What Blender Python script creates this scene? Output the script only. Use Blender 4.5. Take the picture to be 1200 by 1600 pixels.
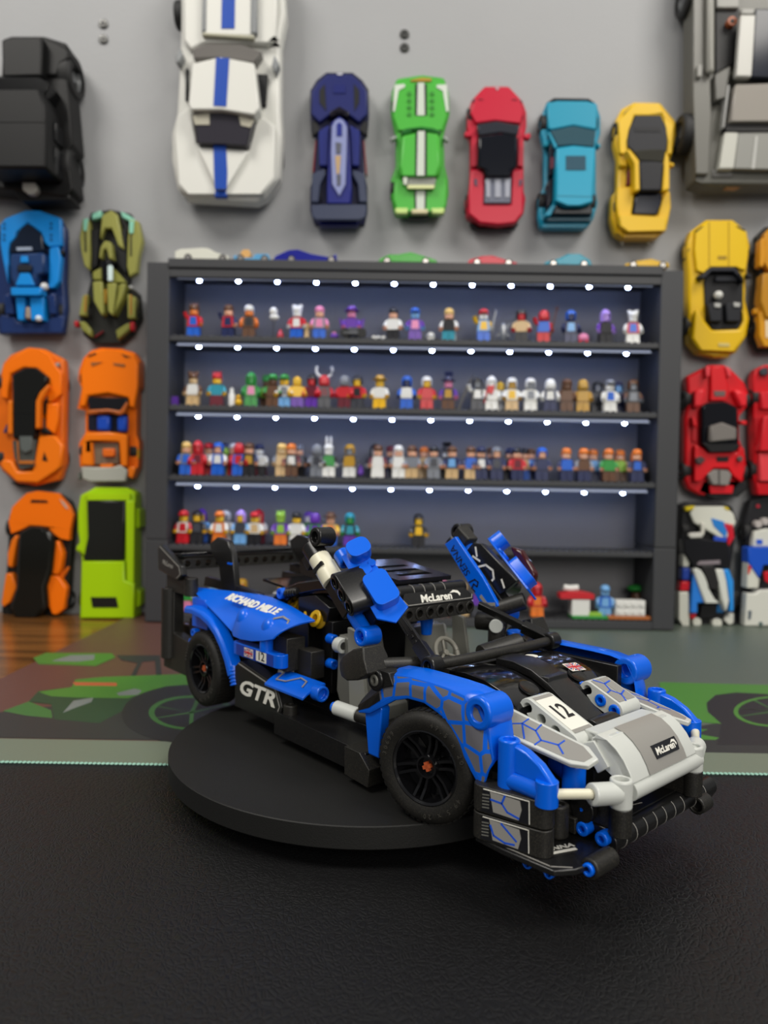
import bpy, bmesh, math, random
from mathutils import Vector, Matrix
from mathutils.geometry import tessellate_polygon
R = math.radians
random.seed(7)
sc = bpy.context.scene
for o in list(bpy.data.objects): bpy.data.objects.remove(o)
COL = sc.collection

# ---------------------------------------------------------------- camera
CAM_Z, F_PX, PITCH, ROLL = .165, 1125.5, .029, .0162
cam = bpy.data.cameras.new('camera'); co = bpy.data.objects.new('camera', cam); COL.objects.link(co)
cam.sensor_fit = 'VERTICAL'; cam.sensor_height = 36; cam.sensor_width = 27; cam.lens = F_PX / 1600 * 36
cam.clip_start = .01; cam.clip_end = 30
co.matrix_world = Matrix.Translation((0, 0, CAM_Z)) @ Matrix.Rotation(math.pi / 2 - PITCH, 4, 'X') @ Matrix.Rotation(ROLL, 4, 'Z')
cam.dof.use_dof = True; cam.dof.focus_distance = .335; cam.dof.aperture_fstop = 8.6
sc.camera = co

# ---------------------------------------------------------------- world, lights, exposure
w = bpy.data.worlds.new('room'); sc.world = w; w.use_nodes = True
w.node_tree.nodes['Background'].inputs[0].default_value = (.92, .95, 1, 1)
w.node_tree.nodes['Background'].inputs[1].default_value = .15
def area(name, loc, target, sx, sy, power, col):
    l = bpy.data.lights.new(name, 'AREA'); l.shape = 'RECTANGLE'; l.size = sx; l.size_y = sy; l.energy = power; l.color = col
    o = bpy.data.objects.new(name, l); COL.objects.link(o); o.location = loc
    o.rotation_euler = (Vector(target) - Vector(loc)).to_track_quat('-Z', 'Y').to_euler()
    return o
area('ceiling_lamp_left', (-1.0, -.15, 1.75), (0, .8, .25), .7, .7, 19, (1, .96, .89))
area('ceiling_lamp_right', (1.0, -.15, 1.75), (0, .8, .25), .7, .7, 19, (1, .96, .89))
area('front_fill_light', (.55, -1.5, .95), (.05, .5, .15), 1.2, .9, 18, (1, .95, .87))  # added fill from behind the camera, brightens the front faces
sc.view_settings.view_transform = 'Standard'; sc.view_settings.look = 'None'
sc.view_settings.exposure = .2; sc.view_settings.gamma = 1; sc.view_settings.use_curve_mapping = False

# ---------------------------------------------------------------- helpers
def at(px, py, Y):
    """point of the plane at depth Y behind a spot of the 1200x1600 frame"""
    a, b = px - 600, py - 800
    cr, sr = math.cos(ROLL), math.sin(ROLL); x = a * cr + b * sr; y = -a * sr + b * cr
    c, s = math.cos(PITCH), math.sin(PITCH); u = -y / F_PX
    d = (x / F_PX, c + u * s, -s + u * c); t = Y / d[1]
    return Vector((d[0] * t, Y, CAM_Z + d[2] * t))
def on_desk(px, py, z=0):
    p = at(px, py, 1.0); t = (z - CAM_Z) / (p.z - CAM_Z); return Vector((p.x * t, t, z))

def lin(h):
    if isinstance(h, str):
        h = h.lstrip('#'); c = [int(h[i:i + 2], 16) / 255 for i in (0, 2, 4)]
    else: c = h
    return tuple((v / 12.92 if v <= .04045 else ((v + .055) / 1.055) ** 2.4) for v in c) + (1,)
MAT = {}
def mat(name, col='#888888', rough=.35, metal=0, spec=.5, emit=None, alpha=1, bump=0, bscale=300, coat=0, trans=0, var=0):
    if name in MAT: return MAT[name]
    m = bpy.data.materials.new(name); m.use_nodes = True; nt = m.node_tree; b = nt.nodes['Principled BSDF']
    b.inputs['Base Color'].default_value = lin(col); b.inputs['Roughness'].default_value = rough; b.inputs['Metallic'].default_value = metal
    b.inputs['Specular IOR Level'].default_value = spec; b.inputs['Coat Weight'].default_value = coat
    b.inputs['Transmission Weight'].default_value = trans
    if emit: b.inputs['Emission Color'].default_value = lin(emit[0]); b.inputs['Emission Strength'].default_value = emit[1]
    if bump or var:
        tc = nt.nodes.new('ShaderNodeTexCoord'); n = nt.nodes.new('ShaderNodeTexNoise'); n.inputs['Scale'].default_value = bscale; n.inputs['Detail'].default_value = 4
        nt.links.new(tc.outputs['Object'], n.inputs['Vector'])
        if bump:
            bp = nt.nodes.new('ShaderNodeBump'); bp.inputs['Strength'].default_value = bump; bp.inputs['Distance'].default_value = .001
            nt.links.new(n.outputs['Fac'], bp.inputs['Height']); nt.links.new(bp.outputs['Normal'], b.inputs['Normal'])
        if var:
            cr = nt.nodes.new('ShaderNodeMix'); cr.data_type = 'RGBA'
            c = lin(col); cr.inputs['A'].default_value = tuple(v * (1 - var) for v in c[:3]) + (1,); cr.inputs['B'].default_value = tuple(min(1, v * (1 + var)) for v in c[:3]) + (1,)
            nt.links.new(n.outputs['Fac'], cr.inputs['Factor']); nt.links.new(cr.outputs['Result'], b.inputs['Base Color'])
    MAT[name] = m; return m

class MB:
    """collects shapes, builds ONE mesh object"""
    def __init__(s): s.v = []; s.f = []; s.mi = []
    def add(s, vs, fs, M=None, mi=0):
        o = len(s.v)
        s.v += [tuple(M @ Vector(p)) if M else tuple(p) for p in vs]
        s.f += [tuple(i + o for i in f) for f in fs]; s.mi += [mi] * len(fs); return s
    def box(s, c, d, M=None, mi=0):
        x, y, z = (k / 2 for k in d)
        vs = [(c[0] + a * x, c[1] + b * y, c[2] + e * z) for a in (-1, 1) for b in (-1, 1) for e in (-1, 1)]
        return s.add(vs, [(0, 1, 3, 2), (4, 6, 7, 5), (0, 4, 5, 1), (2, 3, 7, 6), (0, 2, 6, 4), (1, 5, 7, 3)], M, mi)
    def prism(s, poly, h0, h1, M=None, holes=(), mi=0, taper=None):
        """2D polygon in local xy, from z=h0 to z=h1; taper scales the top about its centre"""
        loops = [[Vector((p[0], p[1], 0)) for p in poly]] + [[Vector((p[0], p[1], 0)) for p in h] for h in holes]
        tris = tessellate_polygon(loops); flat = [p for l in loops for p in l]; n = len(flat)
        cx = sum(p.x for p in loops[0]) / len(loops[0]); cy = sum(p.y for p in loops[0]) / len(loops[0])
        tp = flat
        if taper:
            tx, ty = taper if isinstance(taper, tuple) else (taper, taper)
            tp = [Vector((cx + (p.x - cx) * tx, cy + (p.y - cy) * ty, 0)) for p in flat]
        vs = [(p.x, p.y, h0) for p in flat] + [(p.x, p.y, h1) for p in tp]
        fs = [tuple(reversed(t)) for t in tris] + [tuple(i + n for i in t) for t in tris]
        o = 0
        for l in loops:
            k = len(l)
            for i in range(k): j = (i + 1) % k; fs.append((o + i, o + j, n + o + j, n + o + i))
            o += k
        return s.add(vs, fs, M, mi)
    def lathe(s, prof, M=None, seg=20, mi=0, caps=True, arc=2 * math.pi, a0=0):
        full = abs(arc - 2 * math.pi) < 1e-6; n = seg if full else seg + 1; vs = []; fs = []
        for r, h in prof:
            for k in range(n):
                a = a0 + arc * k / seg; vs.append((r * math.cos(a), r * math.sin(a), h))
        for i in range(len(prof) - 1):
            for k in range(seg):
                j = (k + 1) % n if full else k + 1
                fs.append((i * n + k, i * n + j, (i + 1) * n + j, (i + 1) * n + k))
        if caps and full:
            fs.append(tuple(reversed(range(n)))); fs.append(tuple((len(prof) - 1) * n + k for k in range(n)))
        return s.add(vs, fs, M, mi)
    def cyl(s, p0, p1, r, seg=18, rin=None, depth=None, mi=0, r1=None):
        p0, p1 = Vector(p0), Vector(p1); d = p1 - p0; L_ = d.length
        M = Matrix.Translation(p0) @ d.to_track_quat('Z', 'Y').to_matrix().to_4x4(); r1 = r1 or r
        if rin is None: return s.lathe([(r, 0), (r1, L_)], M, seg, mi)
        dp = depth or L_ * .4; b = min(.12 * r, .1)
        pr = [(.001, dp), (rin, dp), (rin, 0), (r - b, 0), (r, b), (r1, L_ - b), (r1 - b, L_), (rin, L_), (rin, L_ - dp), (.001, L_ - dp)]
        return s.lathe(pr, M, seg, mi, caps=False)
    def loft(s, loops, closed=True, caps=True, M=None, mi=0):
        n = len(loops[0]); vs = [p for l in loops for p in l]; fs = []
        for i in range(len(loops) - 1):
            for k in range(n if closed else n - 1):
                j = (k + 1) % n; fs.append((i * n + k, i * n + j, (i + 1) * n + j, (i + 1) * n + k))
        if caps and closed: fs.append(tuple(reversed(range(n)))); fs.append(tuple((len(loops) - 1) * n + k for k in range(n)))
        return s.add(vs, fs, M, mi)
    def tube(s, pts, r, seg=10, M=None, mi=0, flat=1.0, up=(0, 0, 1)):
        pts = [Vector(p) for p in pts]; loops = []
        for i, p in enumerate(pts):
            d = (pts[min(i + 1, len(pts) - 1)] - pts[max(i - 1, 0)]).normalized(); u = Vector(up)
            if abs(d.dot(u)) > .95: u = Vector((1, 0, 0))
            a = d.cross(u).normalized(); b = a.cross(d).normalized()
            loops.append([tuple(p + a * math.cos(t) * r + b * math.sin(t) * r * flat) for t in [2 * math.pi * k / seg for k in range(seg)]])
        return s.loft(loops, M=M, mi=mi)
    def sphere(s, c, r, seg=14, rings=8, M=None, mi=0, sc=(1, 1, 1)):
        T = Matrix.Translation(c) @ Matrix.Diagonal((*sc, 1)); T = M @ T if M else T
        return s.lathe([(max(r * math.sin(math.pi * k / rings), r * .002), -r * math.cos(math.pi * k / rings)) for k in range(rings + 1)], T, seg, mi)
    def mesh(s, name, m, smooth=35):
        me = bpy.data.meshes.new(name); me.from_pydata(s.v, [], s.f)
        for x in (m if isinstance(m, (list, tuple)) else [m]): me.materials.append(x)
        me.polygons.foreach_set('material_index', s.mi); me.update()
        bm = bmesh.new(); bm.from_mesh(me); bmesh.ops.recalc_face_normals(bm, faces=bm.faces); bm.to_mesh(me); bm.free()
        if smooth:
            me.polygons.foreach_set('use_smooth', [True] * len(me.polygons)); me.set_sharp_from_angle(angle=R(smooth))
        return me
    def build(s, name, m, parent=None, smooth=35, bevel=0, seg=2, M=None):
        o = bpy.data.objects.new(name, s.mesh(name, m, smooth)); COL.objects.link(o)
        if parent: o.parent = parent
        if M: o.matrix_local = M
        if bevel:
            b = o.modifiers.new('bevel', 'BEVEL'); b.width = bevel; b.segments = seg; b.limit_method = 'ANGLE'; b.angle_limit = R(40)
        return o
def tag(o, label=None, cat=None, group=None, kind=None):
    for k, v in (('label', label), ('category', cat), ('group', group), ('kind', kind)):
        if v: o[k] = v
    return o
def empty(name, loc=(0, 0, 0), label=None, cat=None, group=None, parent=None):
    o = bpy.data.objects.new(name, None); COL.objects.link(o); o.location = loc; o.empty_display_size = .01
    if parent: o.parent = parent
    return tag(o, label, cat, group)
def frame(o, x, y=None, z=None):
    """matrix with local x along x and local z along z (or local y along y)"""
    X = Vector(x).normalized()
    if z is not None: Z = Vector(z); Z = (Z - X * Z.dot(X)).normalized(); Y = Z.cross(X)
    else: Y = Vector(y); Y = (Y - X * Y.dot(X)).normalized(); Z = X.cross(Y)
    M = Matrix((X, Y, Z)).transposed().to_4x4(); M.translation = Vector(o); return M
def stadium(x0, x1, r, seg=8, cy=0):
    pts = []
    for k in range(seg + 1): a = -math.pi / 2 + math.pi * k / seg; pts.append((x1 + r * math.cos(a), cy + r * math.sin(a)))
    for k in range(seg + 1): a = math.pi / 2 + math.pi * k / seg; pts.append((x0 + r * math.cos(a), cy + r * math.sin(a)))
    return pts
def circ(cx, cy, r, seg=14): return [(cx + r * math.cos(2 * math.pi * k / seg), cy + r * math.sin(2 * math.pi * k / seg)) for k in range(seg)]
def rrect(x0, y0, x1, y1, r, seg=4):
    pts = []
    for cx, cy, a in ((x1 - r, y1 - r, 0), (x0 + r, y1 - r, 90), (x0 + r, y0 + r, 180), (x1 - r, y0 + r, 270)):
        for k in range(seg + 1): t = R(a + 90 * k / seg); pts.append((cx + r * math.cos(t), cy + r * math.sin(t)))
    return pts
def text(name, s, size, m, parent, M, shear=0, ext=.01, off=0, align='CENTER', sx=1.0, space=1.0):
    c = bpy.data.curves.new('t', 'FONT'); c.body = s; c.size = size; c.shear = shear; c.extrude = ext; c.offset = off; c.align_x = align; c.align_y = 'CENTER'; c.space_character = space; c.resolution_u = 3
    t = bpy.data.objects.new('t', c); COL.objects.link(t); bpy.context.view_layer.update()
    me = bpy.data.meshes.new_from_object(t.evaluated_get(bpy.context.evaluated_depsgraph_get())); bpy.data.objects.remove(t)
    me.transform(M @ Matrix.Diagonal((sx, 1, 1, 1))); me.materials.clear(); me.materials.append(m); me.name = name
    o = bpy.data.objects.new(name, me); COL.objects.link(o); o.parent = parent; return o
def ribbon(mb, pts, wd, h=.02, M=None, mi=0):
    """flat printed line along 2D points in the local xy plane, top at z=h"""
    for i in range(len(pts) - 1):
        a, b = Vector(pts[i]), Vector(pts[i + 1]); d = (b - a).normalized(); n = Vector((-d.y, d.x)) * wd / 2; e = d * wd * .35
        mb.prism([tuple(a - e - n), tuple(b + e - n), tuple(b + e + n), tuple(a - e + n)], 0, h, M, mi=mi)
def copy_tree(o, parent=None):
    c = o.copy(); COL.objects.link(c); c.parent = parent
    for ch in list(o.children): copy_tree(ch, c)
    return c
# ---------------------------------------------------------------- setting: wall, desk, desk pads
WALL_Y, CAB_Y = .952, .876
def wall_mat():
    m = bpy.data.materials.new('painted_wall'); m.use_nodes = True; nt = m.node_tree; b = nt.nodes['Principled BSDF']
    tc = nt.nodes.new('ShaderNodeTexCoord'); n = nt.nodes.new('ShaderNodeTexNoise'); n.inputs['Scale'].default_value = 9; n.inputs['Detail'].default_value = 6
    mx = nt.nodes.new('ShaderNodeMix'); mx.data_type = 'RGBA'; mx.inputs['A'].default_value = lin('#98999b'); mx.inputs['B'].default_value = lin('#9fa0a2')
    nt.links.new(tc.outputs['Object'], n.inputs['Vector']); nt.links.new(n.outputs['Fac'], mx.inputs['Factor']); nt.links.new(mx.outputs['Result'], b.inputs['Base Color'])
    n2 = nt.nodes.new('ShaderNodeTexNoise'); n2.inputs['Scale'].default_value = 260; bp = nt.nodes.new('ShaderNodeBump'); bp.inputs['Strength'].default_value = .12; bp.inputs['Distance'].default_value = .002
    nt.links.new(tc.outputs['Object'], n2.inputs['Vector']); nt.links.new(n2.outputs['Fac'], bp.inputs['Height']); nt.links.new(bp.outputs['Normal'], b.inputs['Normal'])
    b.inputs['Roughness'].default_value = .6; return m
tag(MB().box((0, WALL_Y + .02, .75), (4, .04, 2.2)).build('wall_back', wall_mat()), kind='structure')

def wood_mat():
    m = bpy.data.materials.new('brown_wood'); m.use_nodes = True; nt = m.node_tree; b = nt.nodes['Principled BSDF']
    tc = nt.nodes.new('ShaderNodeTexCoord'); mp = nt.nodes.new('ShaderNodeMapping'); mp.inputs['Scale'].default_value = (3, 40, 10); mp.inputs['Rotation'].default_value = (0, 0, .5)
    n = nt.nodes.new('ShaderNodeTexNoise'); n.inputs['Scale'].default_value = 2; n.inputs['Detail'].default_value = 8
    cr = nt.nodes.new('ShaderNodeValToRGB'); cr.color_ramp.elements[0].color = lin('#5a3a1c'); cr.color_ramp.elements[1].color = lin('#8a5a2c')
    cr.color_ramp.elements[0].position = .35; cr.color_ramp.elements[1].position = .65
    for a, c in ((tc.outputs['Object'], mp.inputs['Vector']), (mp.outputs['Vector'], n.inputs['Vector']), (n.outputs['Fac'], cr.inputs['Fac']), (cr.outputs['Color'], b.inputs['Base Color'])): nt.links.new(a, c)
    b.inputs['Roughness'].default_value = .22; return m
tag(MB().box((0, -.6, -.76), (4, 3.1, .04)).build('floor', mat('floor_grey', '#6a665f', .6)), kind='structure')
desk_e = empty('desk', (0, .47, -.74), 'brown glossy wooden desk under the printed mat and leather pad', 'desk')
desk = MB().box((0, 0, .7245), (2.6, .96, .025)).build('desk_top', wood_mat(), desk_e, bevel=.002)
for x in (-1.25, 1.25):
    for y in (-.42, .42): MB().box((x, y, .356), (.06, .06, .712)).build('leg', wood_mat() if False else mat('leg_brown', '#5a3a1c', .4), desk_e, bevel=.003)

def leather_mat():
    m = bpy.data.materials.new('black_leather'); m.use_nodes = True; nt = m.node_tree; b = nt.nodes['Principled BSDF']; N = nt.nodes.new
    tc = N('ShaderNodeTexCoord'); mp = N('ShaderNodeMapping'); mp.inputs['Scale'].default_value = (1, .8, 1)
    wn = N('ShaderNodeTexNoise'); wn.inputs['Scale'].default_value = 30; wa = N('ShaderNodeMix'); wa.data_type = 'VECTOR'; wa.inputs['Factor'].default_value = .012
    v = N('ShaderNodeTexVoronoi'); v.feature = 'DISTANCE_TO_EDGE'; v.inputs['Scale'].default_value = 420
    v2 = N('ShaderNodeTexVoronoi'); v2.feature = 'DISTANCE_TO_EDGE'; v2.inputs['Scale'].default_value = 210
    sm = N('ShaderNodeMath'); sm.operation = 'MINIMUM'; ad = N('ShaderNodeMath'); ad.operation = 'MULTIPLY'; ad.inputs[1].default_value = 1.7
    cp = N('ShaderNodeMath'); cp.operation = 'MINIMUM'; cp.inputs[1].default_value = .16
    bp = N('ShaderNodeBump'); bp.inputs['Strength'].default_value = .5; bp.inputs['Distance'].default_value = .002
    L = nt.links.new
    L(tc.outputs['Object'], mp.inputs['Vector']); L(mp.outputs['Vector'], wn.inputs['Vector']); L(mp.outputs['Vector'], wa.inputs['A']); L(wn.outputs['Color'], wa.inputs['B'])
    L(wa.outputs['Result'], v.inputs['Vector']); L(wa.outputs['Result'], v2.inputs['Vector']); L(v2.outputs['Distance'], ad.inputs[0]); L(v.outputs['Distance'], sm.inputs[0]); L(ad.outputs[0], sm.inputs[1])
    L(sm.outputs[0], cp.inputs[0]); L(cp.outputs[0], bp.inputs['Height']); L(bp.outputs['Normal'], b.inputs['Normal'])
    b.inputs['Base Color'].default_value = lin('#121213'); b.inputs['Roughness'].default_value = .42; b.inputs['Specular IOR Level'].default_value = .42; return m
MAT_Y = .4225
pad = MB().box((0, (MAT_Y - .0005) / 2 - .03, -.0015), (2.2, MAT_Y + .059, .003)).build('leather_desk_pad', leather_mat(), bevel=.0012)
tag(pad, 'black grained leather desk pad in front of the printed mat', 'desk pad')

def cloth(name, col, rough=.5):
    m = mat(name, col, rough); nt = m.node_tree; b = nt.nodes['Principled BSDF']
    tc = nt.nodes.new('ShaderNodeTexCoord'); n = nt.nodes.new('ShaderNodeTexNoise'); n.inputs['Scale'].default_value = 1600
    bp = nt.nodes.new('ShaderNodeBump'); bp.inputs['Strength'].default_value = .25; bp.inputs['Distance'].default_value = .0006
    nt.links.new(tc.outputs['Object'], n.inputs['Vector']); nt.links.new(n.outputs['Fac'], bp.inputs['Height']); nt.links.new(bp.outputs['Normal'], b.inputs['Normal']); return m
def mat_print():
    """brown print on the left running into grey-green on the right"""
    m = cloth('mat_print', '#5d6a60', .42); nt = m.node_tree; b = nt.nodes['Principled BSDF']
    tc = nt.nodes.new('ShaderNodeTexCoord'); sx = nt.nodes.new('ShaderNodeSeparateXYZ'); mr = nt.nodes.new('ShaderNodeMapRange')
    mr.inputs['From Min'].default_value = -.22; mr.inputs['From Max'].default_value = -.02
    cr = nt.nodes.new('ShaderNodeValToRGB'); e = cr.color_ramp.elements; e[0].color = lin('#5e3f38'); e[1].color = lin('#566056'); x = e.new(.35); x.color = lin('#5f4c44')
    for a, c in ((tc.outputs['Object'], sx.inputs[0]), (sx.outputs['X'], mr.inputs['Value']), (mr.outputs['Result'], cr.inputs['Fac']), (cr.outputs['Color'], b.inputs['Base Color'])): nt.links.new(a, c)
    return m
pm = empty('printed_desk_mat', (0, MAT_Y, 0), 'large stitched desk mat printed with a green racing car', 'desk mat')
PMI = Matrix.Translation((0, -MAT_Y, 0))
ML = on_desk(0, 1060).x; MX1 = .95; MY1 = .951
MB().box(((ML + MX1) / 2, (MAT_Y + MY1) / 2, -.0017), (MX1 - ML, MY1 - MAT_Y, .0026), PMI).build('mat_sheet', mat_print(), pm)
def patch(name, m, pts, lift):
    """flat print on the mat; corners as seen on the desk plane"""
    P = [on_desk(*p) for p in pts]
    return MB().prism([(p.x, p.y - MAT_Y) for p in P], -.0004, lift).build(name, m, pm, smooth=0)
G1 = cloth('print_green', '#467e30', .45); G2 = cloth('print_dark_green', '#26442c', .5); G3 = cloth('print_mid_green', '#3c6c34', .5)
K1 = cloth('print_black', '#222426', .5); K2 = cloth('print_charcoal', '#2d302f', .5); GR = cloth('print_grey', '#757c78', .5)
OR = cloth('print_orange', '#b85a38', .5); GB = cloth('print_grey_green', '#6e7868', .45)
# front band, floor shadow
patch('printed_band', GB, [(-150, 1151), (1350, 1178), (1350, 1212), (-150, 1190)], .00002)
patch('printed_shadow', K2, [(-150, 1112), (0, 1113), (110, 1100), (290, 1060), (330, 1157), (-150, 1150)], .00004)
patch('printed_shadow', K2, [(1060, 1175), (1062, 1140), (1120, 1130), (1350, 1130), (1350, 1180)], .00004)
# left car: body, wing, wheel, marks
patch('printed_body', G3, [(5, 1111), (45, 1096), (80, 1110), (82, 1122), (40, 1118)], .00006)
patch('printed_body', G2, [(45, 1096), (60, 1080), (110, 1074), (300, 1060), (240, 1085), (155, 1130), (85, 1124), (80, 1100)], .00008)
patch('printed_body', G1, [(60, 1081), (112, 1074), (118, 1062), (160, 1058), (300, 1053), (330, 1068), (260, 1072), (200, 1091), (120, 1090), (80, 1088)], .0001)
patch('printed_wing', G1, [(52, 1028), (72, 1020), (175, 1021), (180, 1027), (150, 1040), (60, 1037)], .0001)
patch('printed_wing_mark', GR, [(80, 1033), (110, 1024), (148, 1023), (147, 1031), (120, 1034)], .00012)
patch('printed_wing_stay', K2, [(183, 1024), (250, 1024), (252, 1054), (244, 1054), (242, 1032), (222, 1034), (212, 1055), (205, 1055), (215, 1036), (190, 1031)], .0001)
patch('printed_lamp', OR, [(114, 1066), (182, 1067), (183, 1072), (117, 1071)], .00014)
patch('printed_badge', GR, [(182, 1083), (210, 1076), (222, 1079), (215, 1086), (186, 1087)], .00014)
patch('printed_badge', GR, [(98, 1114), (115, 1095), (146, 1090), (143, 1097), (118, 1106)], .00014)
def ring(name, cx, cy, rx, ry, wd, m, lift, a0=0, a1=360, n=28):
    mb = MB(); P = []
    for k in range(n + 1):
        t = R(a0 + (a1 - a0) * k / n); P.append((on_desk(cx + rx * math.cos(t), cy + ry * math.sin(t)), on_desk(cx + (rx - wd) * math.cos(t), cy + (ry - wd * ry / rx) * math.sin(t))))
    for a, b in zip(P, P[1:]): mb.prism([(q.x, q.y - MAT_Y) for q in (a[0], b[0], b[1], a[1])], -.0004, lift)
    return mb.build(name, m, pm, smooth=0)
def oval(name, cx, cy, rx, ry, m, lift): return patch(name, m, [(cx + rx * math.cos(2 * math.pi * k / 32), cy + ry * math.sin(2 * math.pi * k / 32)) for k in range(32)], lift)
oval('printed_tyre', 300, 1116, 110, 46, K1, .00016)
ring('printed_rim', 300, 1114, 68, 27, 9, G3, .0002)
for a in (20, 92, 160, 205, 280, 330):
    t = R(a); patch('printed_spoke', G3, [(300 + 60 * math.cos(t) - 3, 1114 + 24 * math.sin(t)), (300 + 60 * math.cos(t) + 3, 1114 + 24 * math.sin(t)), (303, 1114), (297, 1113)], .00018)
# right car nose and wheel
patch('printed_body', G1, [(1030, 1066), (1350, 1074), (1350, 1095), (1190, 1084), (1150, 1082), (1118, 1086), (1104, 1098), (1105, 1112), (1127, 1131), (1100, 1128), (1040, 1122)], .0001)
patch('printed_body', K1, [(1104, 1098), (1118, 1086), (1150, 1082), (1190, 1084), (1350, 1094), (1350, 1165), (1120, 1164), (1127, 1131), (1108, 1116)], .00008)
patch('printed_sill', G1, [(1040, 1138), (1106, 1140), (1090, 1145), (1040, 1144)], .00012)
patch('printed_sill', G1, [(1040, 1147), (1090, 1147), (1124, 1153), (1118, 1156), (1040, 1155)], .00012)
ring('printed_rim', 1212, 1112, 66, 24, 7, G1, .0002)
for a in (100, 160, 195, 235, 290, 340, 40):
    t = R(a); patch('printed_spoke', G3, [(1212 + 60 * math.cos(t) - 2, 1112 + 22 * math.sin(t)), (1212 + 60 * math.cos(t) + 2, 1112 + 22 * math.sin(t)), (1214, 1112), (1210, 1111)], .00018)
# stitched edge: dark hem with pale green stitches
MB().tube([(ML - .002, .0012, -.0012), (MX1, .0012, -.0012)], .0022, 8, flat=.8).build('hem', mat('hem_dark', '#1c2422', .8), pm)
st = MB(); x = ML
while x < .62:
    st.sphere((x, .0002, .0008), .00115, 6, 4, sc=(1.15, 1.3, .6)); x += .0026
tag(st.build('stitches', mat('stitch_green', '#94c0ae', .7), pm), kind='stuff')

# ---------------------------------------------------------------- screws in the wall
scr = mat('screw_steel', '#6d6d6b', .35, .8); sdk = mat('screw_recess', '#1b1b1b', .6)
for i, (px, py, what) in enumerate(((162, 38, 'upper steel screw head of the pair in the wall beside the black truck'), (162, 62, 'lower steel screw head of the pair in the wall beside the black truck'), (632, 54, 'upper steel screw head of the pair in the wall above the green car'), (632, 75, 'lower steel screw head of the pair in the wall above the green car'))):
    p = at(px, py, WALL_Y); e = empty('steel_screw', p, what, 'screw', 'screws left in the wall')
    M = Matrix.Rotation(R(90), 4, 'X')
    MB().lathe([(.0062, -.001), (.0062, .0012), (.0045, .0028), (.0005, .003)], M, 18).build('screw_head', scr, e)
    MB().box((0, 0, .003), (.0075, .0016, .0012), M).box((0, 0, .003), (.0016, .0075, .0012), M).build('cross_recess', sdk, e)

# ---------------------------------------------------------------- turntable
tt = empty('turntable', (-.0581 * .145, 2.8837 * .145, 0), 'round matt black turntable standing under the blue model car', 'turntable')
tb = mat('turntable_black', '#181817', .58, spec=.35, bump=.12, bscale=1400)
tbs = mat('turntable_edge', '#141414', .4, spec=.4)
TR = .7663 * .145
MB().lathe([(.001, .0094), (TR - .0006, .0094), (TR, .01), (TR, .0196), (TR - .0004, .02), (.001, .02)], None, 128, caps=False).build('platter', tb, tt, smooth=30)
MB().lathe([(.001, 0), (.086, 0), (.088, .002), (.088, .0094), (.001, .0094)], None, 96, caps=False).build('base', tbs, tt)
# ---------------------------------------------------------------- lit display cabinet
CX0, CX1, CZ1 = -.2903, .3567, .4395
ck = mat('cabinet_black', '#3a3b3e', .5, spec=.4, bump=.1, bscale=700); ckb = mat('cabinet_back', '#707074', .6, bump=.12, bscale=500)
cab = empty('display_cabinet', ((CX0 + CX1) / 2, CAB_Y, 0), 'black display cabinet with five shelves and blue white light strips', 'cabinet')
cx = (CX0 + CX1) / 2; SW = .0268
def loc(mb): return mb
OFF = Matrix.Translation((-cx, -CAB_Y, 0)); DEP = WALL_Y - CAB_Y
for s, x in ((-1, CX0 + SW / 2), (1, CX1 - SW / 2)):
    MB().box((x, CAB_Y + DEP / 2, .051), (SW, DEP, .1), OFF).build('side_panel', ck, cab, bevel=.0008)
    MB().box((x, CAB_Y + DEP / 2, (.1018 + CZ1 - .003) / 2), (SW, DEP, CZ1 - .003 - .1018), OFF).build('side_panel', ck, cab, bevel=.0008)
    k = MB(); k.lathe([(.0005, -.0006), (.0032, -.0006), (.0038, 0)], OFF @ Matrix.Translation((x, CAB_Y, .016)) @ Matrix.Rotation(R(90), 4, 'X'), 16, caps=False); k.build('bolt_hole', mat('dark_recess', '#101012', .5), cab)
IX0, IX1 = CX0 + SW, CX1 - SW
MB().box((cx, CAB_Y + .034, CZ1 - .004), (IX1 - IX0 + .002, .072, .011), OFF).box((cx, CAB_Y + .003, CZ1 - .0155), (IX1 - IX0, .006, .010), OFF).build('top_panel', ck, cab, bevel=.0008)
MB().box((cx, CAB_Y + .072, (CZ1) / 2), (IX1 - IX0, .004, CZ1 - .012), OFF).build('back_panel', ckb, cab)
SH_PY = [529, 638, 748, 857, 972]
SHZ = [at(600, y, CAB_Y).z for y in SH_PY]
SHZ[4] = .0105
led_off = mat('led_strip_white', '#8c96b0', .5)
led = mat('led_glow', '#dfe8ff', .3, emit=('#acc4ff', 100))
stud = MB().lathe([(.0024, 0), (.0024, .0015), (.0022, .0017), (.0002, .0017)], None, 10, caps=False).mesh('stud', ck)
LEDX = [310 + (984 - 310) / 11 * k for k in range(12)]
for r in range(5):
    z = SHZ[r]
    if r < 4: MB().box((cx, CAB_Y + .036, z - .003), (IX1 - IX0, .068, .006), OFF).build('shelf', ck, cab, bevel=.0006)
    else: MB().box((cx, CAB_Y + .036, z / 2 + .0003), (IX1 - IX0, .072, z - .0005), OFF).build('shelf', ck, cab, bevel=.0006)
    n = int((IX1 - IX0) / .008)
    so = MB()
    for row in (0,):
        for k in range(n): so.lathe([(.0024, 0), (.0024, .0015), (.0022, .0017), (.0002, .0017)], OFF @ Matrix.Translation((IX0 + .006 + k * .008, CAB_Y + .007, z)), 8, caps=False)
    tag(so.build('shelf_studs', ck, cab), kind='stuff')
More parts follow.
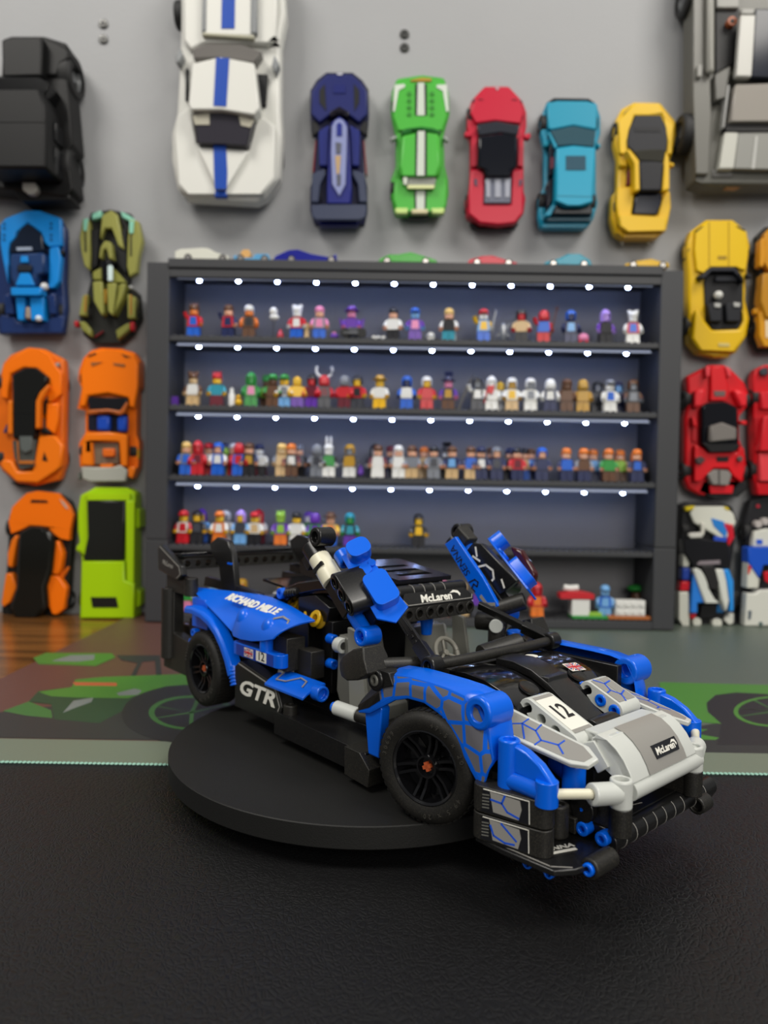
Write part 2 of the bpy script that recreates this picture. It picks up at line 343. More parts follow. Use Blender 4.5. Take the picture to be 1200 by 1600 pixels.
# light strips: under the top panel and under shelves one to three, tilted to the front, beads hanging below
for r, py in enumerate((437.5, 541.5, 651, 760.5)):
    z = at(600, py, CAB_Y).z
    T = OFF @ Matrix.Translation((0, CAB_Y + .0065, z)) @ Matrix.Rotation(R(40), 4, 'X')
    x0, x1 = at(276, 430, CAB_Y).x, at(1022, 430, CAB_Y).x
    sp = MB().box(((x0 + x1) / 2, .0006, .0012), (x1 - x0, .0115, .0012), T).build('light_strip', led_off, cab, bevel=.0004)
    for lx in LEDX:
        x = at(lx, 430, CAB_Y).x
        MB().sphere((x, -.0030, -.0014), .0021, 12, 8, T, sc=(1.15, 1, .8)).build('led', led, sp)
# ---------------------------------------------------------------- brick-built cars hung on the wall
PLM = {}
def plastic(col, rough=.33):
    dk = sum(lin(col)[:3]) < .11
    if dk and rough == .33: rough = .5
    k = (col, rough)
    if k not in PLM: PLM[k] = mat('plastic_' + col.lstrip('#') + ('' if rough == .33 else '_%d' % (rough * 100)), tuple(int(col[i:i + 2], 16) / 255 * (.72 if dk else 1) for i in (1, 3, 5)), rough, spec=.3 if dk else .36)
    return PLM[k]
RUB = mat('toy_tyre', '#1b1b1c', .65); HUBM = mat('toy_hub', '#6c6e70', .4, .3); BRK = mat('wall_bracket', '#8c8c88', .5)
def wheel_meshes(r, wd):
    t = MB().lathe([(r * .62, 0), (r * .9, 0), (r, wd * .15), (r, wd * .85), (r * .9, wd), (r * .62, wd)], None, 24, caps=False)
    h = MB().lathe([(.01, wd * .7), (r * .2, wd * .8), (r * .22, wd * .62), (r * .5, wd * .62), (r * .58, wd * .9), (r * .64, wd * .9), (r * .64, 0), (.01, 0)], None, 20, caps=False)
    for k in range(5): h.box((r * .38, 0, wd * .68), (r * .4, r * .12, wd * .12), Matrix.Rotation(2 * math.pi * k / 5, 4, 'Z'))
    return t.mesh('tyre', RUB), h.mesh('hub', HUBM)
WM = {}
def wall_car(name, label, crop, layers, wy=(), wx=None, wr=12, ww=11, wh=None, group='brick cars hung on the wall', cat='toy car', hsc=1.0, balls=()):
    ox, oy, s = crop
    xs = [p[0] for p in layers[0][4]]; ys = [p[1] for p in layers[0][4]]
    c = at(ox + (min(xs) + max(xs)) / 2 / s, oy + (min(ys) + max(ys)) / 2 / s, WALL_Y)
    root = empty(name, (c.x, WALL_Y, c.z), label, cat, group)
    root.rotation_euler = (R(90), 0, 0); root.scale = (.001,) * 3      # local: x right, y up the wall, z out of the wall, in mm
    def cv(p, h):
        q = at(ox + p[0] / s, oy + p[1] / s, WALL_Y - h / 1000); return ((q.x - c.x) * 1000, (q.z - c.z) * 1000)
    for L in layers:
        nm, col, h0, h1, pts = L[:5]; o = L[5] if len(L) > 5 else {}
        P = [cv(p, h1) for p in pts]
        if nm == 'body': B = P
        MB().prism(P, h0, h1, taper=o.get('t')).build(nm, plastic(col, o.get('r', .33)), root, smooth=0 if h1 - h0 < 1.5 else 30, bevel=0 if h1 - h0 < 1.5 else o.get('b', min(1.6, (h1 - h0) * .3)))
    for (px, py, h, r, col) in balls:
        q = cv((px, py), h); MB().sphere((q[0], q[1], h), r).build('chrome_ball', plastic(col, .1), root)
    if (wr, ww) not in WM: WM[(wr, ww)] = wheel_meshes(wr, ww)
    tm, hm = WM[(wr, ww)]; hz = wh or wr + 2
    bx0, bx1 = (cv((wx[0], 0), hz)[0], cv((wx[1], 0), hz)[0]) if wx else (min(p[0] for p in B), max(p[0] for p in B))
    for y in wy:
        yy = cv((0, y), hz)[1]
        for sd, bx in ((-1, bx0), (1, bx1)):
            bx += -sd * (3.5 if (c.x < 0) == (sd > 0) else 8)
            w_ = bpy.data.objects.new('wheel', tm); COL.objects.link(w_); w_.parent = root
            w_.matrix_local = Matrix.Translation((bx - sd * (ww - 2.5), yy, hz)) @ Matrix.Rotation(R(90) * sd, 4, 'Y')
            hb = bpy.data.objects.new('hub', hm); COL.objects.link(hb); hb.parent = w_
    MB().box((0, 0, 5), (18, 30, 10)).build('hanger', BRK, root)
    return root
K = '#1d1e22'
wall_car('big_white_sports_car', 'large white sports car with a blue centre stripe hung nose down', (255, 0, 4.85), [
 ('body', '#d6d6d0', 12, 40, [(130, -350), (900, -350), (930, 100), (890, 300), (890, 850), (900, 1000), (880, 1330), (780, 1480), (700, 1520), (170, 1490), (100, 1420), (60, 1200), (60, 1000), (100, 850), (120, 500), (130, 200)], {'b': 5}),
 ('bonnet', '#dadad4', 40, 48, [(110, 860), (200, 800), (250, 1090), (650, 1130), (720, 850), (850, 950), (850, 1350), (760, 1470), (170, 1470), (110, 1400), (80, 1000)], {'b': 3}),
 ('bonnet_hump', '#dadad4', 46, 53, [(250, 1110), (650, 1140), (480, 1430), (390, 1430)], {'b': 3}),
 ('windscreen', '#35333a', 40, 60, [(210, 860), (440, 840), (690, 900), (660, 990), (640, 1100), (250, 1080), (240, 950)], {'r': .08}),
 ('sun_visor', '#aaa696', 60, 61, [(222, 872), (350, 858), (350, 945), (240, 945)]), ('sun_visor', '#aaa696', 60, 61, [(570, 872), (690, 908), (660, 965), (590, 950)]),
 ('roof', '#d9d9d3', 40, 68, [(220, 480), (430, 430), (690, 480), (730, 820), (690, 870), (440, 830), (210, 830), (190, 780)], {'b': 4}),
 ('rear_window', '#6e6b68', 40, 56, [(220, 370), (330, 330), (600, 335), (750, 390), (690, 475), (430, 435), (230, 445)], {'r': .1}),
 ('rear_deck', '#d6d6d0', 40, 50, [(150, -350), (870, -350), (860, 280), (800, 330), (590, 320), (330, 320), (210, 380), (150, 300)], {'b': 3}),
 ('engine_lid', '#d9d9d3', 50, 56, [(320, -330), (690, -330), (690, 270), (300, 260)]),
 ('louvre', '#85888a', 50, 58, [(300, -300), (330, -300), (322, 230), (290, 240)]), ('louvre', '#85888a', 50, 58, [(665, -300), (712, -300), (712, 250), (660, 250)]),
 ('lid_edge', '#b2b09c', 50, 57, [(300, 240), (690, 268), (690, 292), (290, 266)]),
 ('side_window', '#17181c', 40, 46, [(168, 515), (192, 515), (187, 760), (165, 760)]), ('side_window', '#17181c', 40, 46, [(700, 555), (792, 560), (777, 802), (740, 800), (690, 740)]),
 ('stripe', '#1446a8', 56, 56.8, [(450, -330), (550, -330), (540, 215), (440, 215)]), ('stripe', '#1446a8', 68, 68.8, [(400, 436), (500, 440), (478, 806), (380, 800)]),
 ('stripe', '#1446a8', 53, 54.2, [(380, 1102), (475, 1106), (485, 1300), (480, 1432), (390, 1432), (385, 1300)]), ('stripe', '#1446a8', 40, 48.6, [(392, 1430), (482, 1432), (480, 1490), (385, 1490)]),
 ('mirror', '#85888a', 40, 54, [(90, 420), (130, 360), (150, 420), (120, 475), (95, 475)]), ('mirror', '#85888a', 40, 54, [(820, 500), (840, 410), (880, 480), (850, 550)]),
 ('nose_shadow', '#1a1a1b', 14, 26, [(160, 1480), (700, 1510), (690, 1535), (165, 1505)])], wy=(120, 1170), wx=(70, 925), wr=17, ww=16)  # last layer: dark slab standing in for the shadow under the nose
wall_car('black_off_roader', 'big black off road car with spare wheel hung beside the screws', (0, 40, 5.614), [
 ('body', '#121213', 12, 48, [(20, 120), (90, 95), (400, 95), (580, 150), (630, 280), (560, 300), (600, 600), (640, 1040), (590, 1100), (640, 1440), (560, 1500), (100, 1440), (-300, 1400), (-300, 450), (10, 440)], {'b': 3}),
 ('bonnet', '#141415', 48, 64, [(10, 120), (90, 95), (370, 95), (365, 440), (20, 450)], {'b': 2.5}),
 ('fender', '#161617', 30, 52, [(385, 110), (500, 140), (600, 200), (600, 290), (540, 330), (500, 440), (385, 440)], {'b': 3}),
 ('windscreen', '#101012', 48, 78, [(-160, 450), (340, 450), (440, 500), (390, 620), (-200, 620)], {'r': .15}),
 ('roof', '#111113', 48, 92, [(-160, 560), (350, 560), (395, 700), (405, 1250), (-160, 1250)], {'b': 3}),
 ('roof_seam', '#101012', 92, 92.6, [(-160, 838), (395, 838), (396, 846), (-160, 846)]),
 ('side_window', '#26272a', 48, 70, [(410, 760), (490, 850), (495, 1010), (415, 1010)], {'r': .15}), ('side_window', '#26272a', 48, 70, [(415, 1035), (495, 1065), (480, 1300), (420, 1240)], {'r': .15}),
 ('sill', '#262728', 30, 40, [(500, 680), (570, 690), (580, 1000), (540, 1000), (520, 860)]), ('lamp', '#b9b0a0', 60, 66, [(380, 705), (440, 710), (430, 750), (395, 735)]),
 ('bumper', '#161617', 14, 46, [(100, 1430), (600, 1450), (620, 1530), (180, 1540)], {'b': 2}),
 ('spare_wheel_hub', '#a4a29c', 46, 56, [(190, 1375), (310, 1375), (330, 1440), (290, 1480), (245, 1480), (195, 1440)], {'r': .2})], wy=(450, 1245), wx=(-330, 690), wr=26, ww=22, wh=26, cat='toy truck')
wall_car('navy_hypercar', 'dark blue hypercar with pale spine and grey rear wing beside green car', (470, 100, 6.15), [
 ('body', '#171c52', 8, 20, [(240, 80), (500, 80), (590, 150), (650, 240), (655, 470), (640, 640), (600, 720), (610, 1050), (640, 1180), (640, 1400), (610, 1540), (130, 1540), (90, 1400), (90, 1180), (130, 1050), (150, 720), (100, 640), (90, 470), (90, 250), (150, 150)]),
 ('bonnet', '#1f2662', 20, 27, [(250, 100), (490, 100), (570, 170), (640, 260), (640, 480), (560, 560), (480, 500), (370, 420), (260, 500), (180, 560), (100, 480), (105, 260), (170, 170)]),
 ('bonnet_panel', '#1a2266', 27, 28, [(310, 200), (430, 200), (430, 280), (310, 280)]),
 ('wheel_vent', K, 27, 28, [(230, 190), (245, 450), (180, 370), (180, 250)]), ('wheel_vent', K, 27, 28, [(510, 190), (560, 250), (560, 370), (515, 450)]),
 ('side_scoop', K, 18, 24, [(100, 530), (160, 560), (190, 640), (110, 700)]), ('side_scoop', K, 18, 24, [(640, 530), (590, 560), (560, 640), (640, 700)]),
 ('windscreen', '#2a2733', 22, 33, [(270, 460), (370, 400), (470, 460), (455, 510), (370, 475), (285, 510)], {'r': .12}),
 ('canopy', '#1a2274', 20, 36, [(290, 560), (370, 500), (450, 560), (470, 800), (490, 1200), (480, 1340), (250, 1340), (250, 1200), (270, 800)]),
 ('cockpit_side', '#1c2670', 20, 28, [(170, 640), (270, 580), (260, 980), (180, 980)]), ('cockpit_side', '#1c2670', 20, 28, [(570, 640), (470, 580), (490, 980), (560, 980)]),
 ('spine', '#8890bc', 36, 39, [(300, 600), (330, 540), (370, 520), (410, 540), (440, 600), (440, 850), (430, 1150), (370, 1270), (300, 1150), (290, 850)]),
 ('spine_slot', '#1f2a80', 39, 40, [(345, 580), (370, 560), (395, 580), (395, 690), (345, 690)]), ('spine_insert', '#b79a72', 39, 40, [(330, 880), (385, 880), (370, 1050), (345, 1060)]), ('spine_insert', '#585a66', 39, 40, [(335, 750), (390, 760), (380, 860), (340, 860)]), ('spine_insert', '#585a66', 39, 40, [(345, 1070), (385, 1060), (380, 1160), (350, 1170)]),
 ('rear_pod', '#3a4158', 20, 30, [(230, 1000), (110, 1050), (100, 1330), (170, 1330), (190, 1150), (240, 1060)]), ('rear_pod', '#3a4158', 20, 30, [(500, 1010), (610, 1050), (640, 1330), (560, 1330), (545, 1150), (490, 1060)]),
 ('wing', '#3a4158', 33, 38, [(100, 1350), (630, 1350), (625, 1470), (570, 1500), (150, 1500), (105, 1470)]),
 ('tail', '#1b2266', 12, 24, [(170, 1480), (560, 1480), (550, 1550), (180, 1550)]),
 ('side_strip', '#7c1620', 10, 20, [(137, 730), (152, 730), (128, 1040), (110, 1040)]), ('side_strip', '#7c1620', 10, 20, [(595, 730), (610, 730), (640, 1060), (622, 1060)]),
 ('badge', '#c9c9d4', 27, 27.8, [(345, 88), (405, 88), (395, 104), (355, 104)])], wy=(330, 1280))
wall_car('green_muscle_car', 'bright green car with white and black stripe and silver scoop', (600, 105, 6.527), [
 ('body', '#46a83a', 8, 24, [(130, 110), (370, 75), (620, 110), (660, 250), (670, 470), (640, 560), (610, 680), (620, 1000), (655, 1140), (660, 1280), (620, 1480), (110, 1500), (70, 1300), (70, 1140), (120, 1010), (120, 680), (90, 560), (70, 450), (80, 240)], {'b': 3}),
 ('bonnet', '#4bb03e', 24, 28, [(140, 130), (600, 130), (640, 260), (640, 500), (600, 640), (140, 640), (95, 500), (100, 260)]),
 ('windscreen', '#2a6a30', 26, 33, [(170, 660), (220, 620), (370, 600), (520, 620), (590, 660), (570, 685), (370, 645), (190, 690)], {'r': .12}),
 ('roof', '#4cb23f', 24, 40, [(180, 690), (370, 650), (570, 680), (590, 1000), (560, 1110), (160, 1110), (150, 1000)], {'b': 4}),
 ('rear_deck', '#4bb03e', 24, 30, [(110, 1130), (640, 1130), (640, 1400), (600, 1470), (120, 1470), (90, 1350)], {'b': 2.5}),
 ('stripe_edge', K, 28, 28.5, [(318, 170), (436, 170), (440, 492), (315, 492)]), ('stripe', '#c9d2c6', 28, 29, [(345, 158), (410, 158), (415, 490), (338, 490)]),
 ('stripe_edge', K, 40, 40.5, [(322, 668), (438, 664), (438, 1104), (316, 1104)]), ('stripe', '#c9d2c6', 40, 41, [(345, 652), (415, 650), (412, 1104), (335, 1104)]),
 ('stripe_edge', K, 30, 30.5, [(308, 1260), (436, 1260), (430, 1440), (312, 1440)]), ('stripe', '#c9d2c6', 30, 31, [(328, 1260), (416, 1260), (412, 1450), (332, 1450)]),
 ('headlamp', '#cfd6cc', 28, 29, [(110, 180), (210, 170), (215, 200), (150, 235), (110, 450), (90, 450)]), ('headlamp', '#cfd6cc', 28, 29, [(540, 180), (640, 175), (660, 450), (635, 450), (600, 240), (535, 205)]),
 ('nose_badge', '#b48a38', 24, 29.5, [(265, 130), (380, 105), (490, 115), (480, 145), (270, 145)]),
 ('scoop', '#8a8d84', 30, 36, [(240, 1105), (540, 1105), (515, 1235), (235, 1235)]), ('scoop_lip', '#d8dca4', 34, 37, [(238, 1200), (518, 1200), (512, 1236), (234, 1236)]), ('filler_cap', '#d0d6c8', 34, 38, [(195, 1100), (240, 1100), (238, 1195), (215, 1205), (195, 1180)]),
 ('mirror', '#a4a8a6', 22, 30, [(60, 720), (130, 690), (130, 715), (75, 750)]), ('mirror', '#a4a8a6', 22, 30, [(605, 695), (665, 730), (650, 760), (605, 722)]),
 ('tail_lamp', '#c4dc86', 24, 32, [(110, 1432), (245, 1432), (240, 1492), (118, 1490)]), ('tail_lamp', '#d2c8a0', 24, 32, [(275, 1445), (455, 1445), (450, 1488), (278, 1488)]), ('tail_lamp', '#c4dc86', 24, 32, [(480, 1435), (620, 1432), (612, 1490), (490, 1490)]),
 ('exhaust', '#3a3c40', 8, 16, [(240, 1500), (470, 1500), (460, 1545), (250, 1545)])] +
 [('bonnet_rivet', '#3a8a34', 28, 29.4, circ(x, y, 22, 8)) for x in (258, 490) for y in (265, 335, 405, 475)], wy=(440, 1260))
wall_car('crimson_coupe', 'crimson coupe with black roof and clear engine cover beside teal car', (715, 125, 6.667), [
 ('body', '#bb1232', 8, 24, [(280, 65), (540, 65), (680, 215), (720, 330), (720, 480), (690, 620), (690, 1150), (710, 1230), (690, 1380), (600, 1500), (430, 1520), (230, 1500), (100, 1420), (80, 1250), (130, 1150), (135, 640), (100, 500), (105, 330), (150, 200)], {'b': 3}),
 ('bonnet', '#c01434', 24, 29, [(300, 80), (525, 80), (660, 220), (690, 340), (660, 450), (420, 420), (190, 450), (130, 340), (170, 220)]),
 ('windscreen', '#33353c', 24, 35, [(200, 460), (420, 425), (650, 470), (625, 575), (420, 545), (220, 575)], {'r': .08}),
 ('roof', '#1b1e28', 24, 42, [(215, 580), (420, 545), (630, 580), (620, 900), (560, 940), (570, 1000), (280, 1000), (290, 930), (210, 900)], {'r': .12, 'b': 3}),
 ('engine_cover', '#6d7180', 24, 36, [(290, 1000), (560, 1000), (555, 1282), (275, 1282)], {'r': .12})] +
 [('engine_bank', '#9c9fac', 36, 37, [(x, 1030), (x + w_, 1030), (x + w_, 1220), (x, 1220)]) for x, w_ in ((300, 40), (390, 60), (495, 50))] + [
 ('rear_deck', '#bd1333', 24, 33, [(140, 920), (280, 930), (272, 1290), (560, 1290), (570, 930), (680, 920), (690, 1180), (690, 1380), (600, 1490), (430, 1510), (230, 1490), (110, 1390), (110, 1200)], {'b': 2.5}),
 ('door_rail', '#b41130', 24, 30, [(140, 600), (200, 570), (208, 900), (140, 915)]), ('door_rail', '#b41130', 24, 30, [(690, 600), (640, 580), (630, 900), (685, 915)]),
 ('mirror', '#bb1232', 24, 32, [(70, 540), (110, 525), (150, 540), (150, 590), (75, 590)]), ('mirror', '#bb1232', 24, 32, [(690, 570), (750, 545), (770, 580), (740, 620), (690, 600)]),
 ('headlamp', '#56404c', 24, 29, [(150, 205), (185, 185), (195, 215), (165, 235)]), ('headlamp', '#56404c', 24, 29, [(645, 195), (680, 215), (672, 240), (640, 225)]),
 ('bonnet_vent', '#7c0c24', 29, 29.6, [(215, 195), (270, 198), (265, 208), (220, 206)]), ('bonnet_vent', '#7c0c24', 29, 29.6, [(565, 200), (625, 198), (620, 210), (570, 210)]),
 ('side_vent', '#4a3a50', 33, 34, [(170, 1030), (205, 1030), (205, 1110), (175, 1090)]), ('side_vent', '#4a3a50', 33, 34, [(640, 1040), (675, 1030), (670, 1090), (640, 1110)]),
 ('badge', '#b9a0a8', 29, 29.8, [(388, 75), (438, 75), (414, 110)]), ('bumper', '#202024', 8, 16, [(120, 1490), (640, 1490), (600, 1550), (150, 1550)])], wy=(400, 1300))
wall_car('teal_saloon', 'teal boxy saloon with sunroof between the crimson and yellow cars', (830, 145, 7.27), [
 ('body', '#128cac', 8, 22, [(180, 100), (740, 110), (790, 260), (790, 460), (740, 600), (740, 1100), (760, 1250), (710, 1430), (640, 1530), (110, 1530), (80, 1400), (90, 1180), (150, 1050), (150, 600), (110, 450), (120, 250)], {'b': 2.5}),
 ('front_bumper', '#1c2a34', 8, 20, [(170, 110), (260, 52), (650, 58), (740, 115), (650, 100), (290, 95)]),
 ('bonnet', '#1591b0', 22, 29, [(180, 120), (300, 88), (640, 92), (755, 130), (745, 420), (480, 370), (230, 420), (190, 400)]),
 ('windscreen', '#3b5762', 24, 40, [(220, 430), (480, 375), (735, 430), (715, 610), (480, 590), (295, 605)], {'r': .08}),
 ('roof', '#0f98ba', 24, 50, [(290, 620), (480, 595), (735, 620), (700, 1240), (600, 1275), (400, 1275), (270, 1220)], {'b': 2}),
 ('sunroof', '#3d5a6a', 50, 50.8, [(395, 715), (620, 715), (620, 875), (395, 875)], {'r': .12}), ('roof_seam', '#0a7894', 50, 50.4, [(290, 1165), (700, 1175), (700, 1182), (290, 1172)]),
 ('rear_window', '#1a2230', 22, 40, [(290, 1240), (690, 1262), (705, 1372), (240, 1372)], {'r': .12}), ('boot', '#1e566a', 20, 30, [(170, 1380), (705, 1380), (690, 1452), (150, 1452)]), ('rear_pillar', '#0f8cac', 24, 40, [(270, 1215), (300, 1240), (220, 1400), (150, 1400)]),
 ('rear_bumper', '#2a6a80', 8, 18, [(120, 1480), (650, 1490), (600, 1540), (130, 1530)]),
 ('side_window', '#1c1f30', 24, 38, [(215, 560), (282, 650), (268, 930), (205, 940)], {'r': .12}), ('side_window', '#1c1f30', 24, 38, [(200, 975), (268, 955), (262, 1180), (180, 1330), (172, 1050)], {'r': .12}), ('seat', '#6a2034', 38, 38.8, [(220, 730), (268, 730), (262, 850), (216, 860)]),
 ('front_pillar', '#1591b0', 28, 42, [(190, 440), (215, 440), (300, 600), (290, 635), (262, 620)]),
 ('mirror', '#159ab8', 24, 34, [(140, 540), (200, 530), (205, 600), (145, 610)]), ('mirror', '#159ab8', 24, 34, [(750, 555), (795, 590), (785, 622), (750, 612)])], wy=(370, 1250), wx=(90, 790))
wall_car('yellow_wedge_car', 'yellow wedge shaped car with black bonnet and roof beside teal car', (940, 150, 6.81), [
 ('body', '#deb31a', 8, 24, [(340, 65), (630, 70), (720, 180), (790, 260), (800, 400), (760, 600), (720, 700), (720, 1000), (740, 1100), (720, 1300), (690, 1430), (590, 1510), (230, 1510), (150, 1460), (100, 1300), (110, 1060), (170, 980), (180, 650), (140, 500), (160, 240), (220, 130)], {'b': 3}),
 ('bonnet', '#e2b81e', 24, 30, [(345, 80), (625, 80), (650, 160), (690, 240), (765, 290), (745, 620), (690, 620), (700, 480), (640, 205), (350, 205), (280, 480), (290, 560), (230, 620), (190, 600), (180, 260), (300, 130)]),
 ('bonnet_panel', '#2a2b33', 24, 33, [(355, 205), (635, 205), (690, 330), (705, 480), (690, 590), (560, 600), (340, 590), (280, 540), (275, 470), (300, 340)]), ('bonnet_slot', '#1a1a20', 33, 33.6, [(350, 330), (620, 330), (630, 380), (360, 380)]),
 ('windscreen', '#3a3933', 28, 41, [(340, 575), (560, 560), (690, 575), (665, 700), (400, 685)], {'r': .08}),
 ('roof', '#24252d', 28, 46, [(400, 680), (665, 692), (640, 1012), (410, 1012)], {'b': 2.5}),
 ('roof_frame', '#dfb41a', 28, 44, [(265, 570), (300, 560), (400, 680), (410, 1005), (350, 1012), (345, 705)]), ('roof_frame', '#dfb41a', 28, 44, [(692, 580), (722, 700), (722, 1000), (642, 1012), (668, 700)]),
 ('rear_glass', '#222738', 28, 37, [(390, 1020), (650, 1032), (640, 1150), (592, 1257), (330, 1247), (360, 1100)], {'r': .12}),
 ('side_window', '#1c1a1e', 24, 28, [(268, 648), (342, 690), (338, 770), (285, 770)]), ('seat', '#6c1e2e', 24, 28.5, [(280, 770), (338, 770), (328, 930), (265, 960)]),
 ('rear_deck', '#deb219', 24, 33, [(170, 980), (330, 960), (350, 1040), (320, 1250), (600, 1270), (660, 1050), (730, 1010), (740, 1180), (690, 1430), (260, 1430), (180, 1350), (160, 1150)]),
 ('wing', '#e0b61c', 33, 39, [(190, 1262), (700, 1292), (690, 1430), (270, 1440), (200, 1385)]), ('tail', '#c49a14', 14, 30, [(170, 1440), (680, 1440), (590, 1505), (230, 1505)]),
 ('mirror', '#deb31a', 24, 33, [(195, 690), (265, 690), (270, 742), (195, 742)]), ('mirror', '#deb31a', 24, 33, [(725, 690), (780, 720), (770, 752), (730, 742)]),
 ('headlamp', '#5a4a20', 24, 28, [(235, 180), (320, 100), (325, 115), (250, 195)]),
 ('exhaust', '#a8a49a', 12, 16, [(213, 1520), (237, 1520), (237, 1582), (213, 1582)]), ('exhaust', '#a8a49a', 12, 16, [(493, 1520), (517, 1520), (517, 1580), (493, 1580)])], wy=(390, 1210), wx=(120, 775))
wall_car('silver_wedge_coupe', 'large brushed silver wedge coupe hung beside the yellow wedge shaped car', (1040, 0, 4.706), [
 ('body', '#5c5b54', 14, 44, [(200, -500), (195, 700), (215, 1330), (300, 1360), (1000, 1360), (1010, -500)], {'b': 3}),
 ('side_ledge', '#6a6963', 44, 50, [(210, -480), (300, -480), (340, 800), (320, 1280), (225, 1280), (205, 700)]),
 ('side_rail', '#94938c', 50, 60, [(315, -480), (368, -480), (368, 530), (312, 530)], {'b': 4}), ('engine_tray', '#2a2a2c', 44, 48, [(370, 60), (545, 60), (520, 460), (370, 540)]), ('pillar', '#5f5e59', 44, 56, [(365, 540), (480, 480), (440, 720), (370, 740)]),
 ('vent_box', '#83827c', 46, 52, [(380, -480), (540, -480), (540, 60), (375, 60)]),
 ('roof_edge', '#c0bfb9', 58, 66, [(555, 105), (662, 105), (632, 565), (520, 562)]), ('roof', '#2b3040', 56, 65, [(662, 60), (960, 60), (960, 572), (634, 566)], {'r': .12}), ('roof_vent', '#8e8d88', 60, 67, [(555, 62), (660, 62), (660, 102), (555, 102)]),
 ('windscreen', '#98938c', 48, 62, [(515, 620), (960, 604), (960, 890), (480, 892)], {'r': .12}), ('wiper_tray', '#343334', 46, 56, [(440, 905), (960, 905), (960, 962), (435, 962)]),
 ('bonnet', '#8b8b86', 44, 54, [(535, 972), (960, 966), (960, 1250), (500, 1240)]), ('bonnet_edge', '#bcbcb3', 44, 55, [(438, 970), (537, 970), (502, 1242), (393, 1242)]), ('bonnet_rib', '#b4b4b0', 54, 55, [(660, 1000), (680, 1000), (655, 1240), (632, 1240)]),
 ('bumper', '#6a6966', 30, 46, [(345, 1245), (500, 1245), (500, 1302), (345, 1302)]), ('lower_lip', '#4a2a2c', 18, 34, [(310, 1302), (960, 1302), (950, 1372), (320, 1365)]), ('lamp', '#a07850', 30, 38, [(440, 1350), (570, 1330), (620, 1305), (630, 1345), (520, 1390), (440, 1385)]),
 ('window_rail', '#a2a2a0', 50, 58, [(458, 620), (476, 620), (436, 940), (420, 940)]), ('hose_ring', '#a85a34', 48, 56, circ(492, 152, 34, 14)), ('hose_core', '#3a2a24', 56, 56.6, circ(492, 152, 18, 12)),
 ('door_handle', '#8a8984', 50, 55, [(238, 470), (272, 470), (268, 570), (234, 565)])], wy=(-20, 990), wx=(110, 1040), wr=24, ww=16, group=None)
wall_car('yellow_convertible', 'yellow open top convertible with black cockpit beside the cabinet', (1040, 320, 4.706), [
 ('body', '#dab004', 8, 26, [(300, 110), (500, 110), (600, 190), (625, 300), (600, 480), (590, 700), (620, 830), (600, 960), (520, 1090), (400, 1120), (250, 1090), (180, 1010), (170, 850), (170, 520), (160, 300), (190, 190)], {'b': 3}),
 ('bonnet', '#e0b806', 26, 31, [(305, 120), (500, 120), (590, 200), (610, 330), (590, 480), (550, 470), (520, 455), (330, 455), (280, 500), (230, 480), (215, 330), (225, 200)]),
 ('bonnet_seam', '#a88604', 31, 31.5, [(318, 125), (324, 125), (324, 450), (318, 450)]), ('bonnet_seam', '#a88604', 31, 31.5, [(462, 125), (468, 125), (468, 450), (462, 450)]), ('badge', '#a08018', 31, 31.6, [(385, 375), (450, 375), (450, 400), (385, 400)]),
 ('headlamp', '#3c3418', 26, 31.5, [(222, 185), (275, 150), (278, 160), (228, 200)]), ('headlamp', '#3c3418', 26, 31.5, [(525, 152), (590, 185), (585, 195), (520, 162)]),
 ('cockpit', '#16171d', 26, 29, [(330, 460), (520, 460), (570, 530), (570, 850), (540, 910), (350, 920), (295, 850), (285, 560)]),
 ('windscreen_frame', '#2a2c38', 29, 40, [(255, 530), (330, 455), (510, 455), (585, 570), (562, 560), (500, 490), (340, 490), (282, 548)]),
 ('dashboard', '#202430', 29, 34, [(370, 520), (545, 520), (550, 560), (360, 560)]),
 ('seat', '#1e212a', 29, 37, [(305, 720), (420, 720), (420, 860), (330, 860)]), ('seat', '#1e212a', 29, 37, [(445, 720), (560, 720), (555, 860), (450, 860)]),
 ('headrest', '#b0b0ac', 37, 39, [(360, 720), (410, 725), (405, 755), (362, 752)]), ('headrest', '#b0b0ac', 37, 39, [(502, 715), (552, 722), (548, 750), (505, 750)]),
 ('rear_deck', '#dcb205', 26, 35, [(225, 760), (290, 850), (345, 920), (545, 915), (575, 850), (570, 760), (612, 850), (590, 980), (520, 1080), (250, 1070), (195, 980)], {'b': 3}), ('rear_plate', '#cbb870', 35, 36, [(390, 1015), (470, 1018), (470, 1042), (390, 1040)]),
 ('tail', '#c8a00a', 10, 24, [(340, 1085), (480, 1085), (470, 1122), (345, 1122)]),
 ('mirror', '#22232a', 26, 34, [(240, 515), (290, 505), (300, 540), (240, 548)]), ('mirror', '#22232a', 26, 34, [(595, 500), (640, 510), (640, 537), (600, 537)])], wy=(350, 890), wx=(140, 625), balls=((388, 665, 37, 5.5, '#d8d8d2'),))
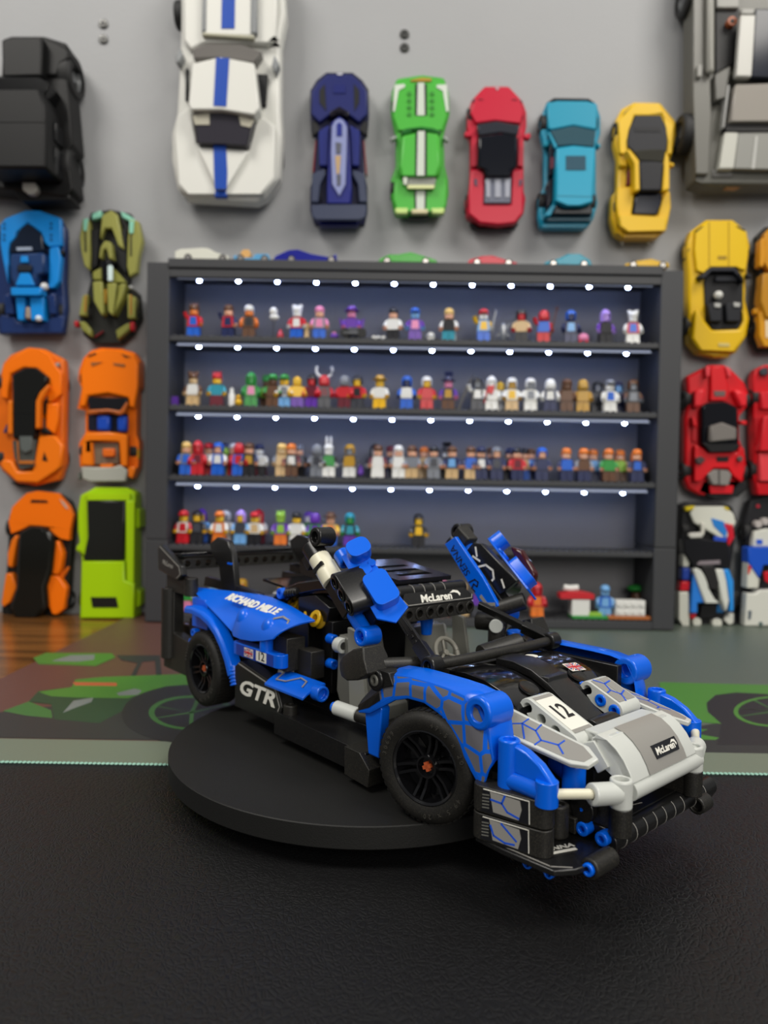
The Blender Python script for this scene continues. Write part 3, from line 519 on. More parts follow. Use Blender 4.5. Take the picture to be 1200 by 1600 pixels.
wall_car('amber_race_car', 'amber and black race car hung beside the yellow open top convertible', (1040, 320, 4.706), [
 ('body', '#262218', 8, 20, [(670, 230), (740, 160), (900, 140), (1100, 150), (1150, 250), (1150, 1000), (1050, 1080), (700, 1080), (650, 1000), (690, 700), (690, 450)]),
 ('bonnet', '#cc8c16', 20, 31, [(730, 210), (780, 160), (1050, 160), (1110, 240), (1100, 480), (760, 480), (720, 420)]), ('fender', '#d08e14', 20, 33, [(700, 250), (730, 240), (745, 380), (720, 460), (690, 450)]),
 ('cabin', '#b8801a', 20, 38, [(720, 500), (1060, 500), (1060, 830), (740, 830), (700, 700)]), ('windscreen', '#2a2520', 30, 42, [(790, 520), (1020, 520), (1010, 640), (800, 640)], {'r': .1}),
 ('rear_deck', '#cf9016', 20, 34, [(690, 800), (740, 740), (1080, 740), (1110, 840), (1090, 1040), (720, 1040), (690, 960)]), ('side_panel', '#e6d2b0', 34, 35, [(735, 850), (758, 850), (758, 980), (738, 975)]), ('mirror', '#d09014', 22, 30, [(650, 760), (700, 758), (700, 800), (655, 805)])], wy=(400, 900), wx=(650, 1140))  # pale side strip: light on the flank put into the colour
wall_car('red_race_coupe', 'bright red race coupe with black cockpit and grey engine louvres', (1055, 560, 7.11), [
 ('body', '#d20f1c', 8, 24, [(380, 70), (550, 70), (640, 130), (770, 260), (820, 380), (800, 540), (720, 640), (720, 900), (780, 1050), (800, 1200), (760, 1380), (640, 1500), (280, 1520), (150, 1450), (110, 1350), (110, 1100), (110, 650), (150, 500), (130, 200), (330, 100)], {'b': 3}),
 ('fender', '#e0202c', 24, 35, [(220, 350), (345, 330), (300, 540), (210, 550)], {'b': 3}), ('fender', '#e0202c', 24, 35, [(650, 340), (800, 370), (800, 540), (730, 545)], {'b': 3}), ('fender_tip', '#e6404a', 24, 33, [(340, 90), (395, 80), (385, 205), (345, 205)]), ('fender_tip', '#e6404a', 24, 33, [(555, 80), (620, 110), (625, 205), (590, 210)]),
 ('bonnet', '#d8121e', 24, 30, [(400, 80), (550, 80), (595, 330), (575, 470), (390, 470), (400, 330)]), ('bonnet_vent', '#6c5a58', 30, 31, [(430, 360), (560, 360), (555, 420), (440, 420)]),
 ('cockpit', '#1c1d24', 24, 36, [(300, 540), (350, 490), (580, 480), (700, 540), (715, 940), (680, 1040), (380, 1040), (300, 960)], {'r': .12, 'b': 3}), ('roof', '#76716d', 36, 44, [(390, 750), (530, 710), (690, 770), (690, 900), (380, 930)], {'b': 2.5}), ('rear_glass', '#141519', 34, 40, [(300, 935), (740, 955), (680, 1032), (380, 1042)]),
 ('rear_deck', '#d8101c', 24, 33, [(220, 960), (300, 990), (380, 1045), (690, 1045), (720, 980), (770, 1000), (780, 1230), (740, 1380), (640, 1300), (590, 1220), (430, 1220), (360, 1290), (290, 1370), (210, 1370)]), ('deck_vent', '#15161a', 33, 34, [(460, 1092), (595, 1092), (590, 1146), (465, 1146)]),
 ('exhaust', '#5a4c4a', 33, 38, circ(725, 1115, 30, 12)), ('intake', '#4a3c3c', 33, 37, [(225, 1110), (290, 1085), (345, 1125), (290, 1180), (235, 1165)]),
 ('engine_louvre', '#86827e', 24, 35, [(360, 1285), (440, 1235), (590, 1242), (632, 1290), (600, 1412), (410, 1402)]), ('louvre_split', '#3c3a38', 35, 35.6, [(482, 1240), (496, 1240), (496, 1405), (482, 1405)]),
 ('diffuser', '#232428', 12, 24, [(300, 1370), (760, 1360), (820, 1440), (700, 1540), (420, 1560), (250, 1480)]), ('rear_plate', '#e01826', 24, 28, [(385, 1412), (655, 1412), (640, 1502), (390, 1502)]),
 ('mirror', '#d8141f', 24, 34, [(730, 690), (800, 690), (805, 740), (735, 730)]), ('mirror', '#d8141f', 24, 34, [(190, 640), (240, 680), (250, 760), (200, 760)]), ('door', '#b80c18', 24, 27, [(190, 780), (240, 780), (245, 930), (190, 930)])], wy=(460, 1250), wx=(75, 850))
wall_car('red_long_nose_car', 'red car with long plain tail beside the black cockpit red race coupe', (1055, 560, 7.11), [
 ('body', '#c60f1c', 8, 24, [(900, 120), (1000, 70), (1300, 60), (1500, 90), (1560, 300), (1560, 1450), (1450, 1520), (910, 1520), (870, 1300), (880, 1050), (870, 900), (870, 650), (880, 500), (870, 200)]),
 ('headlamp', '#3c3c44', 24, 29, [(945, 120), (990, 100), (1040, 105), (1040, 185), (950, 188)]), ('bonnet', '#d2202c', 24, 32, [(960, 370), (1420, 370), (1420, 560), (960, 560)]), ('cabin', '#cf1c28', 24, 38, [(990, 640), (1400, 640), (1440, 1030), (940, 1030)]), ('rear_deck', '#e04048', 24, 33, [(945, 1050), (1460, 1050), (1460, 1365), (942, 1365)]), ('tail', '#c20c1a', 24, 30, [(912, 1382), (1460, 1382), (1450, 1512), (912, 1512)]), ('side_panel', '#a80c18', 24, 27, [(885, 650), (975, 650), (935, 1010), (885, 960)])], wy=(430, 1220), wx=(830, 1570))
wall_car('striped_race_car', 'black and white race car with blue and red stripes beside the cabinet', (1055, 770, 7.11), [
 ('body', '#222226', 8, 24, [(60, 130), (150, 100), (520, 110), (640, 150), (690, 300), (660, 600), (620, 850), (660, 1250), (710, 1450), (670, 1505), (40, 1515), (40, 1000), (60, 600)], {'b': 2.5}),
 ('bonnet', '#d8d8cc', 24, 32, [(210, 150), (560, 150), (650, 230), (680, 330), (600, 480), (540, 530), (205, 330), (165, 230)]), ('blue_flash', '#2a7fd0', 32, 32.7, [(400, 280), (540, 320), (580, 420), (560, 500), (430, 370)]), ('violet_flash', '#2a4fc0', 30, 32.4, [(430, 485), (580, 492), (570, 546), (430, 546)]), ('red_flank', '#cc1c30', 22, 33, [(590, 345), (645, 345), (662, 500), (600, 600), (582, 570), (588, 440)]), ('red_flash', '#c42848', 32, 33, [(545, 340), (590, 340), (585, 440), (550, 370)]),
 ('headlamp', '#d8c01c', 24, 33, [(110, 160), (220, 140), (215, 180), (120, 210)]), ('headlamp', '#d8c01c', 24, 33, [(530, 150), (590, 160), (620, 205), (560, 190)]),
 ('mirror_stalk', '#cfcdc2', 32, 37, [(290, 330), (340, 345), (325, 475), (290, 475)]), ('mirror', '#d4d2ca', 34, 40, [(140, 465), (180, 445), (310, 440), (310, 500), (170, 508)]),
 ('windscreen', '#28282c', 24, 40, [(90, 520), (220, 505), (580, 545), (600, 600), (622, 832), (200, 822), (100, 660)], {'r': .15}), ('sun_strip', '#8a8086', 40, 40.7, [(245, 780), (280, 758), (500, 748), (500, 790), (250, 802)]),
 ('roof', '#2d2b2d', 24, 44, [(290, 805), (440, 805), (490, 1000), (470, 1085), (380, 1065)]), ('roof_lower', '#1b1b1e', 24, 36, [(400, 1100), (490, 1100), (530, 1180), (440, 1180)]),
 ('white_bar', '#d6d8d0', 24, 43, [(200, 860), (240, 835), (290, 860), (370, 980), (372, 1060), (440, 1180), (500, 1228), (330, 1228), (270, 1060)]), ('white_bar', '#d6d8d0', 24, 43, [(445, 850), (540, 850), (572, 980), (602, 1200), (570, 1330), (520, 1180), (480, 1000)]),
 ('blue_panel', '#2b80e0', 24, 40, [(200, 900), (265, 1000), (330, 1225), (250, 1225), (250, 1340), (170, 1340), (190, 1000)]), ('blue_panel', '#2b90e4', 24, 40, [(540, 850), (600, 850), (652, 980), (655, 1320), (600, 1320), (606, 1200), (575, 990)]),
 ('side_stripe_white', '#d4d4c8', 22, 36, [(90, 690), (120, 668), (162, 690), (158, 825), (86, 825)]), ('side_stripe_blue', '#23409c', 22, 36, [(84, 835), (166, 835), (160, 972), (78, 972)]), ('side_stripe_red', '#c81828', 22, 36, [(70, 985), (165, 985), (155, 1092), (48, 1092)]), ('side_stripe_white', '#d4d4c8', 22, 36, [(45, 1100), (152, 1100), (165, 1490), (100, 1505), (40, 1400)]),
 ('tail_deck', '#16161a', 24, 30, [(300, 1235), (520, 1235), (545, 1400), (260, 1400)]), ('number_mark', '#2470b0', 30, 30.8, [(470, 1245), (520, 1240), (535, 1330), (460, 1330)]), ('red_tip', '#c81828', 24, 36, [(165, 1350), (240, 1340), (222, 1402), (170, 1402)]),
 ('exhaust', '#d6d6ca', 16, 32, circ(245, 1438, 50, 12)), ('exhaust', '#d6d6ca', 16, 32, circ(470, 1450, 55, 12)), ('rear_fender', '#d2d2c8', 20, 34, [(550, 1420), (600, 1350), (655, 1340), (655, 1450), (605, 1475)])], wy=(400, 1330), wx=(45, 700))
wall_car('blue_white_race_car', 'white and blue race car with black nose beside the striped race car', (1055, 770, 7.11), [
 ('body', '#25252a', 8, 22, [(770, 340), (850, 80), (1000, 40), (1400, 60), (1460, 300), (1450, 1490), (790, 1490), (800, 1100), (800, 600)]),
 ('bonnet', '#d4d4ca', 22, 32, [(880, 430), (1000, 400), (1350, 400), (1360, 600), (860, 600)]), ('headlamp', '#b8b0ac', 24, 33, circ(930, 350, 42, 12)), ('headlamp', '#b8b0ac', 24, 33, circ(1010, 320, 42, 12)), ('red_mark', '#a02434', 22, 23, circ(922, 148, 22, 10)), ('blue_square', '#2458c8', 32, 32.8, [(905, 520), (970, 520), (970, 570), (905, 570)]),
 ('cabin', '#1a52c4', 22, 40, [(812, 605), (1400, 605), (1400, 800), (990, 800), (940, 960), (812, 770)]), ('side_panel', '#d6d6ca', 22, 38, [(810, 772), (920, 772), (940, 960), (930, 1062), (792, 1062)]), ('red_flash', '#cc3428', 38, 38.8, [(812, 800), (850, 815), (822, 910), (810, 900)]), ('red_flash', '#c81828', 38, 40, [(985, 880), (1060, 870), (1060, 1020), (1000, 980)]),
 ('rear_deck', '#d4d4cb', 22, 36, [(800, 1115), (885, 1120), (940, 1080), (1420, 1080), (1430, 1480), (770, 1485)]), ('deck_vent', '#55606a', 36, 36.8, [(815, 1310), (850, 1310), (840, 1400), (812, 1410)]), ('deck_star', '#3a5a5a', 36, 36.8, circ(952, 1455, 22, 6))], wy=(420, 1330), wx=(740, 1460))
wall_car('azure_hypercar', 'azure blue hypercar with navy roof and tail under the black car', (0, 315, 7.27), [
 ('body', '#1a2e5e', 8, 22, [(60, 190), (330, 95), (680, 190), (740, 300), (740, 560), (730, 900), (750, 1200), (710, 1500), (-20, 1510), (-60, 1300), (-40, 900), (-40, 500), (0, 250)], {'b': 3}),
 ('bonnet', '#0d84d6', 22, 30, [(60, 187), (280, 100), (450, 100), (690, 187), (700, 500), (560, 520), (500, 460), (460, 350), (310, 238), (180, 350), (180, 400), (110, 470), (95, 640), (85, 935), (25, 640), (0, 480), (0, 250)]),
 ('windscreen', '#1e2a40', 22, 34, [(310, 242), (390, 290), (470, 370), (500, 565), (110, 585), (110, 480), (180, 400), (230, 300)], {'r': .1}), ('wiper_cover', '#98a4b8', 34, 34.8, [(185, 520), (360, 515), (365, 550), (190, 555)]),
 ('roof', '#1a3766', 24, 42, [(110, 590), (500, 575), (515, 800), (420, 822), (400, 960), (160, 960), (110, 850)], {'b': 3}), ('roof_scoop', '#0f86d8', 42, 45, [(235, 615), (310, 615), (320, 692), (225, 692)]), ('roof_slot', '#17202e', 42, 46, [(190, 715), (355, 715), (355, 792), (190, 792)]), ('roof_fin', '#0f86d8', 42, 46, [(225, 810), (330, 810), (392, 952), (168, 952)]),
 ('crossbar', '#0f86d8', 30, 46, [(118, 972), (468, 972), (468, 1062), (118, 1062)]), ('engine_bank', '#0f86d8', 22, 38, [(175, 1070), (282, 1070), (272, 1352), (200, 1352)]), ('engine_bank', '#0f86d8', 22, 38, [(335, 1070), (490, 1070), (502, 1352), (350, 1352)]), ('spine', '#9c8c80', 30, 40, [(290, 1190), (335, 1200), (345, 1330), (285, 1330)]),
 ('door', '#0d84d6', 22, 32, [(560, 525), (660, 505), (692, 640), (672, 900), (612, 982), (545, 982), (550, 800)]), ('tail', '#1a2f60', 22, 30, [(0, 1282), (150, 1300), (200, 1372), (500, 1372), (640, 1292), (735, 1292), (710, 1495), (0, 1500)]),
 ('rear_fender', '#1d3262', 22, 34, [(40, 1060), (110, 1040), (160, 1280), (60, 1280)], {'r': .15}), ('rear_fender', '#1d3262', 22, 34, [(530, 1060), (620, 1030), (640, 1280), (560, 1280)], {'r': .15}), ('mirror', '#14161c', 22, 30, [(660, 550), (720, 545), (725, 600), (665, 605)])] +
 [('bonnet_dot', '#0a4f86', 30, 30.8, circ(x, y, 16, 8)) for x in (45, 580) for y in (250, 300, 380, 430)], wy=(380, 1250), wx=(-50, 755), balls=((505, 968, 36, 5, '#d8d8d8'), (440, 1328, 40, 4, '#d8e6f0')))
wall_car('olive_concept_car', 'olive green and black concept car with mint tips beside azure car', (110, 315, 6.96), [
 ('body', '#24251e', 8, 18, [(220, 120), (440, 85), (660, 130), (720, 400), (650, 800), (630, 900), (750, 1000), (770, 1250), (680, 1430), (560, 1540), (250, 1540), (140, 1450), (90, 1250), (180, 1000), (220, 850), (200, 700), (130, 400)]),
 ('fender', '#8d8d47', 18, 30, [(130, 180), (200, 190), (210, 560), (205, 745), (150, 700), (110, 520), (95, 380)]), ('fender', '#8d8d47', 18, 30, [(640, 190), (740, 210), (780, 420), (740, 580), (720, 770), (640, 820), (610, 700), (620, 400)]), ('fender_slot', '#3a3a22', 30, 30.8, [(150, 330), (165, 330), (175, 545), (155, 545)]), ('fender_slot', '#3a3a22', 30, 30.8, [(650, 350), (665, 350), (665, 590), (648, 590)]),
 ('mint_tip', '#86c6ae', 18, 28, [(230, 130), (330, 90), (330, 170), (230, 200)]), ('mint_tip', '#86c6ae', 18, 28, [(540, 100), (640, 150), (710, 200), (680, 235), (560, 172)]), ('mint_tip', '#86c6ae', 30, 31.5, [(140, 190), (195, 180), (172, 322), (140, 312)]), ('mint_tip', '#86c6ae', 30, 31.5, [(640, 210), (692, 210), (682, 345), (640, 345)]),
 ('nose', '#93934a', 18, 28, [(440, 90), (510, 140), (540, 300), (580, 520), (520, 480), (450, 290), (370, 290), (318, 405), (340, 150), (370, 130)]), ('arch', '#8d8d47', 24, 36, [(370, 420), (440, 440), (462, 632), (415, 622), (390, 510), (355, 520), (335, 622), (308, 612), (330, 480)]),
 ('cockpit', '#15161a', 18, 33, [(340, 640), (470, 640), (420, 860), (350, 860)], {'r': .1}), ('cockpit_side', '#1a1b1c', 18, 24, [(215, 300), (310, 300), (290, 700), (220, 760)]), ('cockpit_side', '#1a1b1c', 18, 24, [(560, 300), (610, 300), (610, 800), (480, 660)]),
 ('door', '#87883f', 18, 30, [(240, 760), (335, 712), (342, 850), (240, 850)]), ('door', '#87883f', 18, 30, [(462, 720), (540, 800), (592, 862), (592, 882), (400, 872), (405, 722)]), ('glass_highlight', '#d4e8e6', 33, 35, [(402, 700), (430, 686), (460, 700), (458, 862), (405, 862)], {'r': .1}),  # pale strip on the canopy: highlight on the glass painted as a layer
 ('tail_fin', '#8f9048', 18, 34, [(240, 870), (342, 862), (352, 1000), (362, 1200), (340, 1242), (250, 1080)]), ('tail_fin', '#8f9048', 18, 34, [(400, 882), (500, 882), (462, 1242), (410, 1202)]), ('tail_fin', '#84853e', 18, 34, [(530, 892), (602, 892), (562, 1060), (470, 1232), (505, 1050)]), ('gold_core', '#a8812c', 18, 30, [(352, 950), (400, 950), (392, 1112), (355, 1112)]),
 ('wheel_cover', '#8a8b44', 18, 30, [(130, 1020), (185, 1000), (170, 1242), (90, 1242)]), ('wheel_cover', '#8a8b44', 18, 30, [(620, 1000), (712, 1040), (702, 1272), (620, 1272)]), ('copper_strip', '#a8702c', 30, 31, [(160, 1020), (172, 1018), (165, 1200), (150, 1200)]), ('copper_strip', '#a8702c', 30, 31, [(650, 1010), (664, 1012), (664, 1230), (648, 1230)]),
 ('tail_lamp', '#a81c24', 18, 27, [(35, 1292), (82, 1292), (82, 1362), (40, 1362)]), ('tail_lamp', '#a81c24', 18, 27, [(642, 1310), (692, 1302), (692, 1402), (646, 1402)]), ('rear_fin', '#83843f', 18, 28, [(90, 1302), (150, 1302), (222, 1392), (222, 1472), (120, 1392)]), ('rear_fin', '#83843f', 18, 28, [(490, 1402), (580, 1342), (642, 1312), (642, 1392), (510, 1502)]), ('chrome_knob', '#a6a8a6', 22, 30, [(625, 915), (660, 905), (680, 940), (650, 955)], {'r': .15}), ('rear_strip', '#6a1a20', 18, 22, [(250, 1470), (350, 1400), (360, 1412), (270, 1478)])], wy=(440, 1200), wx=(110, 770))
wall_car('orange_black_top_coupe', 'orange coupe with long black cockpit glass under the azure car', (0, 535, 6.957), [
 ('body', '#e06c10', 8, 24, [(110, 130), (300, 50), (480, 70), (690, 180), (700, 330), (700, 560), (690, 1100), (700, 1300), (640, 1500), (400, 1560), (180, 1530), (20, 1400), (-60, 1250), (-40, 640), (0, 330), (30, 220)], {'b': 3}),
 ('bonnet', '#f47400', 24, 31, [(30, 240), (180, 130), (290, 70), (430, 65), (540, 130), (600, 250), (670, 330), (670, 560), (560, 650), (510, 640), (520, 380), (400, 280), (260, 270), (110, 340), (80, 620), (10, 600)]), ('headlamp', '#8a8684', 24, 29, [(585, 225), (640, 215), (642, 270), (610, 265)]),
 ('cockpit', '#20211f', 24, 40, [(120, 350), (260, 275), (390, 275), (520, 380), (500, 450), (400, 590), (372, 1052), (130, 1052), (130, 600)], {'r': .12, 'b': 3}), ('roof_seam', '#111210', 40, 40.6, [(140, 755), (380, 755), (380, 764), (140, 764)]),
 ('pillar', '#e0720f', 30, 42, [(520, 450), (522, 500), (440, 640), (432, 932), (380, 942), (385, 640), (430, 540)]), ('pillar', '#e0720f', 30, 41, [(88, 620), (128, 640), (132, 1000), (82, 1000)]), ('side_window', '#1a1b1a', 24, 34, [(515, 512), (500, 782), (442, 792), (440, 640)], {'r': .12}), ('rear_window', '#1c1c1a', 24, 33, [(445, 820), (480, 815), (490, 920), (560, 990), (440, 992)]),
 ('door', '#f47400', 24, 33, [(505, 655), (640, 662), (632, 850), (592, 1002), (490, 922)]), ('engine_deck', '#4a4c48', 24, 36, [(130, 1062), (382, 1052), (370, 1352), (212, 1392), (150, 1250)]), ('engine', '#5c6260', 36, 40, [(205, 1010), (350, 1010), (345, 1170), (275, 1205), (215, 1160)]), ('deck_bar', '#b86a28', 36, 38, [(195, 1285), (370, 1285), (368, 1320), (200, 1320)]), ('deck_bar', '#b86a28', 36, 38, [(180, 1070), (196, 1070), (205, 1285), (190, 1285)]),
 ('rear_deck', '#ee770c', 24, 34, [(420, 1020), (600, 1012), (690, 1130), (660, 1352), (600, 1402), (400, 1532), (180, 1522), (10, 1362), (10, 1272), (130, 1282), (190, 1402), (350, 1402), (402, 1100)], {'b': 2.5}), ('deck_slot', '#1c1a14', 34, 34.8, [(480, 1190), (518, 1292), (458, 1282)]), ('intake', '#2b3d6c', 26, 30, [(72, 880), (76, 982), (28, 982)]), ('tail', '#202018', 10, 22, [(100, 1520), (640, 1500), (560, 1575), (200, 1575)])], wy=(450, 1250), wx=(-50, 735))
wall_car('orange_roadster', 'orange open roadster with blue seats and grey rear wing', (115, 535, 6.957), [
 ('body', '#ee7002', 8, 24, [(190, 90), (300, 60), (520, 70), (660, 110), (720, 200), (720, 480), (690, 520), (680, 1000), (710, 1080), (700, 1350), (640, 1480), (590, 1460), (580, 1350), (70, 1350), (60, 1100), (130, 980), (130, 740), (40, 720), (60, 640), (90, 500), (50, 400), (60, 300), (110, 170)], {'b': 3}),
 ('bonnet', '#f67800', 24, 32, [(190, 100), (300, 70), (520, 80), (650, 120), (700, 220), (700, 480), (660, 720), (600, 700), (590, 600), (370, 555), (150, 580), (130, 690), (60, 710), (80, 520), (70, 300), (120, 180)], {'b': 2.5}),
 ('bonnet_scoop', '#55351a', 32, 33, [(150, 142), (240, 110), (246, 126), (160, 158)]), ('bonnet_scoop', '#55351a', 32, 33, [(515, 122), (620, 160), (560, 164)]), ('bonnet_vent', '#8c5c34', 32, 33, [(185, 218), (312, 214), (200, 258)]), ('bonnet_vent', '#8c5c34', 32, 33, [(425, 222), (560, 237), (550, 267), (440, 247)]),
 ('windscreen', '#26262c', 22, 34, [(150, 590), (592, 602), (582, 652), (530, 742), (160, 732)], {'r': .1}), ('windscreen_frame', '#b45c1e', 34, 40, [(140, 742), (160, 732), (370, 722), (500, 742), (570, 642), (592, 662), (550, 772), (500, 792), (370, 762), (140, 787)]),
 ('cockpit', '#141a38', 20, 26, [(150, 782), (592, 772), (582, 982), (150, 962)]), ('seat', '#1a48b4', 26, 36, [(245, 792), (392, 792), (386, 962), (245, 962)], {'b': 3}), ('seat', '#1a48b4', 26, 36, [(470, 802), (577, 792), (572, 972), (470, 972)], {'b': 3}),
 ('rear_cowl', '#ec780a', 24, 36, [(130, 982), (380, 972), (582, 1002), (582, 1352), (510, 1352), (490, 1082), (200, 1082), (210, 1342), (80, 1342), (90, 1062)], {'b': 2.5}), ('engine', '#7a6a58', 22, 30, [(200, 1082), (482, 1082), (492, 1322), (210, 1332)]), ('engine_box', '#e06a1c', 30, 37, [(310, 1152), (442, 1152), (442, 1242), (310, 1242)]), ('engine_bar', '#e87414', 30, 38, [(280, 1322), (422, 1318), (422, 1362), (280, 1362)]),
 ('wing', '#a8aaa0', 32, 39, [(80, 1352), (280, 1358), (420, 1358), (500, 1332), (582, 1392), (562, 1512), (180, 1517), (90, 1482)]), ('wing_plate', '#6a6c66', 30, 40, [(40, 1410), (62, 1400), (66, 1490), (44, 1500)]), ('rear_prong', '#ea760a', 20, 36, [(592, 1352), (682, 1352), (640, 1482), (592, 1462)]), ('side_lamp', '#c8920c', 14, 26, [(690, 1160), (708, 1160), (708, 1260), (690, 1270)])], wy=(400, 1180), wx=(60, 735))
wall_car('orange_black_hypercar', 'orange and black hypercar with black tail beside lime truck', (0, 755, 6.96), [
 ('body', '#232320', 10, 22, [(400, 95), (640, 115), (770, 200), (810, 350), (790, 600), (770, 900), (750, 1300), (600, 1440), (450, 1490), (100, 1490), (10, 1420), (20, 1250), (60, 1000), (80, 650), (90, 350), (200, 200)], {'b': 3}),
 ('bonnet', '#f27204', 22, 32, [(290, 110), (400, 85), (620, 110), (740, 250), (790, 350), (760, 500), (750, 620), (650, 600), (540, 520), (480, 470), (320, 460), (220, 510), (120, 550), (90, 420), (130, 260), (220, 170)], {'b': 3}), ('bonnet_slot', '#14130f', 32, 33, [(340, 180), (500, 185), (522, 210), (330, 208)]), ('headlamp', '#b8a090', 32, 33, [(645, 170), (700, 210), (742, 282), (715, 275), (670, 215)]),
 ('cockpit', '#1f1f1b', 22, 42, [(200, 530), (320, 470), (480, 480), (560, 560), (580, 650), (550, 950), (490, 1130), (510, 1350), (400, 1470), (150, 1470), (100, 1350), (170, 1130), (180, 800)], {'r': .12, 'b': 4}),
 ('door', '#e4720e', 22, 34, [(170, 560), (187, 600), (132, 922), (80, 902), (80, 752), (120, 622)]), ('rear_fender', '#e4720e', 22, 34, [(60, 982), (130, 982), (177, 1132), (120, 1282), (30, 1352), (10, 1302)]), ('door', '#f27204', 22, 34, [(580, 642), (630, 622), (682, 762), (662, 932), (622, 1002), (560, 982)]), ('rear_fender', '#f27204', 22, 34, [(550, 1002), (630, 1012), (722, 1142), (692, 1372), (622, 1432), (560, 1422), (510, 1292), (490, 1142)]), ('side_fin', '#d86a14', 16, 26, [(640, 992), (742, 902), (744, 932), (670, 1062)])], wy=(480, 1250), wx=(60, 800))
wall_car('lime_pickup', 'lime green boxy truck with black window panel beside the cabinet', (112, 755, 6.96), [
 ('body', '#a4ce08', 10, 36, [(190, 80), (250, 45), (600, 50), (690, 100), (690, 1480), (80, 1480), (100, 800), (90, 760), (40, 740), (45, 690), (85, 640), (60, 500), (60, 300), (90, 130)], {'b': 2.5}),
 ('front_ridge', '#a8d20a', 36, 40, [(160, 110), (640, 110), (640, 185), (160, 185)]), ('window_panel', '#2a2b27', 34, 41, [(162, 190), (582, 190), (572, 600), (566, 842), (120, 842), (172, 590)], {'r': .15}), ('side_rail', '#a8d20a', 36, 43, [(585, 188), (682, 188), (672, 1100), (590, 1062)]), ('rear_deck', '#a4cf08', 36, 46, [(110, 852), (570, 852), (575, 1060), (680, 1100), (676, 1470), (90, 1470)]),
 ('deck_slot', '#1d1d18', 46, 46.8, [(205, 1240), (482, 1240), (507, 1352), (225, 1352)]), ('rail_gap', '#55700a', 43, 43.6, [(572, 850), (586, 850), (592, 1075), (575, 1075)]), ('wheel_arch', '#a4ce08', 10, 34, [(690, 262), (735, 290), (742, 482), (690, 502)]), ('wheel_arch', '#a4ce08', 10, 34, [(690, 1142), (746, 1182), (748, 1332), (690, 1362)]),
 ('rear_bumper', '#161714', 10, 26, [(85, 1482), (640, 1482), (640, 1502), (85, 1502)]), ('tow_hook', '#a0c80a', 14, 24, circ(690, 1440, 22, 10)), ('tow_hook', '#a0c80a', 14, 24, circ(690, 1478, 22, 10))], wy=(410, 1250), wx=(70, 765), cat='toy truck')

# ---------------------------------------------------------------- little die-cast cars parked on top of the cabinet
TOPZ = CZ1 + .0015
def die_cast(name, label, px0, px1, col, prof, glass, wheels, extra=(), Y=.9, hgt=1.0):
    a, b = at(px0, 395, Y).x, at(px1, 395, Y).x; Lm = (b - a) * 1000
    e = empty(name, ((a + b) / 2, Y, TOPZ), label, 'toy car', 'die cast cars on the cabinet'); e.scale = (.001,) * 3
    M = Matrix.Translation((0, 0, 0)) @ Matrix.Rotation(R(90), 4, 'X')
    S = lambda P: [((p[0] - .5) * Lm, p[1] * hgt) for p in P]
    MB().prism(S(prof), -13, 13, M, taper=None).build('body', plastic(col, .2), e, bevel=1.6)
    MB().prism(S(glass), -10.5, 10.5, M).build('cabin_glass', plastic('#20242a', .1), e, bevel=.8)
    for x in wheels:
        for sd in (-1, 1):
            c = ((x - .5) * Lm, sd * 12, 4.6)
            wq = MB().cyl((c[0], c[1] - 2, 4.6), (c[0], c[1] + 2, 4.6), 4.6, 16).build('wheel', RUB, e)
            MB().cyl((c[0], c[1] - 2.3, 4.6), (c[0], c[1] + 2.3, 4.6), 3.0, 12).build('hub', mat('hub_chrome', '#b4b0ac', .25, .7), wq)
    for nm, c2, P in extra: MB().prism(S(P), -9, 9, M).build(nm, plastic(c2), e, bevel=.5)
P1 = [(0, 3), (.02, 9), (.1, 11), (.3, 12.5), (.42, 16), (.62, 17), (.8, 12), (.97, 9), (1, 3)]; G1_ = [(.36, 12), (.45, 15.2), (.6, 16), (.74, 12)]
die_cast('white_die_cast_coupe', 'tiny white coupe on top of the cabinet beside the light blue one', 278, 360, '#d8d8cc', [(0, 3), (0, 12), (.1, 15), (.5, 17), (.62, 16.5), (.8, 11), (1, 8), (1, 3)], [(.64, 12), (.68, 15.2), (.76, 13), (.78, 11)], (.25, .9))
die_cast('light_blue_die_cast_car', 'tiny light blue open car with tan driver on top of the cabinet', 368, 425, '#5fa0cc', [(0, 3), (0, 9), (.2, 8), (.3, 6), (.5, 6), (.6, 11), (.95, 11), (1, 3)], [(.3, 5), (.32, 7), (.5, 7), (.5, 5)], (.2, .85), extra=(('driver', '#d8a868', [(.2, 6), (.18, 14), (.26, 17), (.4, 17), (.45, 13), (.42, 6)]),))
die_cast('dark_blue_die_cast_racer', 'tiny dark blue winged racer on top of the cabinet', 428, 527, '#20258a', [(0, 3), (.05, 9), (.25, 16), (.4, 17), (.6, 12), (.92, 8), (.97, 12), (1, 12), (1, 3)], [(.2, 12), (.28, 15.6), (.4, 15.6), (.48, 12)], (.3, .92))
die_cast('green_die_cast_coupe', 'tiny green coupe on top of the cabinet under the green wall car', 590, 683, '#3ca034', [(0, 3), (.05, 8), (.2, 13), (.35, 13), (.55, 16), (.75, 12), (.98, 7), (1, 3)], [(.42, 11), (.52, 15), (.66, 14), (.74, 11)], (.16, .8))
die_cast('red_die_cast_coupe', 'tiny red coupe on top of the cabinet under the crimson wall car', 728, 806, '#c01c34', [(0, 3), (.05, 9), (.3, 14), (.5, 15), (.75, 10), (1, 6), (1, 3)], [(.28, 10), (.36, 13.6), (.5, 14), (.62, 10)], (.2, .82), hgt=.9)
die_cast('teal_die_cast_saloon', 'tiny teal car on top of the cabinet under the teal wall car', 846, 922, '#1a8ca4', [(0, 3), (.05, 7), (.3, 11), (.5, 17), (.75, 17), (.95, 10), (1, 3)], [(.42, 11), (.54, 15.6), (.72, 15.6), (.8, 11)], (.2, .82))
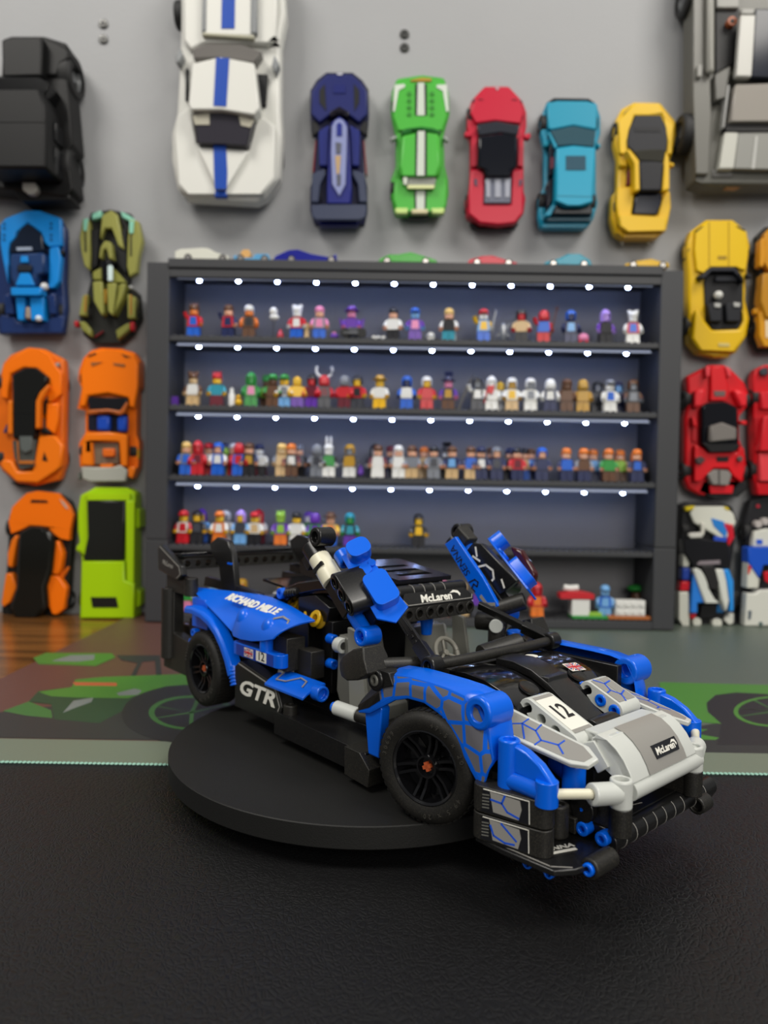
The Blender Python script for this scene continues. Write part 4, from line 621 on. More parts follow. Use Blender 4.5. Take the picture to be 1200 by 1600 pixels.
die_cast('yellow_die_cast_racer', 'tiny yellow racer on top of the cabinet under the yellow wedge car', 970, 1041, '#d8ac20', [(0, 3), (.05, 7), (.3, 11), (.6, 14), (.85, 10), (.98, 9), (1, 3)], [(.36, 8), (.42, 12), (.5, 12.4), (.52, 8)], (.2, .84), hgt=.9)
# ---------------------------------------------------------------- little block figures on the shelves
TC = {'k': ('#1b1b20', 'black'), 'w': ('#dcdcd8', 'white'), 'r': ('#c01a26', 'red'), 'b': ('#1c5ec4', 'blue'), 'n': ('#1b2550', 'navy'), 'u': ('#5c3a22', 'brown'), 't': ('#c8aa7c', 'tan'), 'y': ('#e4b41c', 'yellow'),
      'g': ('#2a8c3a', 'green'), 'l': ('#8ab83a', 'lime'), 'p': ('#6030a0', 'purple'), 'm': ('#641828', 'maroon'), 'e': ('#787c84', 'grey'), 'd': ('#3a3c44', 'dark grey'), 'o': ('#dc7628', 'orange'), 'i': ('#d880a8', 'pink'),
      'c': ('#268ca0', 'teal'), 's': ('#dca484', 'flesh'), 'a': ('#70a6d8', 'light blue'), 'G': ('#b48a2c', 'gold'), 'h': ('#dcb86c', 'blond'), 'v': ('#a888d8', 'lilac')}
def tm(k): return mat('figure_' + TC[k][1].replace(' ', '_'), TC[k][0], .35)
DUM = mat('figure_plain', '#888888', .4)
def fm(mb, name): return mb.mesh(name, DUM)
def make_fig_meshes():
    F = {}
    m = MB()
    for s in (-1, 1): m.prism([(s * .3, 0), (s * 7.7, 0), (s * 7.7, 10.8), (s * .3, 10.8)], -3.9, 3.9, Matrix.Rotation(R(90), 4, 'X')).box((s * 4, -4.6, 1.6), (7.4, 2, 3.2))
    m.box((0, 0, 11.8), (15.6, 5.6, 2.4)); F['legs'] = fm(m, 'legs')
    m = MB(); m.loft([[(-7.8, -3.9, 13), (7.8, -3.9, 13), (7.8, 3.9, 13), (-7.8, 3.9, 13)], [(-6, -3.9, 25.8), (6, -3.9, 25.8), (6, 3.9, 25.8), (-6, 3.9, 25.8)]]); m.cyl((0, 0, 25.6), (0, 0, 27.2), 3.2, 12); F['torso'] = fm(m, 'torso')
    for s, nm in ((-1, 'arm_l'), (1, 'arm_r')):
        m = MB(); m.tube([(s * 6, .2, 23.6), (s * 8.2, -.4, 22.4), (s * 9.4, -1.8, 19), (s * 9.6, -3.8, 16)], 2.5, 10); F[nm] = fm(m, 'arm')
        m = MB(); T = Matrix.Translation((s * 9.6, -5, 14.6)) @ Matrix.Rotation(R(-35), 4, 'X')
        m.lathe([(1.3, -1.6), (2.5, -1.6), (2.5, 1.6), (1.3, 1.6), (1.3, -1.6)], T, 12, caps=False, arc=R(290), a0=R(-55)).cyl((s * 9.6, -3.6, 16), (s * 9.6, -4.6, 15), 1.2, 8); F['hand' + nm[3:]] = fm(m, 'hand')
        m = MB(); m.tube([(s * 6, .2, 23.6), (s * 9, 0, 24.5), (s * 10.6, -1, 28), (s * 10.8, -2, 31)], 2.5, 10); F['arm_up' + nm[3:]] = fm(m, 'arm')
    m = MB(); m.lathe([(.1, 26.8), (4.2, 26.8), (5.1, 28), (5.1, 34.6), (4.4, 36), (2.4, 36.3), (2.4, 37.8), (.1, 37.8)], None, 18, caps=False); F['head'] = fm(m, 'head')
    m = MB()
    for s in (-1, 1): m.box((s * 1.8, -5.0, 32.6), (1, .5, 1.3))
    m.box((0, -5.0, 29.8), (2.6, .5, .5)); F['face'] = fm(m, 'face')
    dome = [(5.4, 33), (5.9, 34), (6, 36.5), (5, 39), (3, 40.4), (.1, 40.8)]
    m = MB(); m.lathe(dome, None, 18, caps=False).box((0, 2.6, 32.5), (10.6, 5.4, 5)); F['short'] = fm(m, 'hair')
    m = MB(); m.lathe(dome, None, 18, caps=False).loft([[(-5.8, 0, 35), (5.8, 0, 35), (5.8, 5.6, 35), (-5.8, 5.6, 35)], [(-6.6, 1.5, 23), (6.6, 1.5, 23), (6, 5.6, 23), (-6, 5.6, 23)]]); F['long'] = fm(m, 'hair')
    m = MB(); m.lathe(dome, None, 18, caps=False)
    for k in range(9): a = k * 2.4; r = 3.6 if k < 6 else 1.2; m.cyl((r * math.cos(a), r * math.sin(a), 37.5), (r * 1.5 * math.cos(a), r * 1.5 * math.sin(a), 42.5), 1.6, 6, r1=.25)
    m.box((0, 2.6, 32.5), (10.6, 5.4, 5)); F['spiky'] = fm(m, 'hair')
    m = MB(); m.lathe([(5.6, 28.5), (6.3, 30), (6.5, 35), (5.6, 38.6), (3, 40.6), (.1, 41)], None, 18, caps=False, arc=R(270), a0=R(-45)).lathe([(6.5, 35), (5.6, 38.6), (3, 40.6), (.1, 41)], None, 18, caps=False); F['helmet'] = fm(m, 'helmet')
    m = MB(); m.lathe([(.1, 36), (9, 35.2), (9.2, 36), (6, 36.6), (5.4, 37.5), (4.8, 41), (.1, 41.6)], None, 18, caps=False); F['brim'] = fm(m, 'hat')
    m = MB(); m.lathe([(.1, 36), (9, 35.4), (9, 36.2), (5.4, 36.8), (4.2, 41), (6, 45.5), (5.6, 46), (.1, 46)], None, 18, caps=False); F['tall'] = fm(m, 'hat')
    m = MB(); m.lathe(dome, None, 18, caps=False).prism([(-5, 0), (5, 0), (3.5, -5), (-3.5, -5)], 34.8, 35.8, Matrix.Translation((0, -4.5, 0))); F['cap'] = fm(m, 'cap')
    m = MB(); m.lathe([(6, 26.5), (6.5, 30), (6.5, 35), (5.4, 39), (2.6, 42), (.1, 43)], None, 18, caps=False, arc=R(280), a0=R(-50)).lathe([(6.5, 36), (5.4, 39), (2.6, 42), (.1, 43)], None, 18, caps=False); F['hood'] = fm(m, 'hood')
    m = MB(); m.lathe(dome, None, 18, caps=False)
    for s in (-1, 1): m.sphere((s * 2.6, .5, 45), 6, 10, 8, sc=(.28, .2, 1))
    F['ears'] = fm(m, 'headdress')
    m = MB(); m.lathe(dome, None, 18, caps=False)
    for s in (-1, 1): m.sphere((s * 4.4, 0, 40), 2.6, 10, 6, sc=(1, .5, 1))
    F['round_ears'] = fm(m, 'headdress')
    m = MB(); m.lathe([(5.8, 27), (6.8, 31), (6.2, 36), (4, 39.5), (.1, 40.6)], None, 18, caps=False).box((0, -5.6, 31.5), (8, 2.5, 4)); F['mask'] = fm(m, 'mask')
    m = MB()
    for s in (-1, 1): m.tube([(s * 4, 0, 38), (s * 8.5, 0, 41), (s * 10, 0, 46), (s * 9, 0, 51)], 1.6, 8)
    F['horns'] = fm(m, 'horns')
    m = MB(); m.loft([[(-6.2, 4.2, 25.6), (6.2, 4.2, 25.6), (6.2, 4.8, 25.6), (-6.2, 4.8, 25.6)], [(-9.5, 7.5, 1), (9.5, 7.5, 1), (9.5, 8.1, 1), (-9.5, 8.1, 1)]]); F['cape'] = fm(m, 'cape')
    m = MB(); m.loft([[(-8.2, -4.4, .2), (8.2, -4.4, .2), (8.2, 4.4, .2), (-8.2, 4.4, .2)], [(-7.4, -3.8, 13), (7.4, -3.8, 13), (7.4, 3.8, 13), (-7.4, 3.8, 13)]]); F['skirt'] = fm(m, 'skirt')
    m = MB(); m.cyl((0, 0, -8), (0, 0, 26), 1, 8).sphere((0, 0, 27), 2, 8, 6); F['staff'] = fm(m, 'staff')
    m = MB(); m.cyl((0, 0, -3), (0, 0, 3), .9, 8).box((0, 0, 3.4), (5, 1.2, 1)).prism([(-1.3, 4), (1.3, 4), (1.1, 22), (0, 25), (-1.1, 22)], -.35, .35, Matrix.Rotation(R(90), 4, 'X')); F['sword'] = fm(m, 'sword')
    m = MB(); m.cyl((0, 0, -6), (0, 0, 16), .9, 8).prism([(0, 8), (7, 6), (8, 12), (7, 18), (0, 15)], -.5, .5, Matrix.Rotation(R(90), 4, 'X')); F['axe'] = fm(m, 'axe')
    m = MB(); m.prism([(-4.6, 14.5), (4.6, 14.5), (3.8, 24.6), (-3.8, 24.6)], 3.88, 4.12, Matrix.Rotation(R(90), 4, 'X')); F['print'] = fm(m, 'chest_print')
    m = MB()
    for s in (-1, 1): m.prism([(s * 2, 6), (s * 14, 12), (s * 16, 24), (s * 9, 20), (s * 3, 20)], -.5, .5, Matrix.Translation((0, 5, 4)) @ Matrix.Rotation(R(90), 4, 'X'))
    F['wings'] = fm(m, 'wings')
    return F
FIG = make_fig_meshes()
def fp(key, name, k, root, M=None, parent=None):
    o = bpy.data.objects.new(name, FIG[key]); COL.objects.link(o); o.parent = parent or root
    o.material_slots[0].link = 'OBJECT'; o.material_slots[0].material = tm(k) if isinstance(k, str) else k
    if M: o.matrix_local = M
    return o
HW_ = {'short': 'hair', 'long': 'long hair', 'spiky': 'spiky hair', 'helmet': 'helmet', 'brim': 'brimmed hat', 'tall': 'tall hat', 'cap': 'cap', 'hood': 'hood', 'ears': 'tall eared headdress', 'round_ears': 'round eared headdress', 'mask': 'moulded mask', 'none': ''}
SHELF_W = ['top shelf', 'second shelf', 'third shelf', 'fourth shelf', 'bottom shelf']
used_labels = {}
EYE = mat('figure_eyes', '#101014', .4)
def figure(shelf, px, spec, row=0, h=1.0, turn=None):
    """spec: style,hair,skin,torso,arms,legs[,extras...]; extra like cape:r, print:w, staff:u, skirt:m, up, horns:w"""
    st, hc, sk, to, ar, le, *ex = spec.split(',')
    Y = CAB_Y + (.019, .036)[row]; X = at(px, SH_PY[shelf], Y).x
    lab = ''
    hd = (TC[hc][1] + ' ' + HW_[st]) if st != 'none' else TC[sk][1] + ' bare head'
    lab = 'toy figure with %s, %s torso and %s legs, %s' % (hd, TC[to][1], TC[le][1], SHELF_W[shelf])
    for e in ex:
        if lab in used_labels:
            k_, _, c_ = e.partition(':'); nm = {'print': 'chest print', 'up': 'raised arm'}.get(k_, k_)
            lab = 'toy figure with %s, %s torso, %s legs, %s, %s' % (hd, TC[to][1], TC[le][1], ((TC[c_][1] + ' ') if c_ else '') + nm, SHELF_W[shelf])
    if lab in used_labels: print('DUPLICATE LABEL', lab, px)
    used_labels[lab] = px
    root = empty('toy_figure', (X, Y, SHZ[shelf] + (.0016 if row == 0 else .0016)), lab, 'toy figure', 'toy figures on the lit shelves'); root.scale = (.001 * h,) * 3
    root.rotation_euler = (0, 0, R(turn if turn is not None else random.uniform(-9, 9)))
    fp('legs', 'legs', le, root); t = fp('torso', 'torso', to, root)
    up = 'up' in ex
    a = fp('arm_up_l' if up else 'arm_l', 'arm', ar, root); b = fp('arm_r', 'arm', ar, root)
    if not up: fp('hand_l', 'hand', sk, root, parent=a)
    fp('hand_r', 'hand', sk, root, parent=b)
    hd_ = fp('head', 'head', sk, root); fp('face', 'face', EYE, root, parent=hd_)
    if st != 'none': fp(st, {'short': 'hair', 'long': 'hair', 'spiky': 'hair', 'ears': 'headdress', 'round_ears': 'headdress', 'brim': 'hat', 'tall': 'hat'}.get(st, st), hc, root)
    for e in ex:
        k_, _, c_ = e.partition(':')
        if k_ in ('cape', 'skirt', 'wings', 'horns'): fp(k_, k_, c_, root)
        elif k_ == 'print': fp('print', 'chest_print', c_, root, parent=t)
        elif k_ in ('staff', 'sword', 'axe'): fp(k_, k_, c_, root, Matrix.Translation((9.6, -5.4, 14.6)) @ Matrix.Rotation(R(12), 4, 'Y'))
    return root
def trinket(name, label, shelf, px, build, Y=.018, cat='toy'):
    P = at(px, SH_PY[shelf], CAB_Y + Y); e = empty(name, (P.x, CAB_Y + Y, SHZ[shelf] + .0016), label, cat); e.scale = (.001,) * 3; build(e); return e
def mono(parts): return lambda e: [p[1].build(p[0], tm(p[2]) if isinstance(p[2], str) else p[2], e, bevel=p[3] if len(p) > 3 else 0) for p in parts]

S1 = [(303, 'spiky,u,o,r,r,b,print:b,up'), (357, 'short,u,s,r,n,n,print:n,up'), (389, 'short,w,o,u,o,u,print:k'), (464, 'round_ears,w,w,r,r,b,print:w'), (499, 'short,i,s,e,i,b,print:i'), (549, 'brim,p,i,p,p,d,wings:p'), (614, 'short,k,s,w,w,k'), (648, 'cap,b,a,p,p,p,print:i'), (701, 'short,h,s,k,w,c,cape:w'), (755, 'cap,r,w,a,y,b,print:y,sword:e,up'), (814, 'helmet,k,r,t,t,k'), (849, 'mask,r,r,b,r,r,staff:u,up'), (891, 'helmet,b,n,n,n,n,print:a'), (945, 'hood,v,v,k,p,k'), (988, 'round_ears,w,w,r,w,w,print:b')]
for px, s in S1: figure(0, px, s)
S2 = [(302, 'round_ears,u,t,w,u,t,print:w'), (339, 'spiky,r,y,c,c,m,skirt:m'), (392, 'hood,g,g,g,g,g,print:i'), (426, 'cap,g,u,u,g,u'), (444, 'cap,g,y,w,w,a,print:e'), (464, 'none,y,y,y,y,p'), (487, 'helmet,k,r,m,r,p'), (506, 'mask,r,r,d,r,d,horns:w,print:m'), (538, 'mask,e,r,r,r,m'), (558, 'helmet,k,y,r,r,d,print:k'), (593, 'brim,G,y,w,w,y'), (635, 'helmet,b,n,w,b,b,print:w'), (666, 'helmet,w,y,r,r,r'), (700, 'tall,n,i,n,p,u,print:G'), (745, 'helmet,k,e,k,w,d,print:w,axe:r,up'), (767, 'hood,w,w,w,w,w'), (799, 'helmet,w,G,w,w,t,print:y'), (828, 'helmet,w,e,w,w,w,print:e'), (859, 'mask,w,w,n,w,n,print:w'), (885, 'long,u,u,u,u,u'), (910, 'mask,G,G,G,G,G'), (952, 'cap,e,w,w,w,w,print:b'), (988, 'helmet,u,e,d,u,u,print:e')]
for px, s in S2: figure(1, px, s)
for px, s in ((781, 'none,k,y,w,w,w'), (933, 'helmet,k,e,d,d,d'), (965, 'helmet,n,a,n,n,n'), (417, 'spiky,g,u,l,g,u')): figure(1, px, s, 1)
S3 = [(291, 'long,h,s,e,b,b,print:b'), (309, 'hood,r,r,r,r,r,print:m'), (341, 'helmet,b,s,b,w,b,print:w'), (373, 'mask,r,r,b,r,b,print:r'), (389, 'short,u,s,k,n,k,cape:m,print:G'), (440, 'long,h,t,t,e,t'), (455, 'short,o,s,d,m,u,print:w'), (495, 'mask,e,u,e,e,e,print:d'), (513, 'ears,w,w,g,k,w,print:g'), (546, 'helmet,G,e,G,k,w'), (590, 'short,u,s,w,m,w,cape:m,skirt:w'), (622, 'long,w,s,w,e,w'), (643, 'short,u,s,e,e,t'), (677, 'short,k,s,e,e,e,print:d'), (706, 'short,u,s,n,n,t,print:a'), (735, 'short,u,s,b,n,t'), (751, 'cap,n,s,n,n,n,print:w'), (775, 'helmet,e,s,n,n,n,print:d'), (807, 'short,k,s,r,r,n,print:m'), (846, 'helmet,b,s,n,n,n'), (884, 'short,o,s,b,n,n'), (911, 'short,o,s,u,e,n'), (950, 'short,o,s,g,g,u'), (994, 'long,o,s,n,n,n,print:b')]
for px, s in S3: figure(2, px, s)
for px, s in ((326, 'cap,r,s,w,w,r'), (352, 'helmet,n,l,g,g,g'), (365, 'helmet,w,s,r,w,r'), (405, 'short,n,w,w,w,k,cape:m'), (467, 'short,e,s,e,k,k'), (585, 'hood,k,w,k,k,k'), (610, 'short,m,s,n,m,n,cape:m'), (645, 'short,n,s,m,m,k'), (662, 'short,o,s,t,w,t'), (697, 'tall,k,w,d,k,k'), (767, 'short,u,s,n,b,k'), (796, 'short,n,s,d,d,d'), (818, 'short,k,s,t,b,b'), (829, 'short,u,s,b,b,n,print:a'), (926, 'short,o,s,a,e,n'), (968, 'long,o,s,l,t,u')): figure(2, px, s, 1)
S4 = [(287, 'cap,r,y,w,r,r,print:r'), (308, 'helmet,k,y,k,k,k,print:d'), (343, 'cap,o,y,o,w,o,print:w'), (376, 'hood,v,y,d,a,a'), (398, 'cap,r,y,w,w,k,print:t'), (438, 'spiky,l,l,p,p,o,print:l'), (463, 'short,k,y,w,w,w'), (492, 'mask,p,l,g,p,p,print:p'), (516, 'brim,u,s,t,y,b,print:o'), (546, 'helmet,c,g,k,c,p,print:c'), (653, 'helmet,k,y,k,k,k,print:y')]
for px, s in S4: figure(3, px, s)
for px, s in ((315, 'hood,p,y,a,a,b'), (352, 'helmet,w,e,w,w,w'), (404, 'hood,r,s,r,w,m'), (482, 'helmet,p,w,g,w,g')): figure(3, px, s, 1)
for px, s in ((290, 'helmet,c,l,g,w,i,print:g'), (333, 'helmet,w,a,w,w,o,print:a'), (378, 'helmet,G,o,o,d,d'), (440, 'cap,w,y,a,w,w'), (693, 'hood,i,y,r,r,o'), (722, 'short,t,y,o,w,t'), (746, 'short,d,s,p,p,d'), (838, 'hood,r,r,r,r,o,print:o'), (944, 'cap,a,a,b,a,a,print:a')): figure(4, px, s)
# small things between the figures
skull = MB().sphere((0, 0, 5.4), 5.2).box((0, -2, 1.6), (6, 5, 3))
trinket('skull_ornament', 'small white skull ornament on the top shelf', 0, 673, mono([('skull', skull, 'w', .5), ('eye_sockets', MB().sphere((-2, -4.4, 5.4), 1.3, 8, 6).sphere((2, -4.4, 5.4), 1.3, 8, 6), 'k')]))
trinket('pink_blob', 'round pink ball creature with feet on the top shelf', 0, 911, mono([('ball', MB().sphere((0, 0, 6.5), 6, sc=(1.2, 1, 1)), 'i'), ('feet', MB().sphere((-4, -3, 1.6), 2.4, 8, 6).sphere((4, -3, 1.6), 2.4, 8, 6), 'r')]))
trinket('tan_post', 'short tan post beside the pink jacket figure on the top shelf', 0, 479, mono([('post', MB().lathe([(4, 0), (4, 2), (3.2, 3), (3.4, 16), (4, 18), (.1, 20)], None, 12), 't')]))
trinket('grey_shark_toy', 'small grey shark toy standing on its tail on the top shelf', 0, 786, mono([('body', MB().sphere((0, 0, 12), 12, sc=(.42, .45, 1)), 'e'), ('fins', MB().prism([(-9, 6), (-3, 14), (3, 14), (9, 6), (3, 9), (-3, 9)], -1, 1, Matrix.Rotation(R(90), 4, 'X')).prism([(0, 16), (8, 24), (3, 10)], -.8, .8, Matrix.Rotation(R(90), 4, 'X')), 'e'), ('belly', MB().sphere((0, -3, 13), 8, sc=(.3, .3, 1)), 'w')]))
def bike(e):
    mono([('frame', MB().tube([(-10, 0, 6), (-4, 0, 11), (5, 0, 11), (11, 0, 6)], 2, 8).box((0, 0, 8), (10, 5, 5)), 'd'), ('wheel', MB().cyl((-10, -2.2, 6), (-10, 2.2, 6), 6, 16), RUB), ('wheel', MB().cyl((10, -2.2, 6), (10, 2.2, 6), 6, 16), RUB), ('exhaust', MB().tube([(-12, -3, 5), (6, -3, 5)], 1.2, 8), HUBM)])(e)
trinket('toy_motorbike', 'small dark grey motorbike in front of the purple winged figure', 0, 552, bike, Y=.0065)
trinket('small_red_creature', 'tiny red gem headed creature on the top shelf', 0, 438, mono([('body', MB().lathe([(4, 0), (3.6, 5), (2.4, 8), (.2, 12)], None, 10), 'r'), ('face', MB().sphere((0, -2.4, 6), 1.6, 8, 6), 'i')]))
trinket('ghost_ornament', 'small white ghost on a clear stand beside the orange armed figure', 0, 427, mono([('ghost', MB().sphere((0, 0, 33), 5, sc=(1, .8, 1.1)).sphere((1, 0, 26), 5, sc=(1.2, .8, .8)), 'w'), ('stand', MB().cyl((0, 0, 0), (0, 0, 24), .9, 8).cyl((0, 0, 0), (0, 0, 1.4), 4, 12), 'd')]))
for px, lb in ((584, 'small white pebble nearest the motorbike on the top shelf'), (591, 'small white pebble in the middle of three on the top shelf'), (599, 'small white pebble nearest the white shirted figure on the top shelf')):
    trinket('white_pebble', lb, 0, px, mono([('pebble', MB().sphere((0, 0, 2.8), 3, 10, 8, sc=(1, 1, .9)), 'w')]))
trinket('purple_pod', 'tiny purple pod beside the pink jacket figure on the top shelf', 0, 522, mono([('pod', MB().sphere((0, 0, 4), 4.2, sc=(1.2, 1, .9)), 'p'), ('studs', MB().cyl((0, 0, 7), (0, 0, 9), 2.4, 10), 'i')]))
trinket('purple_block', 'small purple block at the end of the second shelf', 1, 273, mono([('block', MB().box((0, 0, 4.8), (9, 8, 9.6)), 'p', .4), ('studs', MB().cyl((-2.2, 0, 9), (-2.2, 0, 11), 1.8, 10).cyl((2.2, 0, 9), (2.2, 0, 11), 1.8, 10), 'p')]))
trinket('cream_candle', 'small cream candle beside the red haired figure on the second shelf', 1, 362, mono([('candle', MB().lathe([(4, 0), (4, 14), (2.4, 17), (2.4, 22), (.1, 23)], None, 12), 'w')]))
trinket('yellow_duckling', 'small yellow duckling beside the green figure on the second shelf', 1, 373, mono([('body', MB().sphere((0, 0, 5), 5, sc=(.9, 1.1, 1)).sphere((0, -1, 11), 3.2), 'y'), ('beak', MB().box((0, -4.6, 10.6), (2.4, 2.4, 1)), 'o')]))
trinket('toy_scythe', 'tall curved black toy scythe standing on the second shelf', 1, 722, mono([('blade', MB().prism([(-6, 0), (-3, 0), (3, 16), (10, 34), (14, 46), (7, 34), (-1, 17)], -1, 1, Matrix.Rotation(R(90), 4, 'X')), 'k')]))
trinket('violet_glow_shape', 'small violet shape standing in for a glow on the third shelf', 2, 563, mono([('glow_shape', MB().lathe([(1, 0), (4, 5), (3, 11), (.2, 16)], None, 6), 'p'), ('base', MB().cyl((0, 0, 0), (0, 0, 2), 5, 12), 'k')]))  # added solid shape in place of a small purple glow
# brick food stand at the bright end of the bottom shelf
def brick(mb, cx_, cz_, wx_, hz_, dep=16, cy_=0): mb.box((cx_, cy_, cz_ + hz_ / 2), (wx_, dep, hz_))
e = trinket('food_stand', 'brick food stand with white counter and red awning on green base', 4, 912, lambda e: None, Y=.016, cat='toy stand')
b_ = MB(); brick(b_, 6, 0, 46, 3.2, 22); b_.build('base_plate', tm('g'), e, bevel=.3); b_ = MB(); brick(b_, -6, 3.2, 22, 20); b_.build('counter', tm('w'), e, bevel=.4); b_ = MB(); b_.prism([(-32, 24), (10, 24), (10, 30), (-4, 33), (-20, 33), (-32, 30)], -9, 9, Matrix.Rotation(R(90), 4, 'X')); b_.build('awning', tm('r'), e, bevel=.5)
MB().tube([(-26, 0, 37), (-18, 0, 36), (-8, 0, 37)], 4, 10).build('roll', tm('w'), e); b_ = MB(); brick(b_, 12, 3.2, 16, 4, 14, -2); b_.build('lime_step', tm('l'), e, bevel=.3)
e = trinket('white_brick_stack', 'stack of white studded bricks on a brown plate beside the food stand', 4, 982, lambda e: None, Y=.014, cat='toy bricks')
b_ = MB(); brick(b_, -2, 0, 52, 4, 20); b_.build('plate', mat('figure_copper', '#a8602c', .4), e, bevel=.4)
for j in range(2): b_ = MB(); brick(b_, 0, 4 + j * 9.6, 36, 9.5, 14); b_.build('brick', tm('w'), e, bevel=.4)
for j in range(2):
    for k in range(4): MB().cyl((-13.5 + k * 9, -7, 8.8 + j * 9.6), (-13.5 + k * 9, -9, 8.8 + j * 9.6), 2.9, 12).build('stud', tm('w'), e, bevel=.2)
trinket('potted_shrub_toy', 'small brown pot with a green leaf disc behind the white bricks', 4, 993, mono([('pot', MB().lathe([(6, 0), (7, 22), (5, 27), (.1, 28)], None, 14), 'u'), ('leaf_disc', MB().sphere((0, 0, 33), 10, sc=(1.25, .9, .5)), 'g')]), Y=.05)
# ---------------------------------------------------------------- the big blue model car (car space: 1 unit = 8 mm, x forward, y left, z up)
car = empty('model_race_car', (-.07259, .51605, .0201), 'blue and black brick-built race car with raised doors on the turntable', 'model car')
car.rotation_euler = (0, 0, R(-48.7)); car.scale = (.008,) * 3
def cmat(name, col, rough=.28, spec=.5, dust=0, **k):
    m = mat(name, col, rough, spec=spec, **k)
    if dust:
        nt = m.node_tree; b = nt.nodes['Principled BSDF']; tc = nt.nodes.new('ShaderNodeTexCoord'); n = nt.nodes.new('ShaderNodeTexNoise'); n.inputs['Scale'].default_value = 14; n.inputs['Detail'].default_value = 8; n.inputs['Roughness'].default_value = .75
        cr = nt.nodes.new('ShaderNodeValToRGB'); cr.color_ramp.elements[0].position = .5; cr.color_ramp.elements[1].position = .78; c = lin(col)
        cr.color_ramp.elements[0].color = c; cr.color_ramp.elements[1].color = tuple(c[i] * (1 - dust) + lin('#8a8470')[i] * dust for i in range(3)) + (1,)
        nt.links.new(tc.outputs['Object'], n.inputs['Vector']); nt.links.new(n.outputs['Fac'], cr.inputs['Fac']); nt.links.new(cr.outputs['Color'], b.inputs['Base Color'])
    return m
BLUE = cmat('car_blue', '#0060de', .26); BLK = cmat('car_black', '#121213', .3, dust=.1); BLG = cmat('car_gloss_black', '#0e0e10', .12, spec=.6); DUST = cmat('car_dusty_black', '#191816', .48, dust=.26)
LG = cmat('car_light_grey', '#c6c9c4', .3); DG = cmat('car_dark_grey', '#6a6a64', .35, dust=.1); STG = cmat('sticker_grey', '#8f8d88', .38); STD = cmat('sticker_dark_grey', '#55565c', .35); CRM = cmat('car_cream', '#dedac2', .35)
YEL = cmat('car_yellow', '#d8aa14', .3); BRN = cmat('axle_brown', '#b0522c', .4); WHT = cmat('print_white', '#e4e2d8', .45); SNAVY = cmat('sticker_navy', '#153c9e', .3); FRED = cmat('print_red', '#c0202c', .45); FBL = cmat('print_flag_blue', '#1c2f7c', .45); TYR = cmat('tyre_rubber', '#161513', .6, spec=.35, dust=.14)
LENS = cmat('lens_dark_red', '#3a0c10', .12); PRB = cmat('print_blue', '#1550c8', .35); PBK = cmat('print_ink', '#14151a', .4)
V = Vector
def XZ(y): return frame((0, y, 0), (1, 0, 0), y=(0, 0, 1))          # local x = x, local y = z, local z = -y
def side(mb, poly, y0, y1, holes=()): return mb.prism(poly, -y1, -y0, frame((0, 0, 0), (1, 0, 0), y=(0, 0, 1)), holes=holes)     # xz outline between two y planes
def beam(mb, p0, d, ax, n, w=1.0, r=.48, holes=True, skip=()):
    return mb.prism(stadium(0, n - 1, r), -w / 2, w / 2, frame(p0, d, z=ax), holes=[circ(i, 0, .29, 12) for i in range(n) if i not in skip] if holes else ())
def pin(mb, p, ax, l=.5, r=.3):
    p = V(p); a = V(ax).normalized() * l; return mb.cyl(p - a, p + a, r, 14, rin=.17, depth=.3)
def part(name, mb, m, parent=None, bevel=.05, smooth=35, label=None):
    o = mb.build(name, m, parent or car, smooth=smooth, bevel=bevel)
    if label: o['label'] = label
    return o
def txt_to(mb, s, size, M, off=.02, ext=.012):
    c = bpy.data.curves.new('t', 'FONT'); c.body = s; c.size = size; c.extrude = ext; c.offset = off; c.align_x = 'CENTER'; c.align_y = 'CENTER'; c.resolution_u = 2
    t = bpy.data.objects.new('t', c); COL.objects.link(t); bpy.context.view_layer.update(); me = bpy.data.meshes.new_from_object(t.evaluated_get(bpy.context.evaluated_depsgraph_get())); bpy.data.objects.remove(t)
    mb.add([v.co for v in me.vertices], [tuple(p.vertices) for p in me.polygons], M); bpy.data.meshes.remove(me)
def flag(parent, M, w_, h_):
    f = MB().prism([(-w_ / 2, -h_ / 2), (w_ / 2, -h_ / 2), (w_ / 2, h_ / 2), (-w_ / 2, h_ / 2)], 0, .02, M).build('flag_sticker', WHT, parent, smooth=0)
    q = MB(); a, b = w_ / 2 * .9, h_ / 2 * .86
    for tri in ([(.2, .5), (.2, 1), (.66, 1)], [(.45, .28), (1, .28), (1, .74)]):
        for sx_ in (-1, 1):
            for sy_ in (-1, 1): q.prism([(sx_ * a * p[0], sy_ * b * p[1]) for p in tri], .02, .026, M)
    q.build('flag_blue', FBL, f, smooth=0)
    q = MB(); ribbon(q, [(-a, 0), (a, 0)], h_ * .16, .034, M); ribbon(q, [(0, -b), (0, b)], h_ * .16, .034, M)
    for sx_ in (-1, 1): ribbon(q, [(-a * .92 * sx_, -b * .92), (a * .92 * sx_, b * .92)], h_ * .055, .031, M)
    q.build('flag_red', FRED, f, smooth=0)
def hexlines(mb, M, lines, wd=.13, h=.03):
    for l in lines: ribbon(mb, l, wd, h, M)

